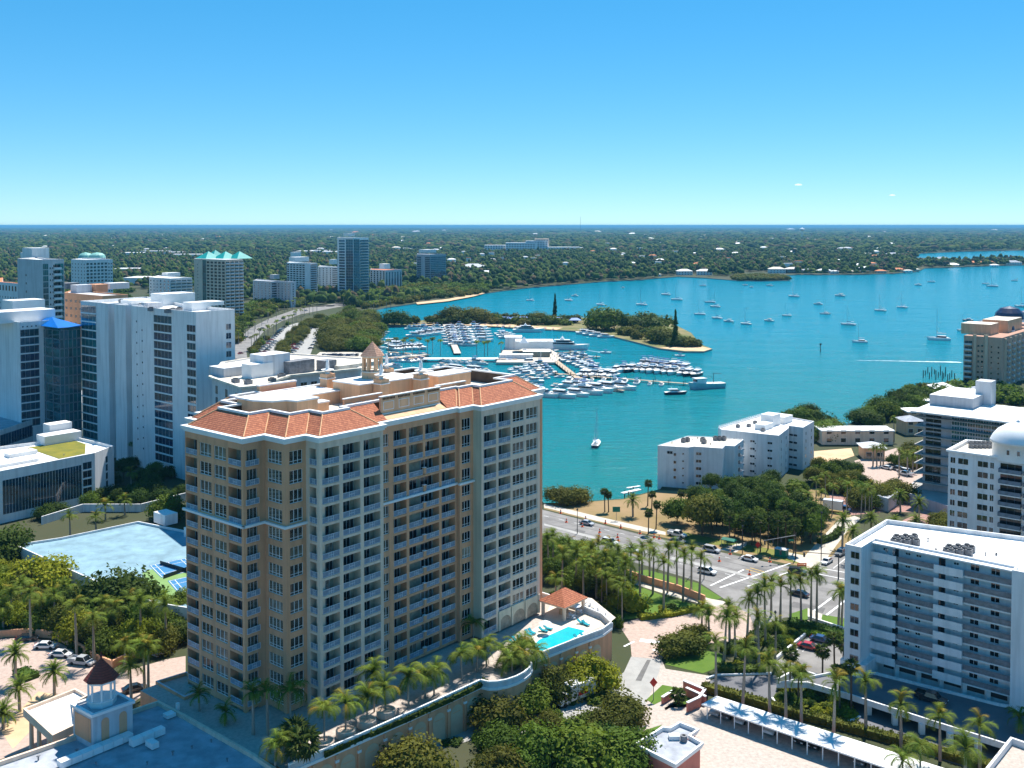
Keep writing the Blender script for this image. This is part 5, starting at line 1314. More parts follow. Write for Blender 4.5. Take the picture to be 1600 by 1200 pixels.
duct(208, 1170, 5.8, 1.3); duct(238, 1174, 1.2, 2.2, 1.1); duct(96, 1204, 12.0, 1.5, 1.2); duct(262,1126,1.6,1.6,.8); duct(277,1114,.5,.5,1.6)
Z = 12.0
pl = [tuple(P(x, y, Z))[:2] for x, y in ((114,1100),(145,1116.5),(207,1095),(176,1079))]
KB = Bld('tower_base', 'cream block with arched blind windows that carries the red roofed cupola', 'building', pl, Z, 'lgrey', 'greyroof', par=.3, z0=6.0)
kc = KB.c
for i, fr in ((0,(.5,)),(1,(.3,.75))):
    A_, d_, n_, L_2 = KB.edge(i)
    for f_ in fr:
        w2 = .65 if i else 2.4; b = MB(); zs = 4.2 if i else 3.9
        pts = [(-w2, 1.2), (w2, 1.2)]+([(w2*math.cos(t*math.pi/8), zs+w2*math.sin(t*math.pi/8)) for t in range(9)] if i else [(w2, 5), (-w2, 5)])
        b.add([(x, -.06, z) for x, z in pts], [tuple(range(len(pts)))]); b.walls([(0,0)],0,0) if 0 else None
        q = A_+d_*L_2*f_; o = b.build('blind_panel', M['tan'], KB.t); o.location = (q.x-kc[0], q.y-kc[1], 0); o.rotation_euler = (0,0,math.atan2(n_.y, n_.x)+math.pi/2)
b = MB(); L_ = ccw([(x-kc[0], y-kc[1]) for x, y in pl]); b.walls(offset(L_,-.3), 5.6, 6.05); b.ring(offset(L_,-.3), offset(L_,.3), 6.05); b.build('cornice', M['white'], KB.t)
cu = thing('cupola', 'small octagonal white cupola with conical dark red roof above the hotel entrance', 'cupola', P(159, 1098, 11.7))
b = MB(); b.prism(octa(2.3,(0,0)), 0, .9, 0); b.prism(octa(2.45,(0,0)), .9, 1.0, 0); b.build('base', M['white'], cu)
for p in octa(2.0,(0,0)):
    b = MB(); b.lathe((p[0],p[1],1.0), [(.26,0),(.18,.1),(.17,2.6),(.26,2.75)], 8); b.build('column', M['white'], cu)
b = MB(); b.prism(octa(2.35,(0,0)), 3.75, 4.05, 0); b.prism(octa(2.65,(0,0)), 4.05, 4.2, 0); b.build('entablature', M['white'], cu)
b = MB(); oc = octa(2.8,(0,0))
for k in range(8): b.add([(oc[k][0],oc[k][1],4.2),(oc[(k+1)%8][0],oc[(k+1)%8][1],4.2),(0,0,7.6)], [(0,1,2)])
o = b.build('roof', M['tilered'], cu); auto_uv(o)
b = MB(); b.lathe((0,0,7.5), [(.12,0),(.3,.4),(.08,.6),(.02,1.1)], 8); b.build('finial', M['tilered'], cu)
# porte cochere
pc = thing('porte_cochere', 'columned arrival canopy with white flat roof beside the fountain court', 'canopy', P(85, 1120, 0)); pcc = pc.location
pq = [tuple(P(x, y, 6.6)-pcc)[:2] for x, y in ((36,1106),(83,1148),(130,1128),(120,1071)) ]
pq = [tuple(P(x, y, 6.6)-pcc)[:2] for x, y in ((36,1107),(82,1149),(120,1131),(116,1098),(138,1086),(118,1075))]
b = MB(); qq = ccw(pq); b.walls(qq, 5.2, 6.6); b.walls(offset(qq,.4), 6.0, 6.6, 0, True); b.ring(qq, offset(qq,.4), 6.6); b.add([(x,y,5.2) for x,y in qq], [tuple(range(len(qq)-1,-1,-1))]); b.build('entablature', M['cream'], pc)
b = MB(); b.add([(x,y,6.05) for x,y in offset(qq,.35)], [tuple(range(len(qq)))]); b.build('roof', M['whiteroof'], pc)
for (x, y) in ((42,1113),(54,1124),(80,1150),(70,1140)):
    q = P(x, y, 6.6)-pcc; b = MB(); b.lathe((q.x+.3,q.y+.9,0), [(.55,0),(.38,.3),(.34,4.8),(.5,5.2)], 10); b.build('column', M['cream'], pc)
# ornate annex against the tower
apx = [(243,1064),(288,1089),(327,1073),(292,1049)]
AX = Bld('annex', 'small one storey annex with moulded panels and parapet at the foot of the tan tower', 'building', [tuple(P(x,y,7.2))[:2] for x, y in apx], 7.2, 'tan', 'pinkpave', par=1.6, capm='lgrey')
for i in (0, 1): AX.fac(i, wmesh(2.2,2.2,'tan','lgrey',1), 3 if i == 0 else 2, 1, .05, .95, 3, 5, 'moulded_panel')

VENT = MB().tube((0,0,0),(0,0,.7),.14,.14,6).box(-.25,-.25,.7,.25,.25,.85).mesh('roof_vent', [M['mechgrey']])
for B_, pts_ in ((HT, [(60,1188),(120,1178),(180,1150),(250,1150),(300,1170),(330,1160),(230,1195),(150,1195),(270,1180),(355,1190)]), (W1, [(1050,693),(1082,688),(1110,695),(1090,686)]), (W2, [(1160,663),(1200,656),(1250,661)]), (GB, [(20,722),(50,719),(100,712),(30,730)]), (HB, [(380,596),(440,580),(500,572),(545,568),(360,590)]), (T2, [(160,472),(200,474),(285,484),(320,480),(245,482)]), (CD, [(1400,838),(1450,846),(1500,856),(1540,868),(1420,860),(1520,874)])):
    for (x, y) in pts_:
        p = P(x, y, B_.zr); put(VENT, 'roof_vent', B_.t, (p.x-B_.c[0], p.y-B_.c[1], B_.zr-B_.z0), 0, RN.uniform(.5, .9))
# ---------------- boats ----------------
M['hull'] = mat('white_hull', (0.74,0.74,0.73), rough=.3, var=.04, rnd=.08, spec=.5)
M['hulld'] = mat('dark_hull', (0.02,0.03,0.06), rough=.3, var=.1, spec=.5)
M['hullg'] = mat('pale_blue_hull', (0.30,0.48,0.52), rough=.4, var=.1, spec=.5)
M['deckc'] = mat('boat_deck', (0.74,0.72,0.67), rough=.7, var=.08)
M['canv'] = mat('boat_canvas', (0.05,0.09,0.22), rough=.8, var=.1)
M['canvt'] = mat('tan_boat_canvas', (0.50,0.36,0.26), rough=.8, var=.1)
def hull(b, L, W, H, m=0, md=1, sheer=.25):
    n = 9; st = []
    for i in range(n+1):
        t = i/n; w = W/2*(1 if t < .55 else math.cos((t-.55)/.45*math.pi/2)**.75)*(.9+.1*min(1, t*4)); w = max(w, .01)
        z = H*(1+sheer*t*t); x = -L/2+L*t
        st.append([(x, -w, z), (x-(.06*L*t if t > .9 else 0), -w*.72, -.05), (x-(.06*L*t if t > .9 else 0), w*.72, -.05), (x, w, z)])
    vs = [v for s_ in st for v in s_]; fs = []
    for i in range(n):
        a = i*4; c = a+4
        fs += [(a, a+1, c+1, c), (a+2, a+3, c+3, c+2)]
    b.add(vs, fs, m); b.add(st[0], [(0,3,2,1)], m)
    b.add([v for s_ in st for v in ((s_[0][0], s_[0][1]*.99, s_[0][2]-.02), (s_[3][0], s_[3][1]*.99, s_[3][2]-.02))], [(2*i, 2*i+2, 2*i+3, 2*i+1) for i in range(n)], md)
def taper(b, x0, x1, w0, w1, z0, z1, m, rk0=0, rk1=0, mt=None, side=None):
    """cabin block: width w0 at stern end, w1 at bow end, raked ends"""
    lo = [(x0,-w0/2),(x1,-w1/2),(x1,w1/2),(x0,w0/2)]; hi = [(x0+rk0,-w0*.46),(x1-rk1,-w1*.40),(x1-rk1,w1*.40),(x0+rk0,w0*.46)]
    vs = [(p[0],p[1],z0) for p in lo]+[(p[0],p[1],z1) for p in hi]
    b.add(vs, [(0,1,5,4),(1,2,6,5),(2,3,7,6),(3,0,4,7)], m if side is None else side); b.add([vs[i] for i in (4,5,6,7)], [(0,1,2,3)], m if mt is None else mt)
def boat_proto(name, label, kind):
    t = thing(name, label, 'boat', (0,0,0))
    def part(n_, b, ms): return b.build(n_, [M[x] for x in ms], t)
    if kind in ('cruiser', 'cruiser2', 'cruiser3'):
        L = 14; b = MB(); hull(b, L, 4.3, 1.5); part('hull', b, ['hull','deckc'] if kind != 'cruiser3' else ['hulld','deckc'])
        b = MB(); taper(b, -3.2, 4.4, 3.6, 1.6, 1.5, 2.4, 0, 0, 2.4); part('cabin', b, ['hull'])
        b = MB(); taper(b, -3.6, 2.3, 3.4, 2.4, 2.4, 3.1, 0, 0, 1.8); part('window_band', b, ['glass'])
        b = MB(); taper(b, -4.6, 1.2, 3.6, 2.6, 3.1, 3.35, 0, 0, .2); 
        if kind == 'cruiser': taper(b, -3.8, -.2, 2.8, 2.2, 3.35, 3.9, 0, 0, .5)
        part('flybridge', b, ['hull'])
        b = MB()
        if kind == 'cruiser': b.box(-3.2,-1.3,4.9,-.9,1.3,5.0); [b.box(x,y,3.3,x+.08,y+.08,4.9) for x in (-3.1,-1.1) for y in (-1.25,1.17)]
        else: b.tube((-2,-1.5,3.2),(-2.8,-1.2,4.3),.08,.08,5); b.tube((-2,1.5,3.2),(-2.8,1.2,4.3),.08,.08,5); b.tube((-2.8,-1.2,4.3),(-2.8,1.2,4.3),.1,.1,5)
        part('radar_arch', b, ['canv' if kind == 'cruiser' else 'hull'])
    elif kind == 'open':
        b = MB(); hull(b, 7.5, 2.5, .9); part('hull', b, ['hull','deckc'])
        b = MB(); b.box(-.6,-.45,.8,.5,.45,1.7); b.box(-2.4,-.7,.8,-1.6,.7,1.2); b.box(-3.9,-.35,.2,-3.5,.35,1.4); part('console', b, ['hull'])
        b = MB(); b.box(-1.3,-1,2.5,1.0,1,2.58); [b.box(x,y,.8,x+.06,y+.06,2.5) for x in (-1,.7) for y in (-.7,.64)]; part('t_top', b, ['canv'])
    elif kind == 'launch':
        b = MB(); hull(b, 9, 2.8, 1.0); part('hull', b, ['hull','deckc'])
        b = MB(); taper(b, -1.4, 2.4, 2.2, 1.2, 1.0, 1.7, 0, 0, 1.0); part('cabin', b, ['hull'])
        b = MB(); b.box(-2.8,-1.1,2.3,.4,1.1,2.4); [b.box(x,y,1.0,x+.06,y+.06,2.3) for x in (-2.7,.2) for y in (-1,.94)]; part('canopy', b, ['canvt'])
    elif kind in ('sail', 'ketch'):
        L = 12; b = MB(); hull(b, L, 3.4, 1.2, sheer=.3); part('hull', b, ['hull' if kind == 'sail' else 'hulld','deckc'])
        b = MB(); taper(b, -2.2, 3.0, 2.0, 1.2, 1.2, 1.75, 0, 0, .8); b.box(-4.4,-1.1,2.9,-2.4,1.1,3.0); [b.box(x,y,1.2,x+.06,y+.06,2.9) for x in (-4.3,-2.5) for y in (-1,.94)]; part('cabin', b, ['hull'])
        b = MB(); b.tube((.8,0,1.2),(.8,0,16),.13,.08,6); part('mast', b, ['lgrey'])
        b = MB(); b.tube((.8,0,2.9),(-3.8,0,2.8),.2,.16,6); part('furled_sail', b, ['canv'])
        b = MB()
        for q in ((6,0,1.5),(-5.8,0,1.2),(.6,-1.6,1.2),(.6,1.6,1.2)): b.tube((.8,0,15.6),q,.03,.03,3,0,False)
        part('rigging', b, ['lgrey'])
        if kind == 'ketch': b = MB(); b.tube((-4.4,0,1.2),(-4.4,0,10.5),.1,.07,6); part('mizzen_mast', b, ['lgrey']); b = MB(); b.add([(-4.3,0,8.5),(-4.3,0,3.2),(-7,0,3.4)], [(0,1,2),(2,1,0)]); part('mizzen_sail', b, ['white'])
    elif kind == 'cat':
        b = MB()
        for s in (-1,1):
            c = MB(); hull(c, 13, 1.5, 1.3); b.add([(v[0],v[1]+s*2.7,v[2]) for v in c.v], c.f, 0)
        part('hulls', b, ['hull']); b = MB(); b.box(-5.5,-3,1.0,1.8,3,1.5); taper(b,-4.2,1.6,5.2,3.6,1.5,2.5,1,0,1.2,mt=0); part('bridge_deck', b, ['hull','glass'])
        b = MB(); b.tube((.8,0,2.4),(.8,0,18),.13,.09,6); b.tube((.8,0,4),(-4.4,0,3.9),.25,.18,6); part('mast', b, ['lgrey'])
    elif kind == 'yacht':
        b = MB(); hull(b, 34, 7.2, 3.2, sheer=.35); part('hull', b, ['hull','deckc']); b = MB(); taper(b,-12,-13+22,6.6,3.0,3.2,4.2,0,0,2,side=0); taper(b,-11,6,6.4,4.0,4.2,5.4,1,0,2.2,mt=0); part('main_deck', b, ['hull','glass'])
        b = MB(); b.box(-13,-3.3,5.4,5,3.3,5.7); taper(b,-8,4.2,5.6,3.2,5.7,7.0,1,0,2.0,mt=0); b.box(-9.5,-2.9,7.0,2,2.9,7.25); part('upper_deck', b, ['hull','glass'])
        b = MB(); b.box(-5,-1.5,7.25,-2,1.5,8.2); b.lathe((-3.5,0,8.2),[(.9,0),(.9,.8),(.02,1.3)],10); b.tube((-3.5,0,8.5),(-3.5,0,11.5),.15,.08,5); part('radar_mast', b, ['hull'])
    elif kind == 'trawler':
        b = MB(); hull(b, 24, 6.6, 3.0, sheer=.45); part('hull', b, ['hullg','deckc']); b = MB(); taper(b,1,8,5.2,3.6,3.4,6.2,0,0,1.2); b.box(.6,-2.8,6.2,8,2.8,6.45); part('wheelhouse', b, ['hull'])
        b = MB(); taper(b,6.85,7.9,3.9,3.4,4.6,5.6,0); part('windscreen', b, ['glass']); b = MB(); b.tube((-5,0,3),(-5,0,9),.2,.15,6); b.tube((-5,0,8.8),(-10.5,0,8.2),.15,.12,6); b.tube((-5,0,8.8),(.5,0,6.5),.06,.06,4); part('derrick', b, ['dark'])
    return t
BP = {}
for k, nm, lb in (('cruiser','motor_cruiser','white flybridge cruiser lying left of the tan research vessel pier'),('cruiser2','motor_cruiser','x'),('cruiser3','motor_cruiser','x'),('open','open_boat','x'),('launch','cabin_boat','x'),('sail','sailing_yacht','x'),('ketch','ketch','x'),('cat','catamaran','x'),('yacht','motor_yacht','x'),('trawler','work_boat','x')):
    BP[k] = (boat_proto(nm, lb, k), [False])
def boat(kind, px, py, hd, sc, label, group=None, world=None):
    o, used = BP[kind]; p = P(px, py, ZW) if world is None else Vector((world[0], world[1], ZW))
    if not used[0]:
        used[0] = True; o.location = p; o.rotation_euler = (0,0,hd); o.scale = (sc,)*3; o['label'] = label
        if group: o['group'] = group
        return o
    return copytree(o, p, hd, sc, label, group)
aU = UA; aV = UA+math.pi/2; amV = UA-math.pi/2
# moored sailing boats out in the bay: (x, y, kind, scale, label)
SB = [(828,470,'sail',.9,'small sailboat just behind the left end of the wooded peninsula'),(888,470,'sail',1.1,'tall masted sailboat behind the pointed cypress on the peninsula'),(898,463,'launch',1.1,'small low boat right behind the tall masted sailboat off the peninsula'),
(938,477,'sail',1.1,'sailboat anchored just off the big round trees of the peninsula'),(1002,477,'sail',1.2,'white sailboat alone in the middle channel beyond the peninsula'),(973,450,'launch',.8,'tiny white boat far out near the wooded north shore'),
(1040,461,'sail',1.2,'white sailboat off the far shore, left of a darker one'),(1057,469,'sail',1.2,'darker sailboat right of the white one off the far shore'),(1109,473,'sail',1.1,'left boat of the close pair beyond the peninsula tip'),(1117,480,'sail',1.1,'right boat of the close pair beyond the peninsula tip'),
(1093,492,'sail',1.0,'lone sailboat just beyond the cypress at the peninsula tip'),(1120,498,'sail',1.0,'white sailboat off the peninsula tip, between two others'),(1138,503,'launch',1.2,'stubby motor boat at anchor right of the peninsula tip'),
(1098,447,'sail',.9,'thin masted sailboat close under the far shore houses'),(1164,446,'open',1.2,'tiny dark boat left of the mangrove islet'),(1174,449,'open',1.0,'tiny dark boat below the mangrove islet, right of another'),(1202,447,'launch',1.2,'low dark barge just below the mangrove islet'),
(1240,464,'sail',1.3,'sailboat at anchor below the right end of the mangrove islet'),(1312,463,'launch',1.6,'white motor cruiser at anchor high in the open bay'),(1278,476,'cruiser2',.75,'round white motor boat at anchor, upper middle of the bay'),(1289,491,'cat',.8,'white catamaran moored below the round white motor boat'),
(1375,486,'sail',1.1,'sailboat in mid bay, left one of two level with each other'),(1409,481,'sail',1.1,'sailboat in mid bay, right one of two level with each other'),(1434,446,'launch',1.3,'low white boat far out to the upper right'),(1455,441,'sail',1.0,'small sailboat near the red roofed point'),
(1540,444,'sail',1.0,'white sailboat of the far right trio, leftmost'),(1550,448,'sail',1.4,'dark two masted boat in the far right trio'),(1585,439,'sail',.9,'small sailboat under the far right shore'),(1597,480,'sail',1.4,'sailboat cut by the right edge of the picture'),
(1512,501,'cruiser3',.7,'dark motor boat moored above the peach resort'),(1505,517,'sail',.9,'long white sailboat just left of the peach resort roof'),(1325,508,'sail',1.15,'sailboat with a tall mast left of the big catamaran'),(1229,494,'sail',.8,'small white sailboat left of centre in the bay'),
(1201,502,'launch',1.2,'white motor boat with round cabin left of centre in the bay'),(1165,507,'sail',1.0,'dark sailboat nearest the peninsula tip on its right'),(1343,535,'cat',.9,'catamaran at anchor above the long white wake'),(1466,531,'cat',1.35,'large dark windowed catamaran near the right shore')]
for (x, y, k, s_, lb) in SB: boat(k, x, y, RN.uniform(-.4,.4)+2.6, s_, lb)
boat('ketch', 932, 696, 1.35, .95, 'dark hulled ketch anchored alone in the near bay beside the tower')
boat('yacht', 886, 546, -.12, 1.0, 'largest white motor yacht, moored behind the marina restaurant')
boat('yacht', 826, 519, .0, .8, 'second large white motor yacht, moored at the inner basin left of the largest')
boat('trawler', 1103, 607, math.pi+.35, .95, 'pale blue grey work boat at the outer end of the marina')
boat('open', 946, 552, 2.9, 1.1, 'open boat under way leaving the marina with a faint wake')
boat('open', 1063, 557, -.3, 1.0, 'small dark boat passing close to the peninsula beach')
boat('launch', 1142/1, 0, 0, 1, '') if False else None
boat('cruiser3', 1056, 616, .12, .9, 'dark hulled sports boat moored alone in front of the work boat')
boat('open', 745, 530, .3, 1.0, 'small open boat alone in the inner marina basin')
boat('open', 946-0, 519, 0, 1.0, 'dinghy near the peninsula side of the channel') if False else None
# packed rows
def row(pts, n, kinds, hd, sc, lab, grp, jit=1.5, off=0):
    """pts: photo polyline on the water; boats evenly along it"""
    W_ = [P(x, y, ZW) for x, y in pts]; ls = [(b_-a).length for a, b_ in zip(W_, W_[1:])]; T = sum(ls)
    for i in range(n):
        d = T*(i+.5)/n; k = 0
        while k < len(ls)-1 and d > ls[k]: d -= ls[k]; k += 1
        p = W_[k].lerp(W_[k+1], d/ls[k]); p += Vector((RN.uniform(-jit,jit)*.3, RN.uniform(-jit,jit)*.3, 0))
        o_ = ordl(i, n) if '{}' in lab else None
        boat(RN.choice(kinds), 0, 0, hd+RN.uniform(-.04,.04), RN.uniform(*sc), lab.format(o_), grp, world=(p.x, p.y))
row([(868,622),(905,618),(938,611),(985,607)], 6, ['cruiser2','cruiser'], amV+.15, (1.15,1.45), '{} of the big cruisers in the nearest marina row', 'big cruisers in the nearest marina row')
row([(862,604),(895,606),(925,601)], 4, ['cruiser','cruiser2','launch'], amV+.2, (.8,1.1), '{} of the four cruisers just behind the nearest marina row', 'cruisers behind the nearest marina row')
row([(955,581),(1000,580),(1040,583),(1092,588)], 12, ['cruiser','cruiser2','cruiser3','cruiser'], -2.06, (1.0,1.35), '{} of the white cruisers along the far side of the outer pier', 'cruisers on the far side of the outer pier')
row([(880,597),(940,594),(985,599),(1045,603)], 9, ['cruiser2','launch','cruiser'], 1.3, (.75,1.0), '{} of the smaller boats along the near side of the outer pier', 'boats on the near side of the outer pier')
row([(878,560),(905,570),(935,582)], 8, ['cruiser','cruiser2'], -.35, (.9,1.15), '{} of the cruisers packed right of the diagonal walkway', 'cruisers right of the diagonal walkway')
row([(890,552),(915,560),(925,572)], 6, ['cruiser','launch'], -.35, (.7,.95), '{} of the second row of boats right of the walkway', 'second row right of the walkway')
row([(822,566),(835,580),(855,594)], 8, ['cruiser2','launch'], math.pi+.25, (.7,1.0), '{} of the boats on the left side of the diagonal walkway', 'boats left of the diagonal walkway')
row([(838,568),(855,583),(878,592)], 7, ['launch','cruiser'], math.pi+.25, (.6,.9), '{} of the boats tied inside the diagonal walkway', 'boats inside the diagonal walkway')
row([(608,556),(640,558),(668,557)], 16, ['launch','open','launch'], -.9, (.9,1.15), 'small white boat nose to tail in the crowded inner basin, top row', 'top row of the crowded inner basin')
row([(604,564),(640,566),(664,563)], 15, ['launch','open','launch'], -.9, (.9,1.15), 'small white boat in the crowded inner basin, middle row', 'middle row of the crowded inner basin')
row([(602,573),(625,575)], 9, ['launch','open'], -.9, (.9,1.15), 'small white boat in the crowded inner basin, bottom row', 'bottom row of the crowded inner basin')
row([(600,520),(592,530),(588,540),(592,552)], 14, ['launch','cruiser2'], 0.1, (.7,1.0), '{} of the boats berthed along the curved park quay', 'boats along the curved park quay')
row([(700,512),(703,524),(706,540)], 7, ['cruiser','cruiser2'], math.pi, (.9,1.3), '{} of the cruisers left of the white central pier', 'cruisers left of the central pier')
row([(690,520),(668,524),(645,527)], 5, ['cruiser','cruiser2'], .1, (1.1,1.5), '{} of the cruisers in the middle of the inner basin', 'cruisers in the middle of the inner basin')
row([(722,512),(727,526),(735,543)], 8, ['cruiser','cruiser2'], 0, (.9,1.3), '{} of the cruisers right of the white central pier', 'cruisers right of the central pier')
row([(688,572),(710,578),(740,580),(765,581)], 14, ['cruiser2','launch','open'], -.7, (.8,1.1), '{} of the boats moored below the long white promenade', 'boats below the long promenade')
row([(682,580),(705,585),(735,588),(760,588)], 11, ['launch','cruiser2'], -.7, (.8,1.1), '{} of the second row of boats below the promenade', 'second row below the promenade')
row([(660,509),(740,508),(820,515),(870,517)], 19, ['open','launch'], 1.3, (.8,1.1), '{} of the small boats along the peninsula quay', 'small boats along the peninsula quay')
row([(905,519),(920,523),(952,529)], 5, ['launch','cruiser2'], 0, (1.0,1.3), '{} of the boats tied below the wooded peninsula', 'boats tied below the wooded peninsula')
row([(786,522),(795,530)], 3, ['cruiser','cruiser2'], .2, (1,1.3), '{} of the three cruisers left of the restaurant', 'cruisers left of the restaurant')
row([(840,552),(870,549)], 3, ['launch','open'], .3, (1,1.2), '{} of the small boats between restaurant and big yacht', 'small boats by the big yacht')
row([(775,566),(812,566)], 4, ['open','launch'], .1, (.9,1.1), '{} of the small boats under the restaurant terrace', 'small boats under the restaurant terrace')
row([(612,548),(630,546),(660,545)], 8, ['cruiser','cruiser2'], -.9, (.9,1.2), '{} of the cruisers moored against the quay palms in the inner basin', 'cruisers against the quay palms')
row([(640,515),(668,514),(690,513)], 7, ['cruiser','launch'], .2, (.9,1.2), '{} of the boats at the back of the inner basin', 'boats at the back of the inner basin')
row([(710,512),(714,526),(718,543)], 7, ['cruiser2','cruiser'], 0, (.9,1.2), '{} of the cruisers tight against the right side of the central pier', 'cruisers tight against the central pier')
row([(744,512),(752,520),(756,536)], 6, ['cruiser','cruiser2'], .1, (1.1,1.5), '{} of the cruisers in the outer file right of the central pier', 'outer file right of the central pier')
row([(610,534),(618,540),(632,543)], 6, ['cruiser2','launch'], .1, (.9,1.2), '{} of the boats along the second quay line by the park', 'second quay line by the park')
row([(1000,571),(1030,575),(1075,580)], 8, ['cruiser','cruiser2'], -2.06, (1.1,1.5), '{} of the outermost file of cruisers facing open water', 'outermost file of cruisers')
row([(800,576),(815,585),(835,600)], 7, ['launch','cruiser2'], math.pi+.25, (.8,1.1), '{} of the boats in the outer file left of the diagonal walkway', 'outer file left of the walkway')
row([(905,588),(935,588),(960,590)], 6, ['cruiser','cruiser2'], -2.06, (1,1.3), '{} of the cruisers where the outer pier begins', 'cruisers where the outer pier begins')
row([(835,610),(855,622)], 3, ['cruiser','cruiser2'], amV+.1, (1,1.3), '{} of the cruisers half hidden by the tower roof edge', 'cruisers by the tower roof edge')
row([(690,566),(720,568),(760,570)], 8, ['cruiser','launch'], -.7, (.9,1.2), '{} of the boats tied right under the white promenade', 'boats right under the promenade')
# piers
def pier(name, label, a, b_, w, z=0.1, m='wood', posts=True):
    A = P(*a, z); C = P(*b_, z); d = (C-A); L = d.length; d2 = Vector((d.x, d.y)).normalized()
    t = thing(name, label, 'pier', (A.x, A.y, 0)); b = MB(); b.obox((-d2.y*-w/2*0, 0) if 0 else (d2.y*w/2, -d2.x*w/2), d2, L, w, z-.3, z); b.build('deck', M[m], t)
    if posts:
        b = MB(); k = 2.0
        while k < L:
            for s in (-1, 1): b.mark(); q = d2*k+Vector((-d2.y, d2.x))*s*(w/2+.15); b.tube((q.x,q.y,-2.5),(q.x,q.y,1.6),.17,.15,6)
            k += 9
        b.split('piling', M['darkwood'], t)
pier('dock', 'outer wooden pier running right through the cruisers to the work boat', (865,583), (1085,600), 2.5)
pier('dock', 'diagonal walkway running down from the restaurant between packed boats', (848,548), (905,592), 4)
pier('dock', 'white central pier across the inner basin', (695,506), (715,552), 5, m='sidewalk')
pier('dock', 'fuel dock reaching right below the largest yacht', (866,556), (938,557), 3)
pier('dock', 'long narrow dock right beside the largest yacht', (868,551), (915,549), 2)
pier('dock', 'near pier in front of the biggest cruisers', (925,602), (975,610), 2)
pier('promenade', 'long white promenade between inner basin and restaurant', (662,560), (800,560), 9, z=.9, m='white', posts=False)
pier('promenade', 'quay walkway carrying tents left of the promenade', (600,560), (670,553), 7, z=.5, m='sidewalk', posts=False)
# restaurant on the pier
rp = P(815, 560, 0)
rt = thing('marina_restaurant', 'white waterside restaurant with glass terrace front in the middle of the marina', 'building', rp)
def rb(px, py, du, dv, h, z, nm, m, mt, w=None):
    p = P(px, py, z); b = MB(); x, y = p.x-rp.x, p.y-rp.y; b.box(x, y, z, x+du, y+dv, z+h, 0); b.box(x-.4, y-.4, z+h, x+du+.4, y+dv+.4, z+h+.3, 1); return b.build(nm, [M[m], M[mt]], rt)
rb(818,559,18,12,4,0,'terrace_hall','glass_teal','white'); rb(789,547,12,14,9,0,'stair_tower','bluewhite','white'); rb(806,545,26,14,5,3.5,'upper_hall','white','whiteroof'); rb(781,562,22,5,3.2,0,'wing','bluewhite','white')
b = MB(); q = P(812,537,8.5); x, y = q.x-rp.x, q.y-rp.y; b.add([(x,y,8.8),(x+6,y,8.8),(x+6,y+6,8.8),(x,y+6,8.8),(x+3,y+3,13)], [(0,1,4),(1,2,4),(2,3,4),(3,0,4)]); b.build('gable', M['white'], rt)
b = MB(); q = P(845,560,0); b.tube((q.x-rp.x,q.y-rp.y,0),(q.x-rp.x,q.y-rp.y,19),.15,.08,6); b.build('flagpole', M['white'], rt)
pt_ = tag(MB().prism([tuple(P(x,y,.6))[:2] for x, y in ((775,566),(868,566),(878,556),(850,540),(790,540))][::1], -1, .6).build('pier_head', M['sidewalk']), 'broad quay platform under the white marina restaurant', 'quay')
# tents and event marquees on the peninsula
def tent(px, py, L, W, h, m, label, nm='marquee'):
    p = P(px, py); t = thing(nm, label, 'tent', p, RN.uniform(-.05,.05)); b = MB(); b.hip(-L/2,-W/2,L/2,W/2,h*.6,h*.4,0,run=W*.5); b.build('canopy', M[m], t)
    b = MB()
    for sx in (-1,1):
        for sy in (-1,1): b.box(sx*L/2*.96-.1,sy*W/2*.96-.1,0,sx*L/2*.96+.1,sy*W/2*.96+.1,h*.6)
    b.build('frame', M['white'], t)
for i, (x, y, L_) in enumerate(((782,503,22),(812,503,20),(842,503,20),(870,504,16),(898,505,12))):
    tent(x, y, L_, 7, 5, 'blueroof', '%s of the long dark blue marquees under the peninsula trees' % ordl(i, 5))
# channel marker, wake, pilings
b = MB(); b.tube((0,0,-1),(0,0,6),.3,.25,8); b.box(-.7,-.1,5,.7,.1,6.2); o = b.build('channel_marker', M['darkwood']); o.location = P(1282,550,ZW); tag(o, 'lone dark channel marker post in the open bay', 'marker')
FO = mat('foam', (0.85,0.88,0.88), rough=.8, var=.1, sc=1)
def wake(pts, w, label):
    b = MB(); n_ = 40
    A, C = P(*pts[0], ZW+.06), P(*pts[1], ZW+.06); d = (C-A); L = d.length; d.normalize(); n2 = Vector((-d.y, d.x, 0)); r = random.Random(3)
    for k in range(n_*3):
        t = r.random(); ww = w*(.15+.85*t)*r.uniform(.4,1); c = A+d*L*t+n2*r.uniform(-1,1)*w*.35*(.2+t); l = L/n_*r.uniform(.8,2.4)
        c.z = ZW+.05+k*.0006; b.add([c-d*l, c-n2*ww*.4, c+d*l, c+n2*ww*.4], [(0,1,2,3)])
    o = b.build('wake', FO); o['kind'] = 'stuff'; o['label'] = label
wake(((1342,563),(1502,566)), 3.5, 'long white wake streak across the right of the bay')
wake(((905,545),(940,551)), 1.0, 'short pale wake behind the departing open boat')
for i in range(16):
    x = 1443+i*3.2+RN.uniform(-1,1); y = 590-(i % 3)*4+i*.5; b = MB(); b.tube((0,0,-1),(0,0,RN.uniform(3,6)),.28,.25,6); o = b.build('mooring_piling', M['darkwood']); o.location = P(x, y, ZW); tag(o, 'dark wooden piling standing in the water left of the peach resort', 'piling', 'pilings by the peach resort')
# seawall docks near the white blocks
pier('dock', 'small white boat lift dock beside the white bayside block', (972,770), (1000,764), 1.5, z=1.2, m='white')
pier('dock', 'short white finger dock next to the boat lift', (980,762), (1000,759), 1.0, z=1.4, m='white')
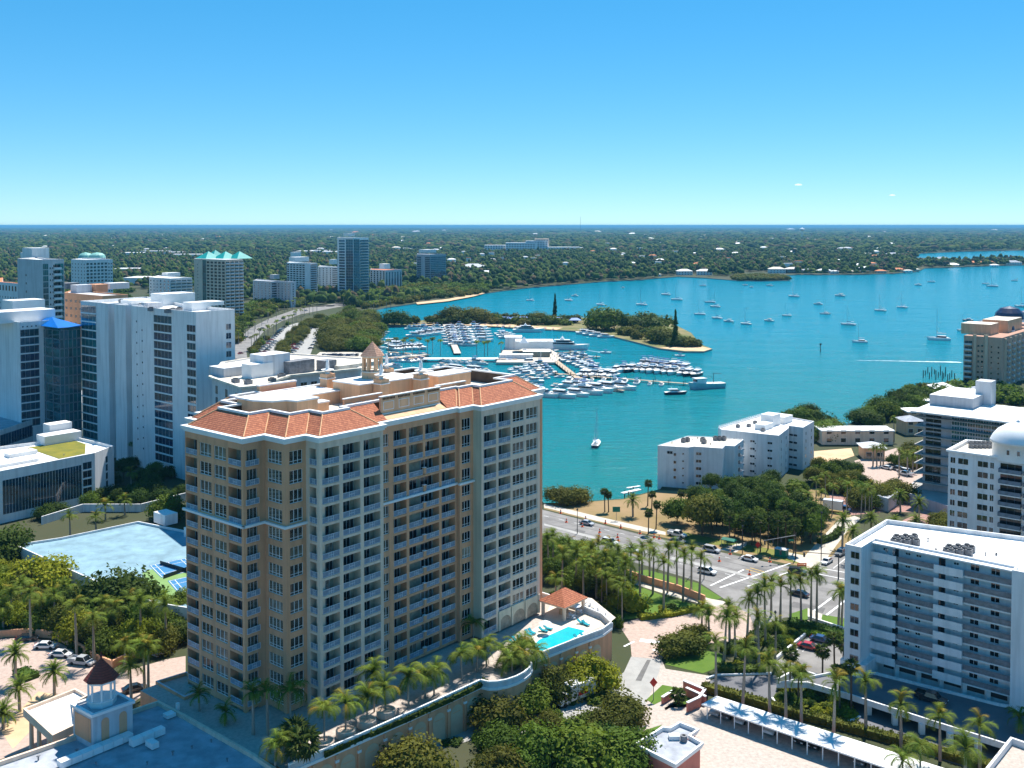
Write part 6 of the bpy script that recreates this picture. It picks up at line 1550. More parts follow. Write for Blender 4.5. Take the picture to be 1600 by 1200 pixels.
# ---------------- roads, paving ----------------
sheet('shore_verge', [(850,787),(905,785),(975,780),(1030,766),(1130,770),(1330,760),(1330,850),(1272,886),(1235,882),(1122,858),(1000,832),(850,795)], .004, M['drygrass'])
sheet('road', [(790,780),(850,797),(1000,835),(1122,862),(1235,886),(1272,890),(1330,846),(1345,836),(1400,815),(1445,825),(1362,880),(1420,960),(1420,1010),(1330,985),(1310,978),(1262,962),(1225,965),(1180,985),(1168,962),(1135,938),(1090,908),(1010,884),(905,856),(780,820)], .012, M['asphalt'])
sheet('footpath', [(850,787),(870,791),(930,806),(1000,822),(1040,831),(1040,836),(1000,829),(925,812),(868,797),(850,793)], .02, M['sidewalk'])
sheet('verge', [(1040,838),(1140,855),(1232,877),(1252,882),(1262,868),(1150,848),(1060,830)], .02, M['grass'])
sheet('footpath', [(1232,863),(1258,868),(1310,812),(1335,806),(1345,810),(1322,832),(1283,884),(1262,888),(1256,882),(1230,872)], .03, M['sidewalk'])
sheet('bus_pad', [(1124,859),(1150,850),(1168,846),(1166,852),(1150,863)], .03, M['sidewalk'])
sheet('median', [(850,818),(905,832),(1000,858),(1060,872),(1150,893),(1183,904),(1183,906),(1150,897),(1060,877),(1000,862),(905,836),(850,821)], .06, M['concrete'])
sheet('verge', [(980,895),(1010,890),(1090,911),(1128,934),(1100,944),(1048,932),(980,908)], .02, M['lawn'])
sheet('footpath', [(970,898),(1010,908),(1060,922),(1108,935),(1135,940),(1125,948),(1100,945),(1045,930),(970,906)], .03, M['sidewalk'])
sheet('garden_lawn', [(970,905),(1045,934),(1100,948),(1092,955),(1050,962),(970,968),(940,950)], .02, M['lawn'])
sheet('entry_drive', [(966,975),(1010,963),(1095,956),(1120,945),(1140,945),(1170,958),(1180,985),(1190,1000),(1160,1010),(1130,1000),(1105,1008),(1045,1012),(1034,1030),(987,1026),(985,1004)], .02, M['pinkpave'])
sheet('driveway', [(986,1026),(1034,1030),(1030,1050),(1005,1110),(960,1140),(760,1150),(600,1195),(500,1230),(500,1200),(700,1125),(860,1115),(945,1075),(975,1050)], .025, M['concrete'])
sheet('driveway', [(1034,1031),(1040,1045),(1110,1056),(1110,1068),(1040,1110),(1038,1106),(1072,1094),(1104,1104),(1125,1099),(1700,1288),(1700,1420),(900,1420),(960,1140),(1005,1110),(1030,1050)], .02, M['palepave'])
sheet('lawn', [(1010,1093),(1035,1070),(1063,1075),(1060,1082),(1022,1101)], .05, M['lawn'])
sheet('lawn', [(1050,1098),(1080,1082),(1104,1088),(1060,1104)], .05, M['lawn'])
sheet('lawn', [(1040,1020),(1075,1010),(1128,1022),(1130,1040),(1098,1052),(1040,1038)], .05, M['lawn'])
sheet('lawn', [(985,1160),(1010,1140),(1035,1132),(1020,1145),(990,1162)], .05, M['lawn'])
sheet('side_drive', [(1103,1068),(1120,1058),(1210,1055),(1240,1060),(1290,1042),(1400,1060),(1400,1120),(1640,1190),(1640,1240),(1240,1115),(1120,1082)], .022, M['asphalt2'])
sheet('parking_court', [(1210,1035),(1240,1018),(1260,995),(1330,1005),(1330,1062),(1280,1068),(1230,1060)], .026, M['asphalt'])
sheet('garden_bed', [(1120,1050),(1130,1010),(1190,990),(1215,972),(1325,985),(1325,1004),(1262,994),(1240,1018),(1205,1038),(1190,1052)], .03, M['soil'])
sheet('garden_bed', [(1208,1090),(1218,1072),(1260,1075),(1330,1095),(1340,1130),(1290,1122),(1225,1105)], .035, M['soil'])
sheet('verge', [(1232,960),(1262,950),(1272,968),(1235,972)], .03, M['lawn']); sheet('verge', [(1285,960),(1330,968),(1330,985),(1282,972)], .03, M['lawn'])
sheet('footpath', [(1262,950),(1285,960),(1282,975),(1262,970)], .032, M['sidewalk'])
# plazas on the right
sheet('brick_plaza', [(1290,752),(1345,745),(1380,735),(1450,720),(1500,740),(1500,850),(1400,880),(1350,840),(1440,800),(1380,800),(1330,805),(1300,790)], .018, M['redpave'])
sheet('sand_court', [(1272,705),(1330,700),(1335,712),(1300,724),(1272,722)], .02, M['sand'])
sheet('brick_court', [(1335,720),(1400,700),(1440,705),(1440,760),(1400,770),(1350,752)], .022, M['pinkpave'])
sheet('hotel_lawn', [(1330,672),(1355,660),(1362,668),(1340,676)], .02, M['lawn'])
# left: fountain court
sheet('arrival_court', [(-40,1000),(40,996),(90,1003),(150,1035),(185,1052),(260,1030),(290,1025),(290,1060),(240,1075),(205,1100),(190,1110),(110,1150),(-40,1200)], .02, M['pinkpave'])
sheet('court_path', [(0,1140),(60,1080),(100,1088),(60,1130),(20,1170)], .03, M['sand'])
wall_path = lambda pts, name, label, m, h, w=.5, z=0: None
def lowwall(pts, name, label, m, h, w=.4, z=0, cap=None, cat='wall'):
    A = P(*pts[0], z); t = thing(name, label, cat, A); b = MB(); c = MB()
    for a, b_ in zip(pts, pts[1:]):
        p, q = P(*a, z)-A, P(*b_, z)-A; d = Vector((q.x-p.x, q.y-p.y)); L = d.length; d.normalize(); p2 = Vector((p.x, p.y))
        b.obox(p2, d, L+w*.3, w, 0, h)
        if cap: c.obox(p2+Vector((d.y,-d.x))*.08, d, L+w*.3, w+.16, h, h+.15)
    b.build('wall', M[m], t)
    if cap: c.build('coping', M[cap], t)
lowwall([(-20,998),(40,994),(85,998),(125,1018),(150,1035),(175,1045),(205,1030),(290,1002)], 'garden_wall', 'curved tan garden wall around the hotel arrival court', 'tan', 1.6)
lowwall([(970,898),(1010,912),(1060,926),(1100,942)], 'garden_wall', 'long brown boundary wall between the palm garden and the road pavement', 'tan', 1.8)
lowwall([(1071,1088),(1101,1102)], 'garden_wall', 'salmon wall left of the carport end', 'pinkwall', 1.6, cap='white')
lowwall([(1075,1114),(1094,1105),(1103,1092),(1070,1078)], 'garden_wall', 'salmon enclosure wall beside the carport with white coping', 'pinkwall', 1.8, cap='white')
lowwall([(1036,1101),(1052,1091)], 'gate_pier', 'short salmon gate wall on the lawn island', 'pinkwall', 1.3, cap='white', cat='gate pier')
lowwall([(1213,1033),(1262,992),(1330,1010)], 'garden_wall', 'low white wall round the small parking court', 'white', .7)
lowwall([(1105,1062),(1120,1057),(1205,1054)], 'kerb_wall', 'white kerb wall along the top of the side drive', 'white', .35)
lowwall([(1205,1092),(1212,1104),(1260,1120),(1320,1133),(1345,1122)], 'kerb_wall', 'curving white kerb round the planted island by the ramp', 'white', .35)
lowwall([(1216,1078),(1240,1066),(1265,1068),(1322,1086)], 'ramp_wall', 'curved white ramp wall in front of the corridor block', 'white', 2.2, z=0)
lowwall([(1262,968),(1330,990)], 'garden_wall', 'white wall with a round pier along the corner pavement', 'white', .8)
lowwall([(66,820),(130,800),(220,800),(290,782)], 'boundary_wall', 'cream boundary wall behind the blue recreation deck', 'whitewall', 2.5)
# pool court on the podium
def pp(x, y, z=6.6): return P(x, y, z)
pl_ = thing('swimming_pool', 'turquoise swimming pool on the tower terrace by the orange roofed pavilion', 'swimming pool', pp(870,1000))
c0 = pl_.location
pts = [pp(x, y, 6.62)-c0 for x, y in ((838,1000),(888,979.5),(915,986),(858,1020),(855,1019),(838,1008))]
pw = mat('pool_water', (0.01,0.42,0.47), rough=.08, var=.1, sc=.5, spec=.5, bump=.4, bsc=2)
pts = [pp(x, y, 6.62)-c0 for x, y in ((828,1016),(842,1000),(888,979.5),(915,986),(860,1019),(845,1026))]
b = MB(); q = ccw([(p.x, p.y) for p in pts]); b.add([(x, y, .06) for x, y in q], [tuple(range(len(q)))]); b.build('water', pw, pl_)
b = MB(); b.ring(offset(q, -.5), q, .08); b.walls(offset(q,-.5), -.05, .08); b.build('coping', M['white'], pl_)
deck = MB(); dq = ccw([tuple(pp(x, y, 6.6))[:2] for x, y in ((800,1005),(845,975),(870,925),(925,935),(962,965),(950,975),(900,995),(840,1030))]); deck.add([(x,y,6.61) for x, y in dq], [tuple(range(len(dq)))]); dd = deck.build('pool_deck', M['sand']); dd.data.materials[0] = mat('pool_deck_paving', (0.62,0.54,0.44), var=.08, sc=.6); dd['kind'] = 'structure'
# pavilion
pv_ = thing('pool_pavilion', 'open pool pavilion with hipped orange tile roof beside the tower', 'pavilion', pp(880,958), UA)
b = MB(); b.hip(-4.2,-3.6,4.2,3.6,3.1,2.4,0); ro_ = b.build('roof', M['tile'], pv_); auto_uv(ro_)
b = MB(); b.box(-4.1,-3.5,2.8,4.1,3.5,3.08); b.build('fascia', M['cream'], pv_)
for x in (-3.6, 3.1):
    for y in (-3.1, 2.6): b = MB(); b.box(x,y,0,x+.55,y+.55,2.8); b.build('pillar', M['cream'], pv_)
b = MB(); b.box(-1,-.5,0,1.2,.4,1.1); b.build('bar_counter', M['tan2'], pv_)
def lounger_proto():
    t = thing('sun_lounger', 'x', 'sun lounger', (0,0,0)); b = MB(); b.box(-1,-.35,.25,.35,.35,.4); b.add([(.35,-.35,.3),(1.0,-.35,.75),(1.0,.35,.75),(.35,.35,.3),(.35,-.35,.42),(.95,-.35,.9),(.95,.35,.9),(.35,.35,.42)], [(0,1,2,3),(4,7,6,5),(0,4,5,1),(3,2,6,7),(1,5,6,2)]); b.build('cushion', M['turq'], t)
    b = MB(); [b.box(x,y,0,x+.08,y+.08,.25) for x in (-.95,.25) for y in (-.33,.25)]; b.build('legs', M['white'], t); return t
LP_ = lounger_proto(); first = [True]
LG = [(802,1008),(806,1003),(815,1001),(826,992),(831,990),(849,987),(856,984),(909,975),(915,977),(903,999),(913,996)]
LL = ['first turquoise lounger from the left along the pool terrace, under the arches','second lounger from the left in the shade of the arches','third lounger from the left in the shade of the arches','left lounger of the pair outside the last arch','right lounger of the pair outside the last arch','lounger left of the pair nearest the tower corner','lounger right of the pair nearest the tower corner','left lounger of the two at the far end of the pool','right lounger of the two at the far end of the pool','left lounger of the two beside the balustrade','right lounger of the two beside the balustrade']
for (x, y), lb in zip(LG, LL):
    o = LP_ if first[0] else copytree(LP_, (0,0,0), 0); first[0] = False; o.location = pp(x, y); o.rotation_euler = (0,0,UA+RN.choice([1.6,1.4,1.8])); o['label'] = lb
def tableset(px, py, lb):
    t = thing('patio_table', lb, 'table', pp(px, py)); b = MB(); b.lathe((0,0,0), [(.5,0),(.06,.1),(.06,.7),(.55,.72),(.55,.76),(.01,.77)], 12); b.build('table_top', M['white'], t)
    for k in range(4):
        a = k*1.57+.5; c = thing('patio_chair', 'white chair at the '+lb, 'chair', (t.location.x+math.cos(a)*.95, t.location.y+math.sin(a)*.95, 6.6), a+1.57, 'chairs at pool tables')
        c['label'] = ('white metal chair drawn up to the '+lb)[:90]; put(CH2, 'seat', c, (-.25,-.25,0))
CH2 = CH.copy(); CH2.materials[0] = M['lgrey']
for (x, y, lb) in ((905,958,'table nearest the pavilion corner'),(918,950,'table behind the pavilion'),(930,958,'middle table of the terrace'),(893,966,'table between pavilion and pool'),(942,966,'table by the right balustrade')): tableset(x, y, lb)

# ---------------- road markings ----------------
def stripe(a, b_, w, name='road_marking', m='line', z=.03):
    A, C = P(*a, z), P(*b_, z); d = (C-A); d.normalize(); n_ = Vector((-d.y, d.x, 0))*w/2; b = MB(); b.quad(A-n_, C-n_, C+n_, A+n_); o = b.build(name, M[m]); o['kind'] = 'structure'; return o
for a, b_, w in (((1125,918),(1235,880),.5),((1168,916),(1235,893),.5),((1110,915),(1162,890),.5),((1272,886),(1330,896),.35),((1280,897),(1325,906),.35),((1267,958),(1325,915),.5),((1290,962),(1325,935),.5),((1302,888),(1322,872),.2)): stripe(a, b_, w)
stripe((1165,889),(1190,896),.25,m='yline'); stripe((1172,887),(1196,894),.25,m='yline')
M['patch'] = mat('asphalt_patch', (0.13,0.125,0.12), var=.15, sc=.5); M['wear'] = mat('worn_asphalt', (0.16,0.152,0.145), var=.2, sc=.4)
sheet('road_patch', [(1011,1031),(1017,1031),(1002,1064),(993,1063)], .04, M['patch'])
sheet('road_patch', [(1180,885),(1200,890),(1194,897),(1172,892)], .024, M['patch']); sheet('road_patch', [(1240,940),(1290,950),(1286,958),(1232,947)], .024, M['patch']); sheet('road_patch', [(900,826),(915,830),(912,834),(897,830)], .024, M['patch'])
for o_ in (3, 9, 17, 26, 33, 41):
    sheet('tyre_wear', [(852,800+o_),(1000,835+o_*1.1),(1170,874+o_*1.2),(1170,875.2+o_*1.2),(1000,836+o_*1.1),(852,801+o_)], .022+o_*.00005, M['wear'])
for k in range(14):
    t = k/14; x = 850+t*330; y = 806+t*75; stripe((x,y),(x+8,y+1.9),.16)
    stripe((x, y+26),(x+8,y+28),.16)
stripe((975,1010),(991,1002),.5); stripe((1020,1015),(1042,1022),.5); stripe((1000,1000),(1034,1004),1.6)
for k in range(6): stripe((1213+k*1,1075+k*2.6),(1222+k*1,1073+k*2.6),.25)
for k in range(3): stripe((1237+k*12,1012-k*1),(1230+k*12,1020-k*1),.12)

# ---------------- vehicles ----------------
CARC = {'white':(.75,.75,.74),'silver':(.42,.43,.44),'black':(.015,.016,.02),'blue':(.02,.05,.14),'red':(.42,.02,.02),'grey':(.12,.13,.14),'tan':(.35,.28,.2)}
CM = {}
for k, c in CARC.items():
    CM[k] = mat('car_paint_'+k, c, rough=.25, var=.03, spec=.6); CM[k].node_tree.nodes['Principled BSDF'].inputs['Coat Weight'].default_value = .6
def car_parts(kind):
    L, W, H = dict(sedan=(4.6,1.8,1.42), suv=(4.8,1.9,1.72), pickup=(5.6,1.95,1.8))[kind]
    b = MB(); h1 = .55*H if kind != 'sedan' else .6*H
    # body as profile loft
    prof = [(-L/2,.35),(-L/2,h1*.9),(-L/2+.3,h1),(L/2-1.1,h1),(L/2-.15,h1*.82),(L/2,.6),(L/2,.35)]
    n = len(prof); vs = []
    for s in (-1, 1):
        for (x, z) in prof: vs.append((x, s*W/2*(.94 if abs(x) > L/2-.2 else 1), z))
    fs = [(i, i+1, n+i+1, n+i)[::-1] for i in range(n-1)]+[tuple(range(n)), tuple(range(2*n-1, n-1, -1))]+[(0, n, 2*n-1, n-1)]
    b.add(vs, fs)
    # roof block
    if kind == 'sedan': c = (-1.75,-1.0,.55,1.25)
    elif kind == 'suv': c = (-2.3,-1.95,.6,1.35)
    else: c = (-.9,-.7,.8,1.5)
    x0, x1, x2, x3 = c; w1, w2 = W/2*.93, W/2*.76
    b.add([(x1,-w2,H-.02),(x2,-w2,H-.02),(x2,w2,H-.02),(x1,w2,H-.02),(x1,-w2,H-.08),(x2,-w2,H-.08),(x2,w2,H-.08),(x1,w2,H-.08)], [(0,1,2,3),(4,5,1,0),(5,6,2,1),(6,7,3,2),(7,4,0,3)])
    for (xa, xb) in ((x1,x0),(x2,x3)):
        for s in (-1,1): b.tube((xa,s*w2,H-.05),(xb,s*w1,h1),.05,.05,4)
    if kind == 'pickup':
        b.box(-L/2,-W/2,h1*.9,-L/2+.1,W/2,h1+.35); b.box(-L/2+.1,-W/2,h1*.9,-1,-W/2+.1,h1+.35); b.box(-L/2+.1,W/2-.1,h1*.9,-1,W/2,h1+.35)
    g = MB(); g.add([(x1,-w2,H-.07),(x2,-w2,H-.07),(x2,w2,H-.07),(x1,w2,H-.07),(x0,-w1,h1),(x3,-w1,h1),(x3,w1,h1),(x0,w1,h1)], [(4,5,1,0),(5,6,2,1),(6,7,3,2),(7,4,0,3)])
    wh = MB(); wh.tube((0,-.11,0),(0,.11,0),.34,.34,12)
    lt = MB(); lt.box(-.03,-.2,-.08,.03,.2,.08)
    return b, g.mesh('windows', [M['glass']]), wh.mesh('wheel', [M['tyre']]), lt, L, W
CP = {k: car_parts(k) for k in ('sedan','suv','pickup')}
CMESH = {}
M['lamp'] = mat('headlamp', (.7,.7,.7), rough=.2); M['tail'] = mat('tail_lamp', (.4,.01,.01), rough=.3)
HLM = CP['sedan'][3].mesh('headlight', [M['lamp']]); TLM = CP['sedan'][3].mesh('tail_light', [M['tail']])
def car(px, py, hd, kind, colr, label, group=None, z=0, world=None, simple=False):
    b, g, wh, lt, L, W = CP[kind]
    if (kind, colr) not in CMESH: CMESH[(kind, colr)] = b.mesh('body', [CM[colr]])
    p = P(px, py, z) if world is None else Vector(world); p = p+Vector((0,0,.03))
    t = thing('pickup_truck' if kind == 'pickup' else 'parked_car', label, 'car' if kind != 'pickup' else 'pickup truck', p, hd, group)
    put(CMESH[(kind, colr)], 'body', t); put(g, 'windows', t)
    for sx in (-.31, .31):
        for sy in (-1, 1): put(wh, 'wheel', t, (sx*L, sy*(W/2-.12), .34))
    if not simple:
        for sy in (-1, 1): put(HLM, 'headlight', t, (L/2+.0, sy*(W/2-.3), .68)); put(TLM, 'tail_light', t, (-L/2, sy*(W/2-.3), .8))
    return t
rdir = (P(1240,880)-P(850,800)); RH = math.atan2(rdir.y, rdir.x)
car(917,820,RH,'sedan','silver','silver sedan driving alone on the far lane beside traffic cones')
car(953,850,RH,'suv','white','white hatchback half hidden above the palms near the median')
car(988,862,RH,'sedan','white','white car mostly hidden by palms on the near carriageway')
car(1058,848,RH,'sedan','grey','dark sedan beside the roadworks truck')
car(1112,862,RH,'suv','silver','silver car with cargo box left of the white coupe on the far lane')
car(1171,876,RH,'sedan','white','white coupe in the far lane approaching the crossing')
car(1105,896,RH,'suv','white','large white sport utility waiting at the stop line')
car(1246,897,RH+.25,'suv','black','black sport utility turning in the middle of the crossing')
car(1249,931,RH+math.pi,'sedan','black','dark blue car leaving the crossing towards the camera')
sdir = P(1330,868)-P(1290,880); SH = math.atan2(sdir.y, sdir.x)
car(1292,880,UA+math.pi,'sedan','white','white car waiting at the side street stop line')
car(1314,867,UA+math.pi,'suv','grey','grey car queued behind the white one in the side street')
car(1058,838,RH,'pickup','white','white roadworks pickup truck parked on the verge under the trees')
car(1283,1003,amV+.1,'sedan','blue','dark blue car parked in the small court by the white block')
car(1264,1014,amV+.1,'sedan','red','red car parked beside the dark blue one')
car(71,1013,.0,'sedan','white','white convertible, leftmost car of the hotel court row')
car(95,1026,-.1,'sedan','white','white coupe in the middle of the hotel court row')
car(128,1038,-.25,'pickup','silver','silver pickup truck at the right of the hotel court row')
car(42,1001,.2,'sedan','black','dark car at the far left by the garden wall')
car(210,1080,.5,'sedan','black','black car behind the red roofed cupola')
car(255,1022,1.0,'sedan','silver','silver car glimpsed between palms near the tower foot')
for i, (x, c_) in enumerate(((1114,'silver'),(1130,'grey'),(1152,'white'),(1199,'white'),(1246,'black'),(1267,'black'),(1340,'grey'),(1385,'silver'))):
    y = 1110+(x-1110)*.345+4
    q = P(x, y+6); car(0,0,UA-math.pi+.0,'suv' if i % 3 == 0 else 'sedan',c_,'%s of the cars parked under the white carport' % ordl(i, 8),'cars under the carport',world=(q.x+U.x*2.6, q.y+U.y*2.6, 0))
p = P(1455,1092,3.0); car(0,0,amV,'pickup','black','dark pickup truck on the shaded parking deck',world=(p.x,p.y,2.55))
for i, (x, y, c_, k) in enumerate(((1385,733,'white','sedan'),(1402,735,'grey','suv'),(1412,738,'white','suv'),(1421,731,'grey','sedan'),(1415,743,'white','pickup'))):
    car(x, y, aU+1.4, k, c_, '%s of the cars parked on the brick court by the unfinished block' % ordl(i, 5), 'cars on the brick court')
# box truck (moving lorry) and blue delivery truck
def box_truck(px, py, hd, label, cab, box='white', logo=True):
    t = thing('box_truck', label, 'truck', P(px, py), hd)
    b = MB(); b.box(-4.2,-1.2,.9,1.7,1.2,3.7); b.build('cargo_box', CM['white'], t)
    b = MB(); b.add([(1.9,-1.05,.5),(4.1,-1.05,.5),(4.1,1.05,.5),(1.9,1.05,.5),(1.9,-1.05,1.5),(4.1,-1.05,1.4),(4.1,1.05,1.4),(1.9,1.05,1.5)], [(0,3,2,1),(4,5,6,7),(0,1,5,4),(1,2,6,5),(2,3,7,6),(3,0,4,7)])
    b.box(1.9,-1,2.35,2.8,1,2.42); b.build('cab', CM[cab], t)
    b = MB(); b.add([(1.9,-1.02,1.5),(3.3,-1.02,1.45),(3.3,1.02,1.45),(1.9,1.02,1.5),(1.9,-.95,2.35),(2.8,-.95,2.35),(2.8,.95,2.35),(1.9,.95,2.35)], [(0,1,5,4),(1,2,6,5),(2,3,7,6),(3,0,4,7)]); b.build('windscreen', M['glass'], t)
    w = MB(); w.tube((0,-.13,0),(0,.13,0),.46,.46,12); wm2 = w.mesh('wheel', [M['tyre']])
    for x in (-3,3.1):
        for s in (-1,1): put(wm2, 'wheel', t, (x, s*1.0, .46))
    if logo:
        for s in (-1, 1):
            b = MB()
            for (x0, z0, x1, z1, k) in ((-2.4,1.6,-1.0,2.0,0),(-2.1,2.0,-1.2,2.7,0),(-1.2,1.5,.2,2.2,0),(-.9,2.2,-.2,2.6,1)): b.quad((x0,s*1.21,z0),(x1,s*1.21,z0),(x1-.2,s*1.21,z1),(x0+.3,s*1.21,z1),k)
            b.build('painted_emblem', [M['red'], M['yline']], t)
    return t
box_truck(898,1096,math.pi+.62,'white box van with a red emblem parked below the podium wall','white')
box_truck(1308,800,-.5,'delivery truck with a blue cab and tan box on the brick street','blue',logo=False)
# roadworks cones and barrels
b = MB(); b.lathe((0,0,0), [(.42,0),(.42,.08),(.26,.1),(.2,.55)], 8, 0); b.lathe((0,0,.55), [(.2,0),(.17,.22)], 8, 1); b.lathe((0,0,.77), [(.17,0),(.1,.4),(.01,.42)], 8, 0); CONE = b.mesh('traffic_cone', [M['orangeplastic'], M['white']])
CN = [(876,802),(915,812),(946,818),(970,825),(1000,834),(885,816),(910,823),(937,832),(936,838),(965,840),(966,845),(1022,840),(1030,842),(1141,866),(1203,878),(1117,861),(1124,877),(1171,898)]
for i, (x, y) in enumerate(CN): o = put(CONE, 'traffic_cone', None, P(x, y, .03), 0, (1.15,1.15,1.0)); tag(o, 'orange and white traffic cone, %s of those along the closed road lane' % ORD[i], 'traffic cone', 'cones along the closed lane')
for (x, y, lb) in ((1253,886,'orange barricade at the pavement corner of the crossing'),):
    b = MB(); [b.box(-1.2,-.05,z,1.2,.05,z+.3) for z in (.3,.75)]; [b.box(s-.05,-.3,0,s+.05,.3,1.05) for s in (-1.1,1.05)]; o = b.build('barricade', M['orangeplastic']); o.location = P(x, y, .03); tag(o, lb, 'barricade')
def sign(px, py, h, w_, hh, m, label, shape='rect', rot=0, nm='road_sign'):
    t = thing(nm, label, 'sign', P(px, py), rot); b = MB(); b.box(-.06,-.06,0,.06,.06,h); b.build('post', M['mechgrey'], t); b = MB()
    if shape == 'rect': b.box(-w_/2,-.12,h-hh,w_/2,-.06,h)
    else: b.add([(0,-.1,h-hh),(w_/2,-.1,h-hh/2),(0,-.1,h),(-w_/2,-.1,h-hh/2),(0,-.06,h-hh),(w_/2,-.06,h-hh/2),(0,-.06,h),(-w_/2,-.06,h-hh/2)], [(0,1,2,3),(7,6,5,4),(0,4,5,1),(1,5,6,2),(2,6,7,3),(3,7,4,0)])
    b.build('panel', M[m], t)
sign(963,813,4.2,2.3,1.6,'green','large green direction sign on the grass by the bay road')
sign(1021,1094,4.4,1.5,1.9,'red','orange red diamond warning sign on the small lawn island','d')
sign(1184,866,3.6,1.5,1.9,'red','red diamond warning sign by the green utility box','d')
sign(1012,1072,2.2,.6,.6,'white','small white sign on the drive edge')if False else None
# bus shelter
bs = thing('bus_shelter', 'teal roofed bus shelter on a concrete pad beside the road', 'shelter', P(1139,857), RH); b = MB(); b.box(-2,-1,2.3,2,1,2.5); b.add([(-2,-1,2.5),(2,-1,2.5),(2,1,2.5),(-2,1,2.5),(-1.8,0,3.0),(1.8,0,3.0)], [(0,1,5,4),(2,3,4,5),(1,2,5),(3,0,4)]); b.build('roof', M['green'], bs)
b = MB(); [b.box(x,y,0,x+.1,y+.1,2.3) for x in (-1.9,1.8) for y in (-.9,.8)]; b.box(-1.2,.2,.4,1.2,.6,.5); b.build('frame_and_bench', M['mechgrey'], bs)
# utility box
ub = thing('utility_box', 'green utility kiosk with pale top near the traffic signal', 'utility box', P(1221,869), RH); b = MB(); b.box(-1.6,-1,0,1.6,1,2.0); b.build('housing', M['green'], ub); b = MB(); b.box(-1.7,-1.1,2.0,1.7,1.1,2.12); b.build('lid', M['lgrey'], ub)
# traffic signal mast arm and lamps
sm = thing('traffic_signal', 'brown traffic signal mast with a long diagonal arm over the road', 'traffic signal', P(1243,874), 0); b = MB(); b.tube((0,0,0),(0,0,7.2),.2,.14,8); b.build('pole', M['darkwood'], sm)
tip = P(1196,861+0,0)-P(1243,874,0); b = MB(); ap = Vector((-9.5,-3.0,6.0)); b.tube((0,0,6.6),ap,.13,.08,6); b.build('arm', M['mechgrey'], sm)
for f_ in (.45,.7,.95): b = MB(); q = Vector((0,0,6.6)).lerp(ap, f_); b.box(q.x-.2,q.y-.2,q.z-1.1,q.x+.2,q.y+.2,q.z-.1); b.build('signal_head', M['dark'], sm)
b = MB(); q = Vector((0,0,6.6)).lerp(ap,.1); b.box(q.x-1.1,q.y-.06,5.0,q.x+.3,q.y,5.5); b.build('street_name_plate', M['green'], sm)
ms = thing('traffic_signal', 'low black signal mast stretching along the median to the crossing', 'traffic signal', P(1310,905), 0); b = MB(); b.tube((0,0,0),(0,0,6.5),.18,.14,8); b.build('pole', M['dark'], ms)
b = MB(); b.tube((0,0,6.3),(-14,4.5,6.0),.12,.07,6); b.build('arm', M['dark'], ms); b = MB(); b.box(-13.8,4.2,4.9,-13.4,4.7,5.9); b.box(-8.2,2.4,4.9,-7.8,2.9,5.9); b.build('signal_head', M['dark'], ms)
def lamp(px, py, h, label):
    t = thing('street_lamp', label, 'street lamp', P(px, py)); b = MB(); b.tube((0,0,0),(0,0,h),.12,.08,7); b.build('pole', M['dark'], t); b = MB(); b.lathe((0,0,h-.1),[(.25,0),(.3,.3),(.05,.6)],8); b.build('lantern', M['dark'], t)
LM = [(902,834,7,'dark street lamp beside the silver sedan on the bay road'),(1160,865,7.5,'tall dark street lamp beside the bus shelter'),(1283,877,13,'very tall dark lamp post at the pavement corner of the side street'),(1100,905,8,'dark street lamp rising through the palms near the stop line'),(1080,899,8,'dark lamp column behind the palms left of the waiting white car'),(457,545,8,'thin lamp post in the marina parking lot'),(422,548,8,'thin lamp post at the left end of the parking lot'),(1211,1000,6,'slim lamp post in the garden beside the entry drive')]
for a in LM: lamp(*a)
# parked cars in the marina lot
cc = list(CARC)[:6]
def lot(a, b_, n, hd, lab, grp):
    A, C = P(*a), P(*b_)
    for i in range(n):
        p = A.lerp(C, (i+.5)/n); car(0,0,hd+RN.uniform(-.03,.03),RN.choice(['sedan','suv','sedan']),RN.choice(['white','silver','black','grey','white','blue','red','silver']),lab,grp,world=p,simple=True)
hd_ = .2
lot((400,556),(445,511),16,hd_,'car parked in the left row of the marina lot beside the palms','left row of the marina lot'); lot((408,557),(432,533),7,hd_,'car parked facing the first row at the lower left of the marina lot','lower left cars of the marina lot')
lot((446,553),(492,506),15,hd_+math.pi,'car parked in the middle row beside the olive trees','middle row of the marina lot'); lot((454,555),(472,535),6,hd_,'car parked in the middle lot just behind the first','second middle cars of the marina lot')
lot((484,548),(510,508),9,hd_,'car parked along the right edge of the marina lot','right edge of the marina lot')
lot((504,556),(560,556),15,1.5,'car parked in the front row by the inner marina basin','front row by the inner basin'); lot((500,561),(556,562),14,1.5,'car parked in the second row by the inner marina basin','second row by the inner basin'); lot((572,526),(590,518),8,.2,'car parked beside the park at the head of the basin','cars at the head of the basin')
for i, (x, y, c_) in enumerate(((385,528,'black'),(376,553,'red'),(437,502,'white'),(443,499,'black'),(460,492,'white'),(478,486,'silver'),(368,564,'black'),(410,514,'grey'))):
    car(x, y, 1.1, 'sedan', c_, '%s of the cars driving on the curving bayfront road' % ordl(i, 8), 'cars on the bayfront road', simple=True)
sheet('bayfront_road', [(355,575),(362,545),(375,528),(392,512),(420,498),(460,484),(525,474),(560,470),(560,474),(527,480),(470,491),(440,502),(412,518),(400,532),(385,550),(388,570)], .03, M['asphalt'])
sheet('parking_lot', [(390,566),(402,546),(425,528),(452,508),(500,495),(518,502),(510,512),(492,535),(484,556),(480,566)], .03, M['concrete'])
sheet('basin_promenade', [(480,566),(500,550),(560,550),(590,556),(585,575),(480,580)], .03, M['sidewalk'])
sheet('park_ground', [(505,545),(520,500),(560,488),(585,510),(590,522),(584,545)], .02, M['drygrass'])
sheet('beach', [(700,470.5),(740,463),(758,458),(752,457),(700,467),(650,472.5),(652,475.5)], .02, M['sand'])
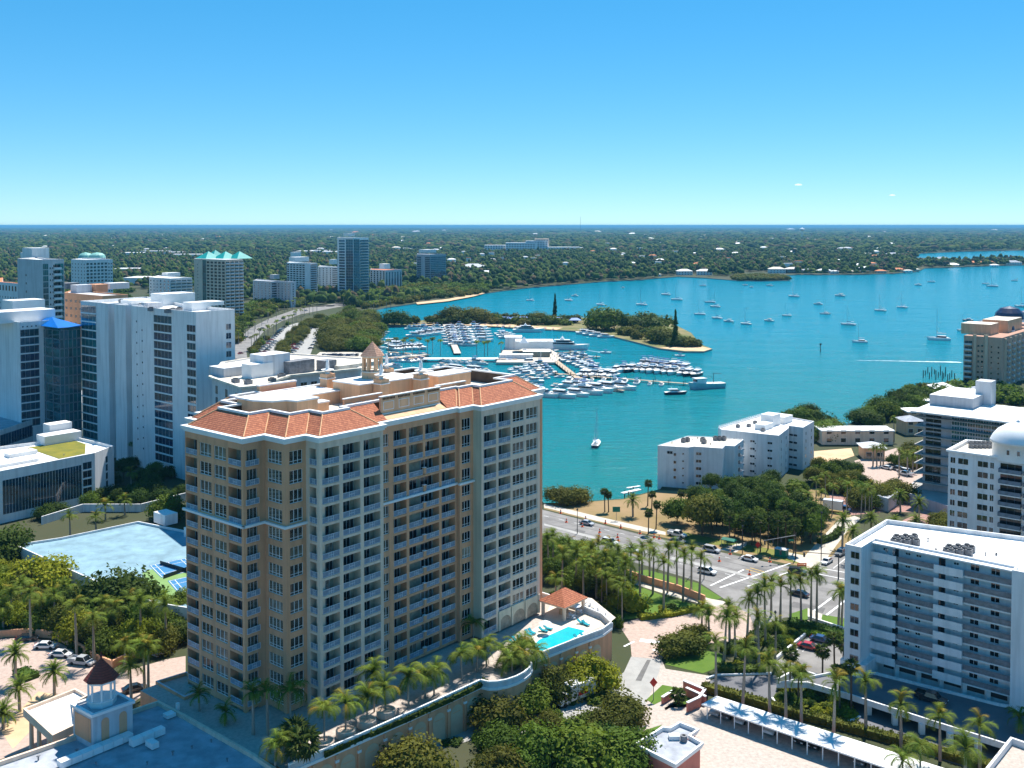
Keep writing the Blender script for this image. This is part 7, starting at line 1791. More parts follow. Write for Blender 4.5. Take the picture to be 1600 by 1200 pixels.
sheet('peninsula_beach', [(1030,543.5),(1070,548),(1100,548.5),(1112,545),(1096,541),(1060,541)], .03, M['sand'])
sheet('peninsula_road', [(640,508),(700,504),(780,506),(880,512),(870,515),(800,511),(700,507)], .03, M['sand'])
# ---------------- planting ----------------
def prow(items, lab, grp, kind='royal', fl=None, z=0, nf=None):
    """items (x, ybase, ycrown) in the photo; height from the two"""
    items = sorted(items); n = len(items)
    for i, (x, yb, yc) in enumerate(items):
        p = P(x, yb, z); h = (yb-yc)*p.y/FP
        o = ordl(i, n) if n <= 21 else None
        palm(x, yb, max(2.0, h), kind, lab.format(o) if '{}' in lab else lab, grp, z, fl, nf)
prow([(1001,952,875),(1037,954,878),(1067,940,868),(1092,944,872),(1080,930,862),(1043,926,858),(1058,922,856),(1020,928,866)], '{} of the royal palms along the brown boundary wall by the road', 'royal palms along the boundary wall')
prow([(858,900,842),(878,930,866),(900,925,862),(922,915,858),(945,935,868),(968,930,862),(985,925,858),(868,955,905),(935,905,850),(865,890,838),(888,900,848),(912,940,880),(955,905,852),(975,948,880),(1003,905,856),(1015,900,852),(932,935,880)], '{} of the royal palms in the thicket right of the tower', 'royal palms in the thicket')
prow([(1131,1039,962),(1149,1032,965),(1167,1003,935),(1180,1013,925),(1186,1050,965),(1196,1006,915),(1211,1045,975),(1140,1010,950)], '{} of the royal palms clustered beside the pink entry drive', 'palms beside the entry drive')
prow([(1219,972,915),(1235,976,905),(1252,981,910),(1267,973,898),(1276,973,897),(1310,978,924),(1315,976,926),(1205,962,910)], '{} of the royal palms lined up before the road crossing', 'palms before the crossing')
prow([(1119,1097,1003),(1160,1111,1010),(1203,1126,1036),(1252,1142,1056),(1302,1158,1064),(1228,1134,1050)], '{} of the royal palms rising behind the white carport', 'palms behind the carport')
prow([(1353,1148,1062),(1408,1168,1098),(1469,1189,1119),(1531,1205,1133)], '{} of the tall royal palms before the shaded parking deck', 'palms before the parking deck')
palm(1438, 1222, 6.2, 'coco', 'arching green palm between the second and third tall palms of the deck front'); palm(1508, 1236, 7.0, 'royal', 'big glossy palm low in the bottom right corner', fl=3.8)
palm(1592, 1166, 5.0, 'coco', 'feathery palm against the right edge by the white pier'); palm(1410, 1232, 4.5, 'coco', 'palm crown peeping over the carport roof at the bottom edge')
prow([(1234,1086,1022),(1247,1101,1046),(1285,1061,1016),(1304,1056,996),(1330,1116,1040),(1312,1112,1048),(1317,1062,1006)], '{} of the brown trunked fan palms round the parking court', 'fan palms round the parking court', 'fan')
prow([(1096,990,955),(1108,1002,962)], '{} of the pair of slim palms at the drive mouth', 'pair of palms at the drive mouth')
palm(1060, 1100, 1.8, 'fan', 'small palm beside the salmon gate wall')
# tower terrace palms
prow([(507,1168,1108),(540,1150,1098),(573,1134,1090),(585,1112,1050),(603,1118,1074),(638,1106,1056),(665,1092,1056),(678,1086,1048),(722,1062,1022),(745,1050,1020),(760,1042,1008)], '{} of the palms in round planters on the tower terrace', 'palms in planters on the terrace', 'coco', 3.5, 6.6, 20)
prow([(396,1168,1080),(419,1168,1076),(312,1130,1085),(352,1150,1112)], '{} of the dark shaded palms at the foot of the tower', 'shaded palms at the tower foot', 'royal', 2.4, 4.5)
palm(454, 1130, 5.6, 'coco', 'large drooping palm in front of the cream tower wing', z=6.6, fl=4.2); palm(740, 1005, 4.0, 'coco', 'slender palm against the green grey wall recess of the tower', z=6.6)
for i, (x, y) in enumerate(((444,1190),(473,1195),(430,1200),(460,1180))): palm(x, y, 3.4, 'fan' if i % 2 else 'coco', '%s of the leafy bright palms at the near end of the terrace' % ordl((2,1,0,3)[i] if 0 else i, 4), 'palms at the near end of the terrace', 6.6, 3.4)
for i, (x, y) in enumerate(((790,1040),(805,1030),(820,1028),(800,1050),(835,1036),(815,1044))): palm(x, y, 2.2, 'coco', 'bushy palm in the round terrace bulge left of the pool', 'palms in the terrace bulge', 6.6, 3.8, 20)
for i, (x, y) in enumerate(((958,925),(965,935),(948,930),(972,950),(940,920))): palm(x, y+22, 6.5+i*.4, 'coco', 'shaggy palm in the clump right of the pool pavilion', 'palms right of the pavilion', 0, 3.2)
# planters on the terrace
b = MB(); b.lathe((0,0,0), [(1.1,0),(1.35,.2),(1.35,1.1),(1.15,1.15),(1.1,.9),(.01,.9)], 16); PLT = b.mesh('planter', [M['cream']])
for i, (x, y) in enumerate(((507,1170),(540,1152),(573,1136),(603,1120))): o = put(PLT, 'planter', None, P(x, y, 6.6), 0, 1.2); tag(o, '%s of the four round cream planters on the terrace' % ordl(i, 4), 'planter', 'round planters on the terrace')
def hedge(pts, w, h, kind, label, z=0, dens=1.0, nm='hedge'):
    """clipped or rough hedge following photo points: leaf clumps over a core"""
    b = MB(); r = random.Random(len(pts)*7+int(pts[0][0]))
    A0 = P(*pts[0], z)
    for a, c in zip(pts, pts[1:]):
        p, q = P(*a, z)-A0, P(*c, z)-A0; d = Vector((q.x-p.x, q.y-p.y)); L = d.length; d.normalize(); b.obox(Vector((p.x,p.y))-Vector((-d.y,d.x))*w*.42, d, L, w*.84, 0, h*.86)
        n_ = int(L*w*9*dens+L*h*8*dens)
        for k in range(n_):
            t = r.uniform(0, L); s_ = r.uniform(-w/2, w/2); zz = h*r.uniform(.85,1.05) if r.random() < .55 else r.uniform(.1,1)*h
            if zz < h*.85: s_ = w/2*r.choice((-1,1))
            c_ = Vector((p.x+d.x*t-d.y*s_, p.y+d.y*t+d.x*s_, zz)); nn = Vector((r.uniform(-1,1), r.uniform(-1,1), r.uniform(-.2,1.3))).normalized(); a_ = nn.orthogonal().normalized()*r.uniform(.14,.34); e_ = nn.cross(a_)*.7
            b.add([c_-a_, c_-e_, c_+a_, c_+e_], [(0,1,2,3)])
    o = b.build(nm, M[kind]); o.location = A0; tag(o, label, 'hedge'); return o
hedge([(1098,1078),(1150,1092),(1240,1118),(1330,1142),(1440,1172),(1560,1208)], 2.2, 1.5, 'leafo', 'long olive hedge with pink flowers running behind the carport')
hedge([(505,1183),(560,1158),(640,1124),(700,1097),(760,1068)], 1.2, 1.0, 'leafd', 'dark planting strip along the terrace balustrade', 6.6)
hedge([(1232,978),(1262,984),(1325,1000)], 3.0, 1.8, 'leafd', 'dark hedge between the crossing palms and the parking court'); hedge([(1252,990),(1300,1000),(1328,1008)], 2.0, 1.2, 'leaf', 'green hedge just above the blue parked car')
hedge([(1000,968),(1050,962),(1095,952)], 2.0, 1.0, 'leafy', 'yellow green hedge along the pink drive below the garden palms'); hedge([(1280,850),(1302,842),(1315,830)], 2.0, 1.6, 'leafd', 'dark rough hedge on the corner lot by the side street')
hedge([(1190,995),(1170,1012),(1130,1020)], 3.0, 1.6, 'leafd', 'dark hedge across the entry garden under the palms'); hedge([(1120,1045),(1150,1050),(1195,1050)], 2.5, 1.2, 'leafd', 'low hedge above the side drive kerb')
hedge([(30,1052),(52,1062)], 3.0, 1.2, 'leafd', 'dark clipped hedge oval in the hotel court')
# red flowering spots
# date palms
for (x, yb, yc, lb) in ((24,1070,1022,'large date palm at the far left of the hotel court'),(85,1086,1050,'spreading date palm in the centre of the hotel court'),(31,1112,1076,'smaller date palm by the fountain edge'),(5,1140,1115,'date palm cropped by the left edge near the bottom'),
 (989,807,782,'date palm standing alone on the dry grass by the bay'),(1316,856,812,'date palm left of the white corridor block roof'),(1333,878,832,'tall date palm just behind the corridor block corner'),(1361,835,812,'date palm in the corner lot by the side street'),(1407,800,775,'date palm in front of the flat grey shed'),(1436,812,786,'date palm before the construction hoarding'),(1432,832,815,'wide date palm directly above the corridor block roof'),(1398,838,818,'date palm left of the widest one above the block roof')):
    p = P(x, yb); palm(x, yb, (yb-yc)*p.y/FP, 'date', lb)
# left garden palms
prow([(48,1002,925),(120,1024,945),(147,1037,965),(220,1016,940),(260,1012,945),(85,984,930),(17,984,926),(5,990,948),(33,960,915),(100,965,918),(180,1000,950),(200,985,938),(240,990,950),(160,985,945),(65,975,938)], '{} of the royal palms rising from the jungle left of the tower', 'royal palms left of the tower')
prow([(205,1092,1040),(226,1082,1007),(232,1089,1010),(195,1050,1010)], '{} of the palms behind the red roofed cupola', 'palms behind the cupola')
prow([(110,838,805),(195,805,782),(150,830,808),(205,760,738),(165,812,790)], '{} of the palms in the shaded strip behind the low white hall', 'palms in the shaded strip')
prow([(206,722,690),(222,700,672),(150,690,665)], '{} of the dark palms between the low hall and the white tower', 'palms by the white tower base')
# right shore and plazas
prow([(945,800,768),(951,800,772),(1018,802,772),(1025,826,788),(1013,834,800),(1012,790,755),(1064,800,770)], '{} of the cabbage palms on the dry grass by the bay', 'cabbage palms by the bay', 'fan', 1.7)
prow([(1300,805,760),(1322,806,758),(1328,790,752),(1282,806,770),(1262,812,775),(1250,800,768),(1240,795,760),(1345,808,762),(1352,808,770),(1358,806,764),(1362,800,756),(1290,776,742),(1275,790,752)], '{} of the tall palms between the bayside blocks and the brick street', 'palms by the brick street', 'coco', 2.6)
prow([(1405,745,705),(1364,728,700),(1370,728,702),(1376,727,700),(1380,726,698),(1397,690,655),(1418,740,708),(1426,738,712),(1432,735,705),(1440,728,702)], '{} of the palms on the pink court before the unfinished block', 'palms on the pink court', 'royal', 2.2)
prow([(1417,623,606),(1425,623,604),(1435,622,602),(1405,640,612)], '{} of the four little palms at the water edge by the motel', 'palms at the water edge', 'fan', 2.2)
prow([(1188,862,815),(1200,858,808),(1215,862,812),(1228,858,806),(1240,864,820),(1175,852,808),(1252,850,800),(1140,846,806),(1264,842,800),(1160,850,812),(1098,838,800),(1225,838,790)], '{} of the cabbage palms poking out of the bus shelter grove', 'cabbage palms in the grove', 'fan', 2.3)
rs = random.Random(77)
def pick(poly, n, sep):
    W_ = ccw([tuple(P(x, y))[:2] for x, y in poly]); xs = [p[0] for p in W_]; ys = [p[1] for p in W_]; out = []; tr = 0
    while len(out) < n and tr < n*60:
        tr += 1; x, y = rs.uniform(min(xs), max(xs)), rs.uniform(min(ys), max(ys))
        if inpoly(x, y, W_) and all((x-a)**2+(y-b_)**2 > sep*sep for a, b_ in out): out.append((x, y))
    return out
KN = {'leaf':'green','leafd':'dark green','leafy':'yellow green','leafo':'olive'}
def fill(poly, n, r, h, kinds, lab, grp, far=True, sep=None, z=0, nm='broadleaf_tree'):
    L = [(x, y, rs.choice(kinds)) for x, y in pick(poly, n, sep or r[0]*1.1)]; L.sort(key=lambda q: q[0]/q[1])
    for k in sorted(set(q[2] for q in L)):
        S_ = [q for q in L if q[2] == k]
        for i, (x, y, _k) in enumerate(S_):
            o = ordl(i, len(S_)) if len(S_) < 22 else None
            lb = '%s %s' % (KN[k], lab); lb = lb if o is None or o == 'single' else '%s %s' % (o, lb)
            tree(0, 0, rs.uniform(*r), rs.uniform(*h), k, lb, 'tree', grp+' ('+KN[k]+')', far, nm, world=(x, y, z))
def sfill(poly, n, r, h, kinds, label, sep=None, nm='tree_belt'):
    stuff_trees(nm, label, [(x, y, rs.uniform(*r), rs.uniform(*h), rs.choice(kinds)) for x, y in pick(poly, n, sep or r[0]*1.1)])
def shrubs(poly, n, r, h, kinds, lab, grp, z=0):
    L = [(x, y, rs.choice(kinds)) for x, y in pick(poly, n, r[0]*.8)]; L.sort(key=lambda q: q[0]/q[1])
    for k in sorted(set(q[2] for q in L)):
        S_ = [q for q in L if q[2] == k]
        for i, (x, y, _k) in enumerate(S_):
            o = ordl(i, len(S_)) if len(S_) < 22 else None; lb = '%s %s' % (KN[k], lab); lb = lb if o is None or o == 'single' else '%s %s' % (o, lb)
            bush(0,0,rs.uniform(*r), rs.uniform(*h), k, lb, grp+' ('+KN[k]+')', world=(x, y, z))
# single foreground trees
for (x, y, r, h, k, lb) in ((648,1215,6.2,8.2,'leafo','yellow olive tree leaning on the arched wall at the bottom'),(775,1140,5.5,7.5,'leafo','olive tree just left of the white van'),(830,1112,5.2,7.0,'leaf','green tree standing before the terrace bulge'),(868,1088,5.0,7.4,'leafo','olive tree above the white van'),
 (930,1078,5.6,8.4,'leafy','bright yellow green tree right below the pool wall'),(975,1130,5.2,6.6,'leafo','flat topped tree right of the white van'),(908,1200,7.2,9.0,'leaf','large dense green tree at the bottom centre'),(845,1190,5.6,8.0,'leaf','green tree left of the largest bottom tree'),
 (975,1200,6.2,8.0,'leaf','green tree beside the gatehouse roof'),(790,1222,5.0,6.6,'leafo','thin crowned tree at the bottom left of the grove'),(940,1150,5.0,6.2,'leafo','small olive tree behind the largest bottom tree'),(1060,1021,5.8,5.6,'leafo','umbrella shaped tree on the lawn by the entry drive'),(1090,1003,4.0,4.4,'leafo','small flat tree right of the umbrella shaped one'),
 (60,930,8.5,12,'leafy','bright yellow green tree at the corner of the blue deck'),(190,965,10.5,13.5,'leafd','huge dark fig tree before the tennis courts'),(232,962,6.5,8.5,'leaf','rounded tree attached to the right of the dark fig'),(8,885,8.5,13,'leafd','dark grey green tree at the left edge by the low hall'),(262,812,7,9.5,'leaf','dense green tree tight against the left side of the tan tower'),
 (878,786,6.5,6.5,'leafo','mangrove clump at the water edge beside the tower'),(902,786,6.0,6.5,'leafo','second mangrove clump right of the first'),(1058,818,5.0,9.5,'leaf','small green tree on the dry grass behind the palms'),(1097,836,6.5,14,'leafo','tall brownish tree before the plain white block'),(1120,822,6.0,11,'leafd','dark tree right of the tall brownish one')):
    tree(x, y, r, h, k, lb)
for (x, y, r) in ((60,1040,1),): pass
# thickets
fill([(-40,905),(60,915),(150,985),(250,985),(290,960),(290,1015),(205,1025),(150,1020),(60,985),(-40,985)], 40, (3.2,5.2), (5,9), ['leaf','leafd','leafo','leafy'], 'tree in the jungle left of the tower', 'jungle left of the tower', far=False, sep=3.6)
shrubs([(-40,940),(120,1000),(150,1010),(290,985),(290,1018),(205,1028),(170,1040),(60,990),(-40,992)], 60, (1.6,2.8), (1.5,3.2), ['leaf','leafd','leafy'], 'shrub under the palms left of the tower', 'undergrowth left of the tower')
fill([(40,790),(120,775),(225,720),(285,720),(285,790),(225,795),(150,808),(70,822)], 26, (3,5), (4,8), ['leafd','leafd','leaf'], 'tree in the shaded strip behind the blue deck', 'shaded strip', far=False)
fill([(180,690),(235,690),(240,720),(200,740)], 8, (2.5,4), (3,6), ['leafd'], 'tree at the foot of the white slab tower', 'foot of the slab tower', far=False)
fill([(850,858),(905,868),(975,900),(970,935),(985,965),(960,950),(930,935),(880,915),(850,905)], 26, (3,4.8), (5,8), ['leaf','leafy','leaf','leafd'], 'tree in the thicket between pool and bay road', 'thicket right of the tower', far=False, sep=3.2)
shrubs([(855,925),(905,935),(930,945),(975,965),(970,985),(930,965),(880,945)], 26, (1.4,2.4), (1.2,2.6), ['leaf','leafd','leafy'], 'shrub beside the pool court', 'shrubs beside the pool court')
fill([(1100,830),(1150,815),(1235,800),(1290,830),(1262,856),(1180,848),(1110,838)], 19, (3.2,5.0), (7,11), ['leafd','leaf','leafd'], 'tree in the dense grove by the bus shelter', 'grove by the bus shelter', far=False, sep=6)
fill([(1085,775),(1130,768),(1200,760),(1250,775),(1225,800),(1150,805),(1095,800)], 16, (3.2,4.8), (6,9), ['leafd','leaf','leafd'], 'tree between the white bayside blocks and the grove', 'trees by the bayside blocks', far=False, sep=6)
fill([(1272,735),(1345,740),(1350,775),(1300,770),(1270,760)], 16, (3,4.5), (5,8), ['leafo','leaf','leafd'], 'tree beside the sand coloured court', 'trees by the sand court', far=False)
fill([(1330,775),(1400,765),(1420,778),(1380,800),(1335,795)], 12, (4,6), (5,8), ['leafo','leafo','leaf'], 'spreading tree by the flat grey shed', 'trees by the grey shed', far=False)
fill([(1275,668),(1300,672),(1290,690),(1262,685),(1240,660),(1262,655)], 9, (6,9), (8,12), ['leafd','leaf'], 'tree on the point behind the stepped white block', 'trees on the point', far=False)
fill([(1338,655),(1400,632),(1440,622),(1430,650),(1380,668),(1350,668)], 18, (5,8), (7,12), ['leafd','leaf'], 'tree on the shore by the motel lawn', 'trees by the motel lawn', far=False)
sfill([(1440,620),(1500,608),(1600,612),(1640,640),(1560,632),(1480,632)], 30, (5,7), (6,9), ['leafd','leaf'], 'mass of trees round the low houses below the peach resort', None, 'garden_trees')
sfill([(1440,606),(1510,600),(1520,608),(1450,614)], 14, (4,5), (3,5), ['leafo','leafd'], 'low bushes along the shore below the mooring pilings', None, 'shore_bushes')
fill([(1380,715),(1440,700),(1445,730),(1400,735)], 8, (3,4.5), (4,6), ['leafo','leaf'], 'small tree on the pink court', 'trees on the pink court', far=False)
fill([(1460,822),(1482,815),(1482,845),(1465,842)], 4, (3.5,4.5), (5,7), ['leafo'], 'round tree against the domed tower', 'trees by the domed tower', far=False)
shrubs([(1120,1045),(1132,1008),(1190,985),(1215,972),(1320,988),(1262,992),(1235,1018),(1200,1040)], 48, (1.2,2.4), (1,2.4), ['leaf','leafd','leafy','leafd'], 'shrub in the entry garden', 'shrubs of the entry garden')
shrubs([(1212,1092),(1222,1075),(1262,1078),(1325,1098),(1335,1125),(1285,1118)], 34, (1.1,2.2), (1,2.2), ['leafy','leafy','leafd','leaf'], 'shrub on the planted island by the ramp', 'shrubs of the ramp island')
shrubs([(985,945),(1090,948),(1110,955),(1000,968)], 16, (.9,1.6), (.8,1.3), ['leafy','leafd'], 'shrub along the garden side of the pink drive', 'shrubs by the pink drive')
shrubs([(700,1135),(760,1105),(860,1078),(945,1065),(990,1120),(940,1150),(760,1160),(690,1180)], 36, (1.4,2.4), (1,2.2), ['leafd','leaf','leafo'], 'shrub under the trees below the podium wall', 'shrubs below the podium')
fill([(760,1150),(900,1130),(990,1150),(960,1230),(780,1230)], 8, (3,4.6), (5,7.5), ['leaf','leafo','leafd'], 'tree in the bottom grove before the arched wall', 'bottom grove', far=False, sep=4)
# peninsula
for (x, y, r, h, k, lb) in ((616,508,14,17,'leafd','big dark round tree at the neck of the peninsula'),(710,503,20,19,'leafo','broad olive tree on the peninsula left part'),(745,503,17,17,'leafo','second broad olive tree on the peninsula'),(945,515,22,25,'leaf','largest green tree on the peninsula'),(1015,515,21,19,'leafd','round dark tree in the middle of the peninsula end'),
   (1035,535,15,15,'leafo','brown olive tree near the peninsula tip'),(1060,540,10,9,'leafd','low dark tree at the peninsula tip'),(985,512,9,14,'leafd','small dark tree between the two biggest on the peninsula'),(842,503,12,12,'leafo','orange tinged tree near the blue marquees')):
    tree(x, y, r, h, k, lb, far=False)
sfill([(640,506),(700,500),(800,499),(900,501),(900,508),(800,508),(720,506),(650,508)], 40, (6,9), (6,10), ['leafd','leaf','leafo'], 'continuous tree belt along the peninsula', 9, 'tree_belt')
fill([(960,520),(1000,520),(1080,535),(1095,543),(1040,540),(985,527)], 16, (6,9), (6,10), ['leafd','leafo'], 'tree on the peninsula end', 'peninsula end trees', far=True, sep=8)
for (x, y, h, lb) in ((867,500,27,'narrow dark cypress on the peninsula behind the marquees'),(1055,540,29,'pointed dark cypress at the peninsula tip')):
    t = thing('cypress_tree', lb, 'tree', P(x, y)); 
    for k in range(6): put(CRF['leafd'][k % 2], 'foliage', t, (0,0,h*(.1+.135*k)), k, (3.6-.5*k, 3.6-.5*k, h*.2))
    put(TRK[0], 'trunk', t, (0,0,0), 0, (2,2,h*.4))
for i, (x, y, h) in enumerate(((580,500,17),(584,502,19),(589,500,18),(604,500,19),(610,500,22))): farpalm(x, y, h, '%s of the tall palms silhouetted against the bay left of the peninsula' % ordl(i, 5), 'tall palms against the bay', 3.2)
for i, x in enumerate((607,619,630,634,644,655,668,676,688)): farpalm(x, 556-(i % 2)*3, 11, '%s of the palms standing on the inner basin quay' % ordl(i, 9), 'palms on the inner basin quay', 3.0)
for i, (x, y) in enumerate(((745,556),(757,557),(762,556),(783,558))): farpalm(x, y, 10, '%s of the palms on the promenade beside the restaurant' % ordl(i, 4), 'palms on the promenade', 3.0)
# park by the marina
fill([(505,545),(512,520),(545,492),(580,500),(590,520),(580,545),(545,550)], 34, (9,13), (11,15), ['leafo','leafo','leaf'], 'tree in the park beside the inner basin', 'park by the inner basin', far=False, sep=9)
fill([(435,553),(448,530),(475,508),(500,498),(508,503),(480,520),(458,545),(446,556)], 22, (4.5,6.5), (6,8), ['leafo'], 'tree between the lanes of the marina lot', 'trees between the parking lanes', far=False, sep=8)
fill([(392,548),(404,535),(430,520),(455,505),(452,510),(425,532),(400,556)], 12, (3,5), (4,6), ['leafo','leaf'], 'small tree on the verge of the marina lot', 'lot verge trees', far=True)
for i in range(22):
    t = i/22; x = 392+t*105+rs.uniform(-3,3); y = 548-t*62+rs.uniform(-2,2)+t*(1-t)*-14; farpalm(x, y, rs.uniform(9,12), 'slim palm in the row between bayfront road and marina lot', 'palms of the bayfront verge', 2.6)
for i in range(18):
    t = i/18; x = 368+t*120+rs.uniform(-4,4); y = 545-t*68+t*(1-t)*-60; farpalm(x, y, rs.uniform(9,12), 'slim palm along the inland side of the bayfront road', 'palms inland of the bayfront road', 2.6)
sfill([(365,540),(375,520),(400,500),(440,485),(520,468),(500,462),(440,470),(395,485),(362,500)], 90, (5,9), (7,11), ['leafo','leaf','leafd'], 'mass of trees on the inland side of the bayfront road', 9, 'park_trees')
sfill([(380,490),(395,478),(470,472),(560,462),(640,452),(760,446),(770,452),(690,464),(600,474),(560,480),(520,470),(440,480)], 320, (7,11), (8,13), ['leafd','leaf','leafo','leafd'], 'mass of mixed trees filling the shore park below the skyline towers', 12, 'park_trees')
sfill([(560,484),(600,478),(700,466),(760,458),(755,455),(680,462),(580,474)], 50, (6,9), (6,9), ['leafd','leafo'], 'scrubby tree belt along the sandy bay shore', 11, 'shore_trees')
for i in range(16): farpalm(540+i*9+rs.uniform(-4,4), 481-i*1.0+rs.uniform(-2,2), rs.uniform(10,14), 'palm in the loose line along the sandy bay shore', 'palms along the sandy shore', 3.0)
sfill([(0,470),(120,455),(240,455),(300,470),(300,490),(100,500),(0,500)], 50, (8,12), (9,13), ['leaf','leafd'], 'mass of street trees between the downtown buildings', 16, 'street_trees')
fill([(0,655),(30,655),(60,720)], 0, (3,4), (4,5), ['leafd'], 'x', 'x')
fill([(100,655),(130,640),(128,670),(110,672)], 5, (3,4.5), (5,7), ['leafo','leafd'], 'street tree between the low hall and the slab tower', 'street trees by the hall', far=False)
fill([(190,690),(240,700),(282,715),(282,600),(240,640)], 8, (3,5), (5,7), ['leafd'], 'tree behind the tan tower', 'trees behind the tan tower', far=True)
fill([(345,545),(372,520),(368,500),(345,520)], 8, (6,8), (8,10), ['leaf','leafo'], 'tree by the bayfront bend', 'bayfront bend trees', far=True)

# ---------------- far houses, sheds, landmarks ----------------
def house(px, py, wpx, h, roofm, wallm, label, cat='house', grp=None, nm='house', d=None, hipr=True, win=True):
    p = P(px, py); W_ = wpx*p.y/FP; d = d or W_*.6; HOUSES.append((p.x, p.y, W_/2+4, d+4, 26 if p.y < 2600 else p.y*.03)); t = thing(nm, label, cat, p, rs.uniform(-.12,.12), grp)
    b = MB(); b.box(-W_/2,0,0,W_/2,d,h); b.build('wall', M[wallm], t)
    b = MB(); 
    if hipr: b.hip(-W_/2-.8,-.8,W_/2+.8,d+.8,h,min(W_,d)*.22,0)
    else: b.box(-W_/2-.5,-.5,h,W_/2+.5,d+.5,h+.5)
    b.build('roof', M[roofm] if isinstance(roofm, str) else roofm, t)
    if win:
        n_ = max(2, int(W_/5)); wm3 = cached(wmesh, 2.2, 1.8, 'glass', 'white', 1)
        for k in range(n_):
            for z in ([1.0] if h < 5 else [1.0, 4.4]): put(wm3, 'window', t, (-W_/2+W_*(k+.5)/n_, 0, z))
    return t
HO = [(1028,432,10,4,'tanroof','white','low cream house at the near end of the north shore'),(1071,430,23,7.5,'whiteroof','white','wide white waterfront villa, left of the white pair'),(1101,430,23,7.5,'whiteroof','white','wide white waterfront villa, right of the white pair'),(1170,420,18,7,'tanroof','tan2','pinkish cream house behind the mangrove islet'),
(1215,427,25,8,'tanroof','white','white waterfront house with dark windows, left of the teal one'),(1241,427,22,8,'whiteroof','glass_teal','teal glazed waterfront house with white roof'),(1263,427,16,6,'greyroof','grey','grey waterfront house right of the teal one'),(1290,427,22,5,'whiteroof','grey','low waterfront house with bright white roof'),
(1305,428,12,5,'whiteroof','white','small white waterfront house with double gable'),(1330,427,10,4,'tanroof','cream','small cream house among waterfront trees'),(1352,426,17,9,'whiteroof','white','tall white villa on the waterfront point'),(1378,427,15,4.5,'orange','cream','orange tiled house on the waterfront point'),(1405,425,18,5,'orange','tan2','large orange roofed house near the point tip'),(1420,426,12,4,'tanroof','white','small white house at the point tip'),(1432,424,10,4,'tanroof','cream','last low house on the point tip'),
(1325,414,16,5,'orange','tan2','red orange roofed house half hidden behind the waterfront row'),(1232,411,18,5,'orange','cream','terracotta roofed house in the trees above the mangrove islet'),(1262,410,14,4,'white','white','sprawling white roofed house left, above the waterfront row'),(1270,407,12,4,'white','cream','round white roofed house next to the sprawling one'),(1285,417,22,5,'teal','white','house with a teal roof behind the waterfront row'),
(1345,418,20,5,'white','white','white roofed house with star shaped roof behind the tall villa'),(1363,411,18,4,'white','white','long white roofed house above the point'),(1294,402,9,4,'white','white','small white roof above the teal roofed house'),(1349,400,16,6,'white','cream','white domed clubhouse in the trees above the point'),(1395,409,12,4,'orange','cream','orange roofed house inland of the point tip'),(1410,412,20,4,'orange','tan2','salmon roofed group inland of the point tip'),
(1375,401,14,5,'lgrey','lgrey','pale grey house left of the back creek'),(1397,401,24,6,'greyroof','bluewhite','wide grey roofed block at the back creek'),(1420,397,14,5,'orange','white','orange roofed house at the back creek mouth'),(1440,390,18,4,'white','white','long white roof beyond the back creek'),(1565,390,14,4,'white','cream','white house beyond the creek to the right'),(1545,413,20,5,'orange','cream','orange roofed villa on the right spit'),(1520,414,20,5,'orange','tan2','second orange roofed villa on the right spit'),(1555,417,12,4,'white','white','white gabled house on the right spit'),(1585,414,22,6,'greyroof','white','big white villa at the right end of the spit'),(1490,416,22,3,'white','white','long low white house on the right spit'),(1475,408,26,5,'greyroof','grey','grey house in the dark trees of the spit'),
(1000,408,10,5,'white','bluewhite','small blue white house standing out in the north shore trees'),(1093,416,22,4,'orange','cream','terracotta roofed house above the white villa pair'),(1122,420,16,4,'white','cream','white roofed houses right of the villa pair'),(1140,413,10,4,'white','white','small white roof above the mangrove islet'),(990,421,12,3,'white','cream','low pale house near the bend of the north shore'),(975,414,10,3,'white','white','white roof in the woods above the bay bend'),(905,426,10,3,'white','white','small white roof deep in the north shore woods'),(805,422,11,3,'white','white','white flat roof in the woods left of centre'),(830,431,8,3,'white','cream','tiny pale roof in the shore woods'),(797,434,8,3,'white','white','tiny white roof just above the shore woods'),
(740,424,40,8,'lgrey','lgrey','long lilac grey apartment terrace left of the bay woods'),(760,430,34,3,'white','white','white wall topped strip below the lilac grey terrace'),(640,430,16,3,'white','white','white strip roof left of the dark banded tower'),(633,393,26,5,'greyroof','grey','dark low roof in the distant trees')]
for (x, y, w_, h, r_, wl_, lb) in HO: house(x, y, w_, h, r_, wl_, lb)
rh = random.Random(21)
for i in range(260):
    y = 359+rh.random()**1.1*64; x = rh.uniform(-10, 1610)
    if 750 < x < 915 and 372 < y < 396: continue
    if y > 388 and x > 1410: continue
    if y > 395 and x < 640: continue
    if y > 424 and x > 950: continue
    c_ = rh.choice(['white','white','tanroof','orange','lgrey']); nm_ = {'white':'white','tanroof':'cream','orange':'terracotta','lgrey':'grey'}[c_]
    house(x, y, rh.uniform(5, 14), rh.uniform(8, 14), c_, 'white', 'distant %s roofed building poking out of the suburban trees' % nm_, 'building', 'distant %s roofs' % nm_, 'distant_building', hipr=rh.random() < .5, win=False)
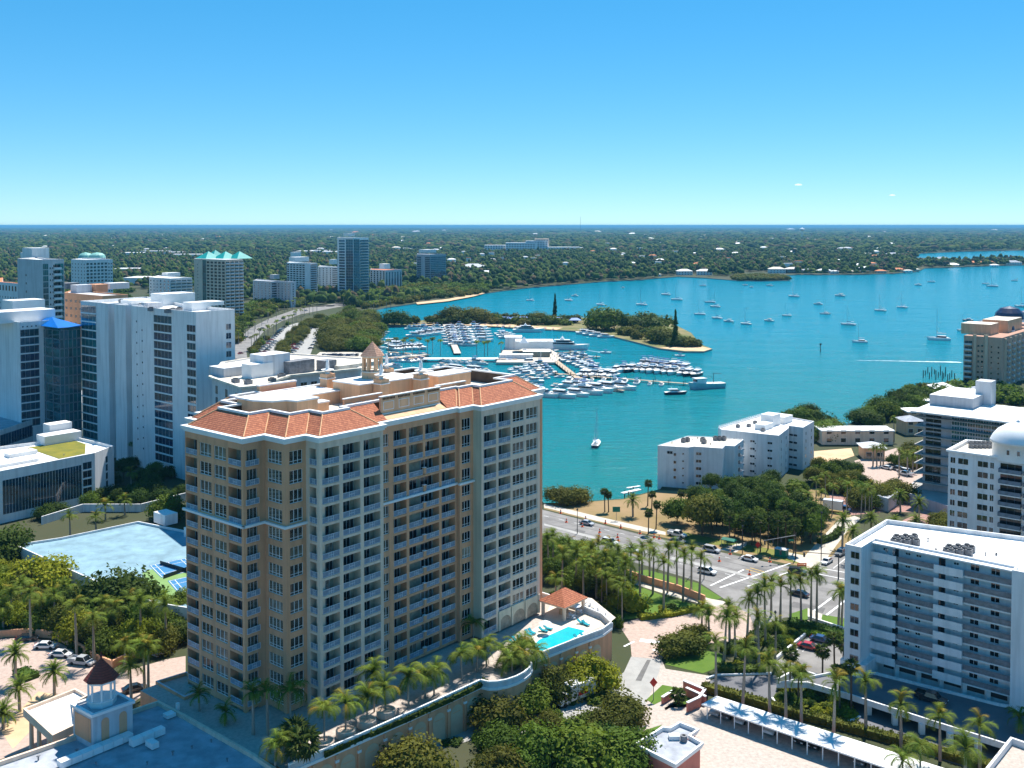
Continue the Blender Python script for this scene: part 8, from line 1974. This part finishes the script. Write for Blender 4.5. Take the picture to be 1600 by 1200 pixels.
for (x, y, w_, lb) in ((205,401,34,'long white shed roof beyond the left towers'),(240,398,40,'wide pale commercial roof beyond the left towers'),(275,400,40,'blue grey commercial roof left of the teal roofed tower'),(290,404,50,'long pale warehouse behind the teal roofed tower'),(475,398,24,'white domed civic building behind the stepped tower'),(500,397,30,'pale commercial roofs beyond the stepped tower'),(520,399,34,'long white roof just left of the tall glass tower'),(370,388,20,'thin white roof strip high above the teal roofed tower'),(1085,372,40,'long white roofs far out in the trees'),(1125,380,24,'long terracotta roof far out in the trees'),(1230,375,60,'long white school roof below the water tower'),(1280,365,60,'pale roofs right of the water tower'),(915,368,60,'faint pale roofs near the radio mast'),(222,446,60,'brown roofed strip mall left of the white block'),(195,430,40,'low flat roof among trees by the office block')):
    house(x, y, w_, 11, 'white' if 'white' in lb else ('orange' if 'terra' in lb or 'brown' in lb else 'lgrey'), 'bluewhite', lb, 'building', None, 'long_building', d=50, hipr=False, win=False)
wt = thing('water_tower', 'white mushroom water tower on the far plain', 'water tower', P(1253, 374)); b = MB(); b.lathe((0,0,0), [(6,0),(3,6),(3,50),(6,54)], 12); b.build('stem', M['white'], wt); b = MB(); b.lathe((0,0,54), [(4,0),(15,5),(17,10),(13,16),(.1,20)], 16); b.build('tank', M['white'], wt)
rm = thing('radio_mast', 'thin dark radio mast rising over the horizon', 'mast', P(907, 364)); b = MB(); b.tube((0,0,0),(0,0,190),2.2,1.2,4); b.build('lattice', M['dark'], rm)
# motel and low buildings on the right shore
house(1340, 695, 112, 5.5, 'whiteroof', 'cream', 'long two storey motel with white roof and balcony front', 'building', None, 'motel', d=9, hipr=False)
house(1366, 718, 32, 4.5, 'lgrey', 'tan2', 'small tan end block of the motel court', 'building', None, 'motel_lodge', d=8)
house(1437, 640, 38, 4, 'whiteroof', 'tan2', 'low yellow walled house with white roof by the water', 'building', None, 'low_house', d=10, hipr=False); house(1436, 662, 34, 5, 'whiteroof', 'tan2', 'second yellow walled house behind the unfinished block', 'building', None, 'low_house', d=10, hipr=False); house(1430, 680, 30, 6, 'greyroof', 'tan2', 'third yellow walled house nearest the unfinished block', 'building', None, 'low_house', d=9)
house(1482, 620, 34, 4, 'whiteroof', 'lgrey', 'pale hip roofed house among trees below the resort', 'building', None, 'low_house', d=14); house(1535, 628, 42, 4, 'greyroof', 'tan2', 'wide grey roofed house right of the pale one below the resort', 'building', None, 'low_house', d=14)
sh = [tuple(P(x, y, 4.2))[:2] for x, y in ((1370,774),(1388,779),(1413,762),(1396,757))]
SHB = Bld('garage_shed', 'flat grey roofed garage block between the palms and the unfinished building', 'building', sh, 4.2, 'lgrey', 'greyroof', par=0)
hw = [tuple(P(x, y, 3.5))[:2] for x, y in ((1412,768),(1480,790),(1500,790),(1500,750),(1430,750))]
HWB = Bld('site_hoarding', 'grey hoarded podium at the foot of the unfinished block', 'building', hw, 3.5, 'grey', 'concrete', par=.6)
# ramp of sun umbrellas etc on the pool deck
for i, (x, y) in enumerate(((899,962),(852,990))):
    t = thing('parasol', ('closed white parasol by the pavilion corner','white parasol beside the loungers on the tower side of the pool')[i], 'parasol', P(x, y, 6.6)); b = MB(); b.tube((0,0,0),(0,0,2.5),.04,.04,5); b.build('pole', M['white'], t); b = MB(); b.lathe((0,0,2.2), [(1.3,0),(.02,.6)], 8); b.build('canopy', M['white'], t)
# canopies of trees to the horizon
clr([(560,470),(760,455),(762,450),(640,452),(560,462)])
clr([(1425,403),(1700,401),(1700,407.5),(1430,408)]); clr([(1155,425),(1155,440),(1240,440),(1240,425)])
clr([(-400,478),(0,470),(0,1300),(-400,1300)]); clr([(1272,600),(2200,500),(2200,1300),(1272,1300)]); clr([(560,488),(560,560),(900,800),(900,500)])
sfill([(1150,438),(1190,438.5),(1231,437.5),(1225,434.5),(1190,432),(1150,432)], 90, (8,12), (7,9), ['leafd','leafo'], 'mass of mangroves covering the low islet off the far shore', 8, 'mangrove_belt')
canopy('far_tree_canopy', 3500, 8500, 27, 27, 6, cmats, 1)
canopy('very_far_tree_canopy', 8500, 30000, 85, 90, 5, cmats, 3)
canopy('suburban_tree_canopy', 900, 3500, 15, 15, 6, cmats, 2, lobes=2)
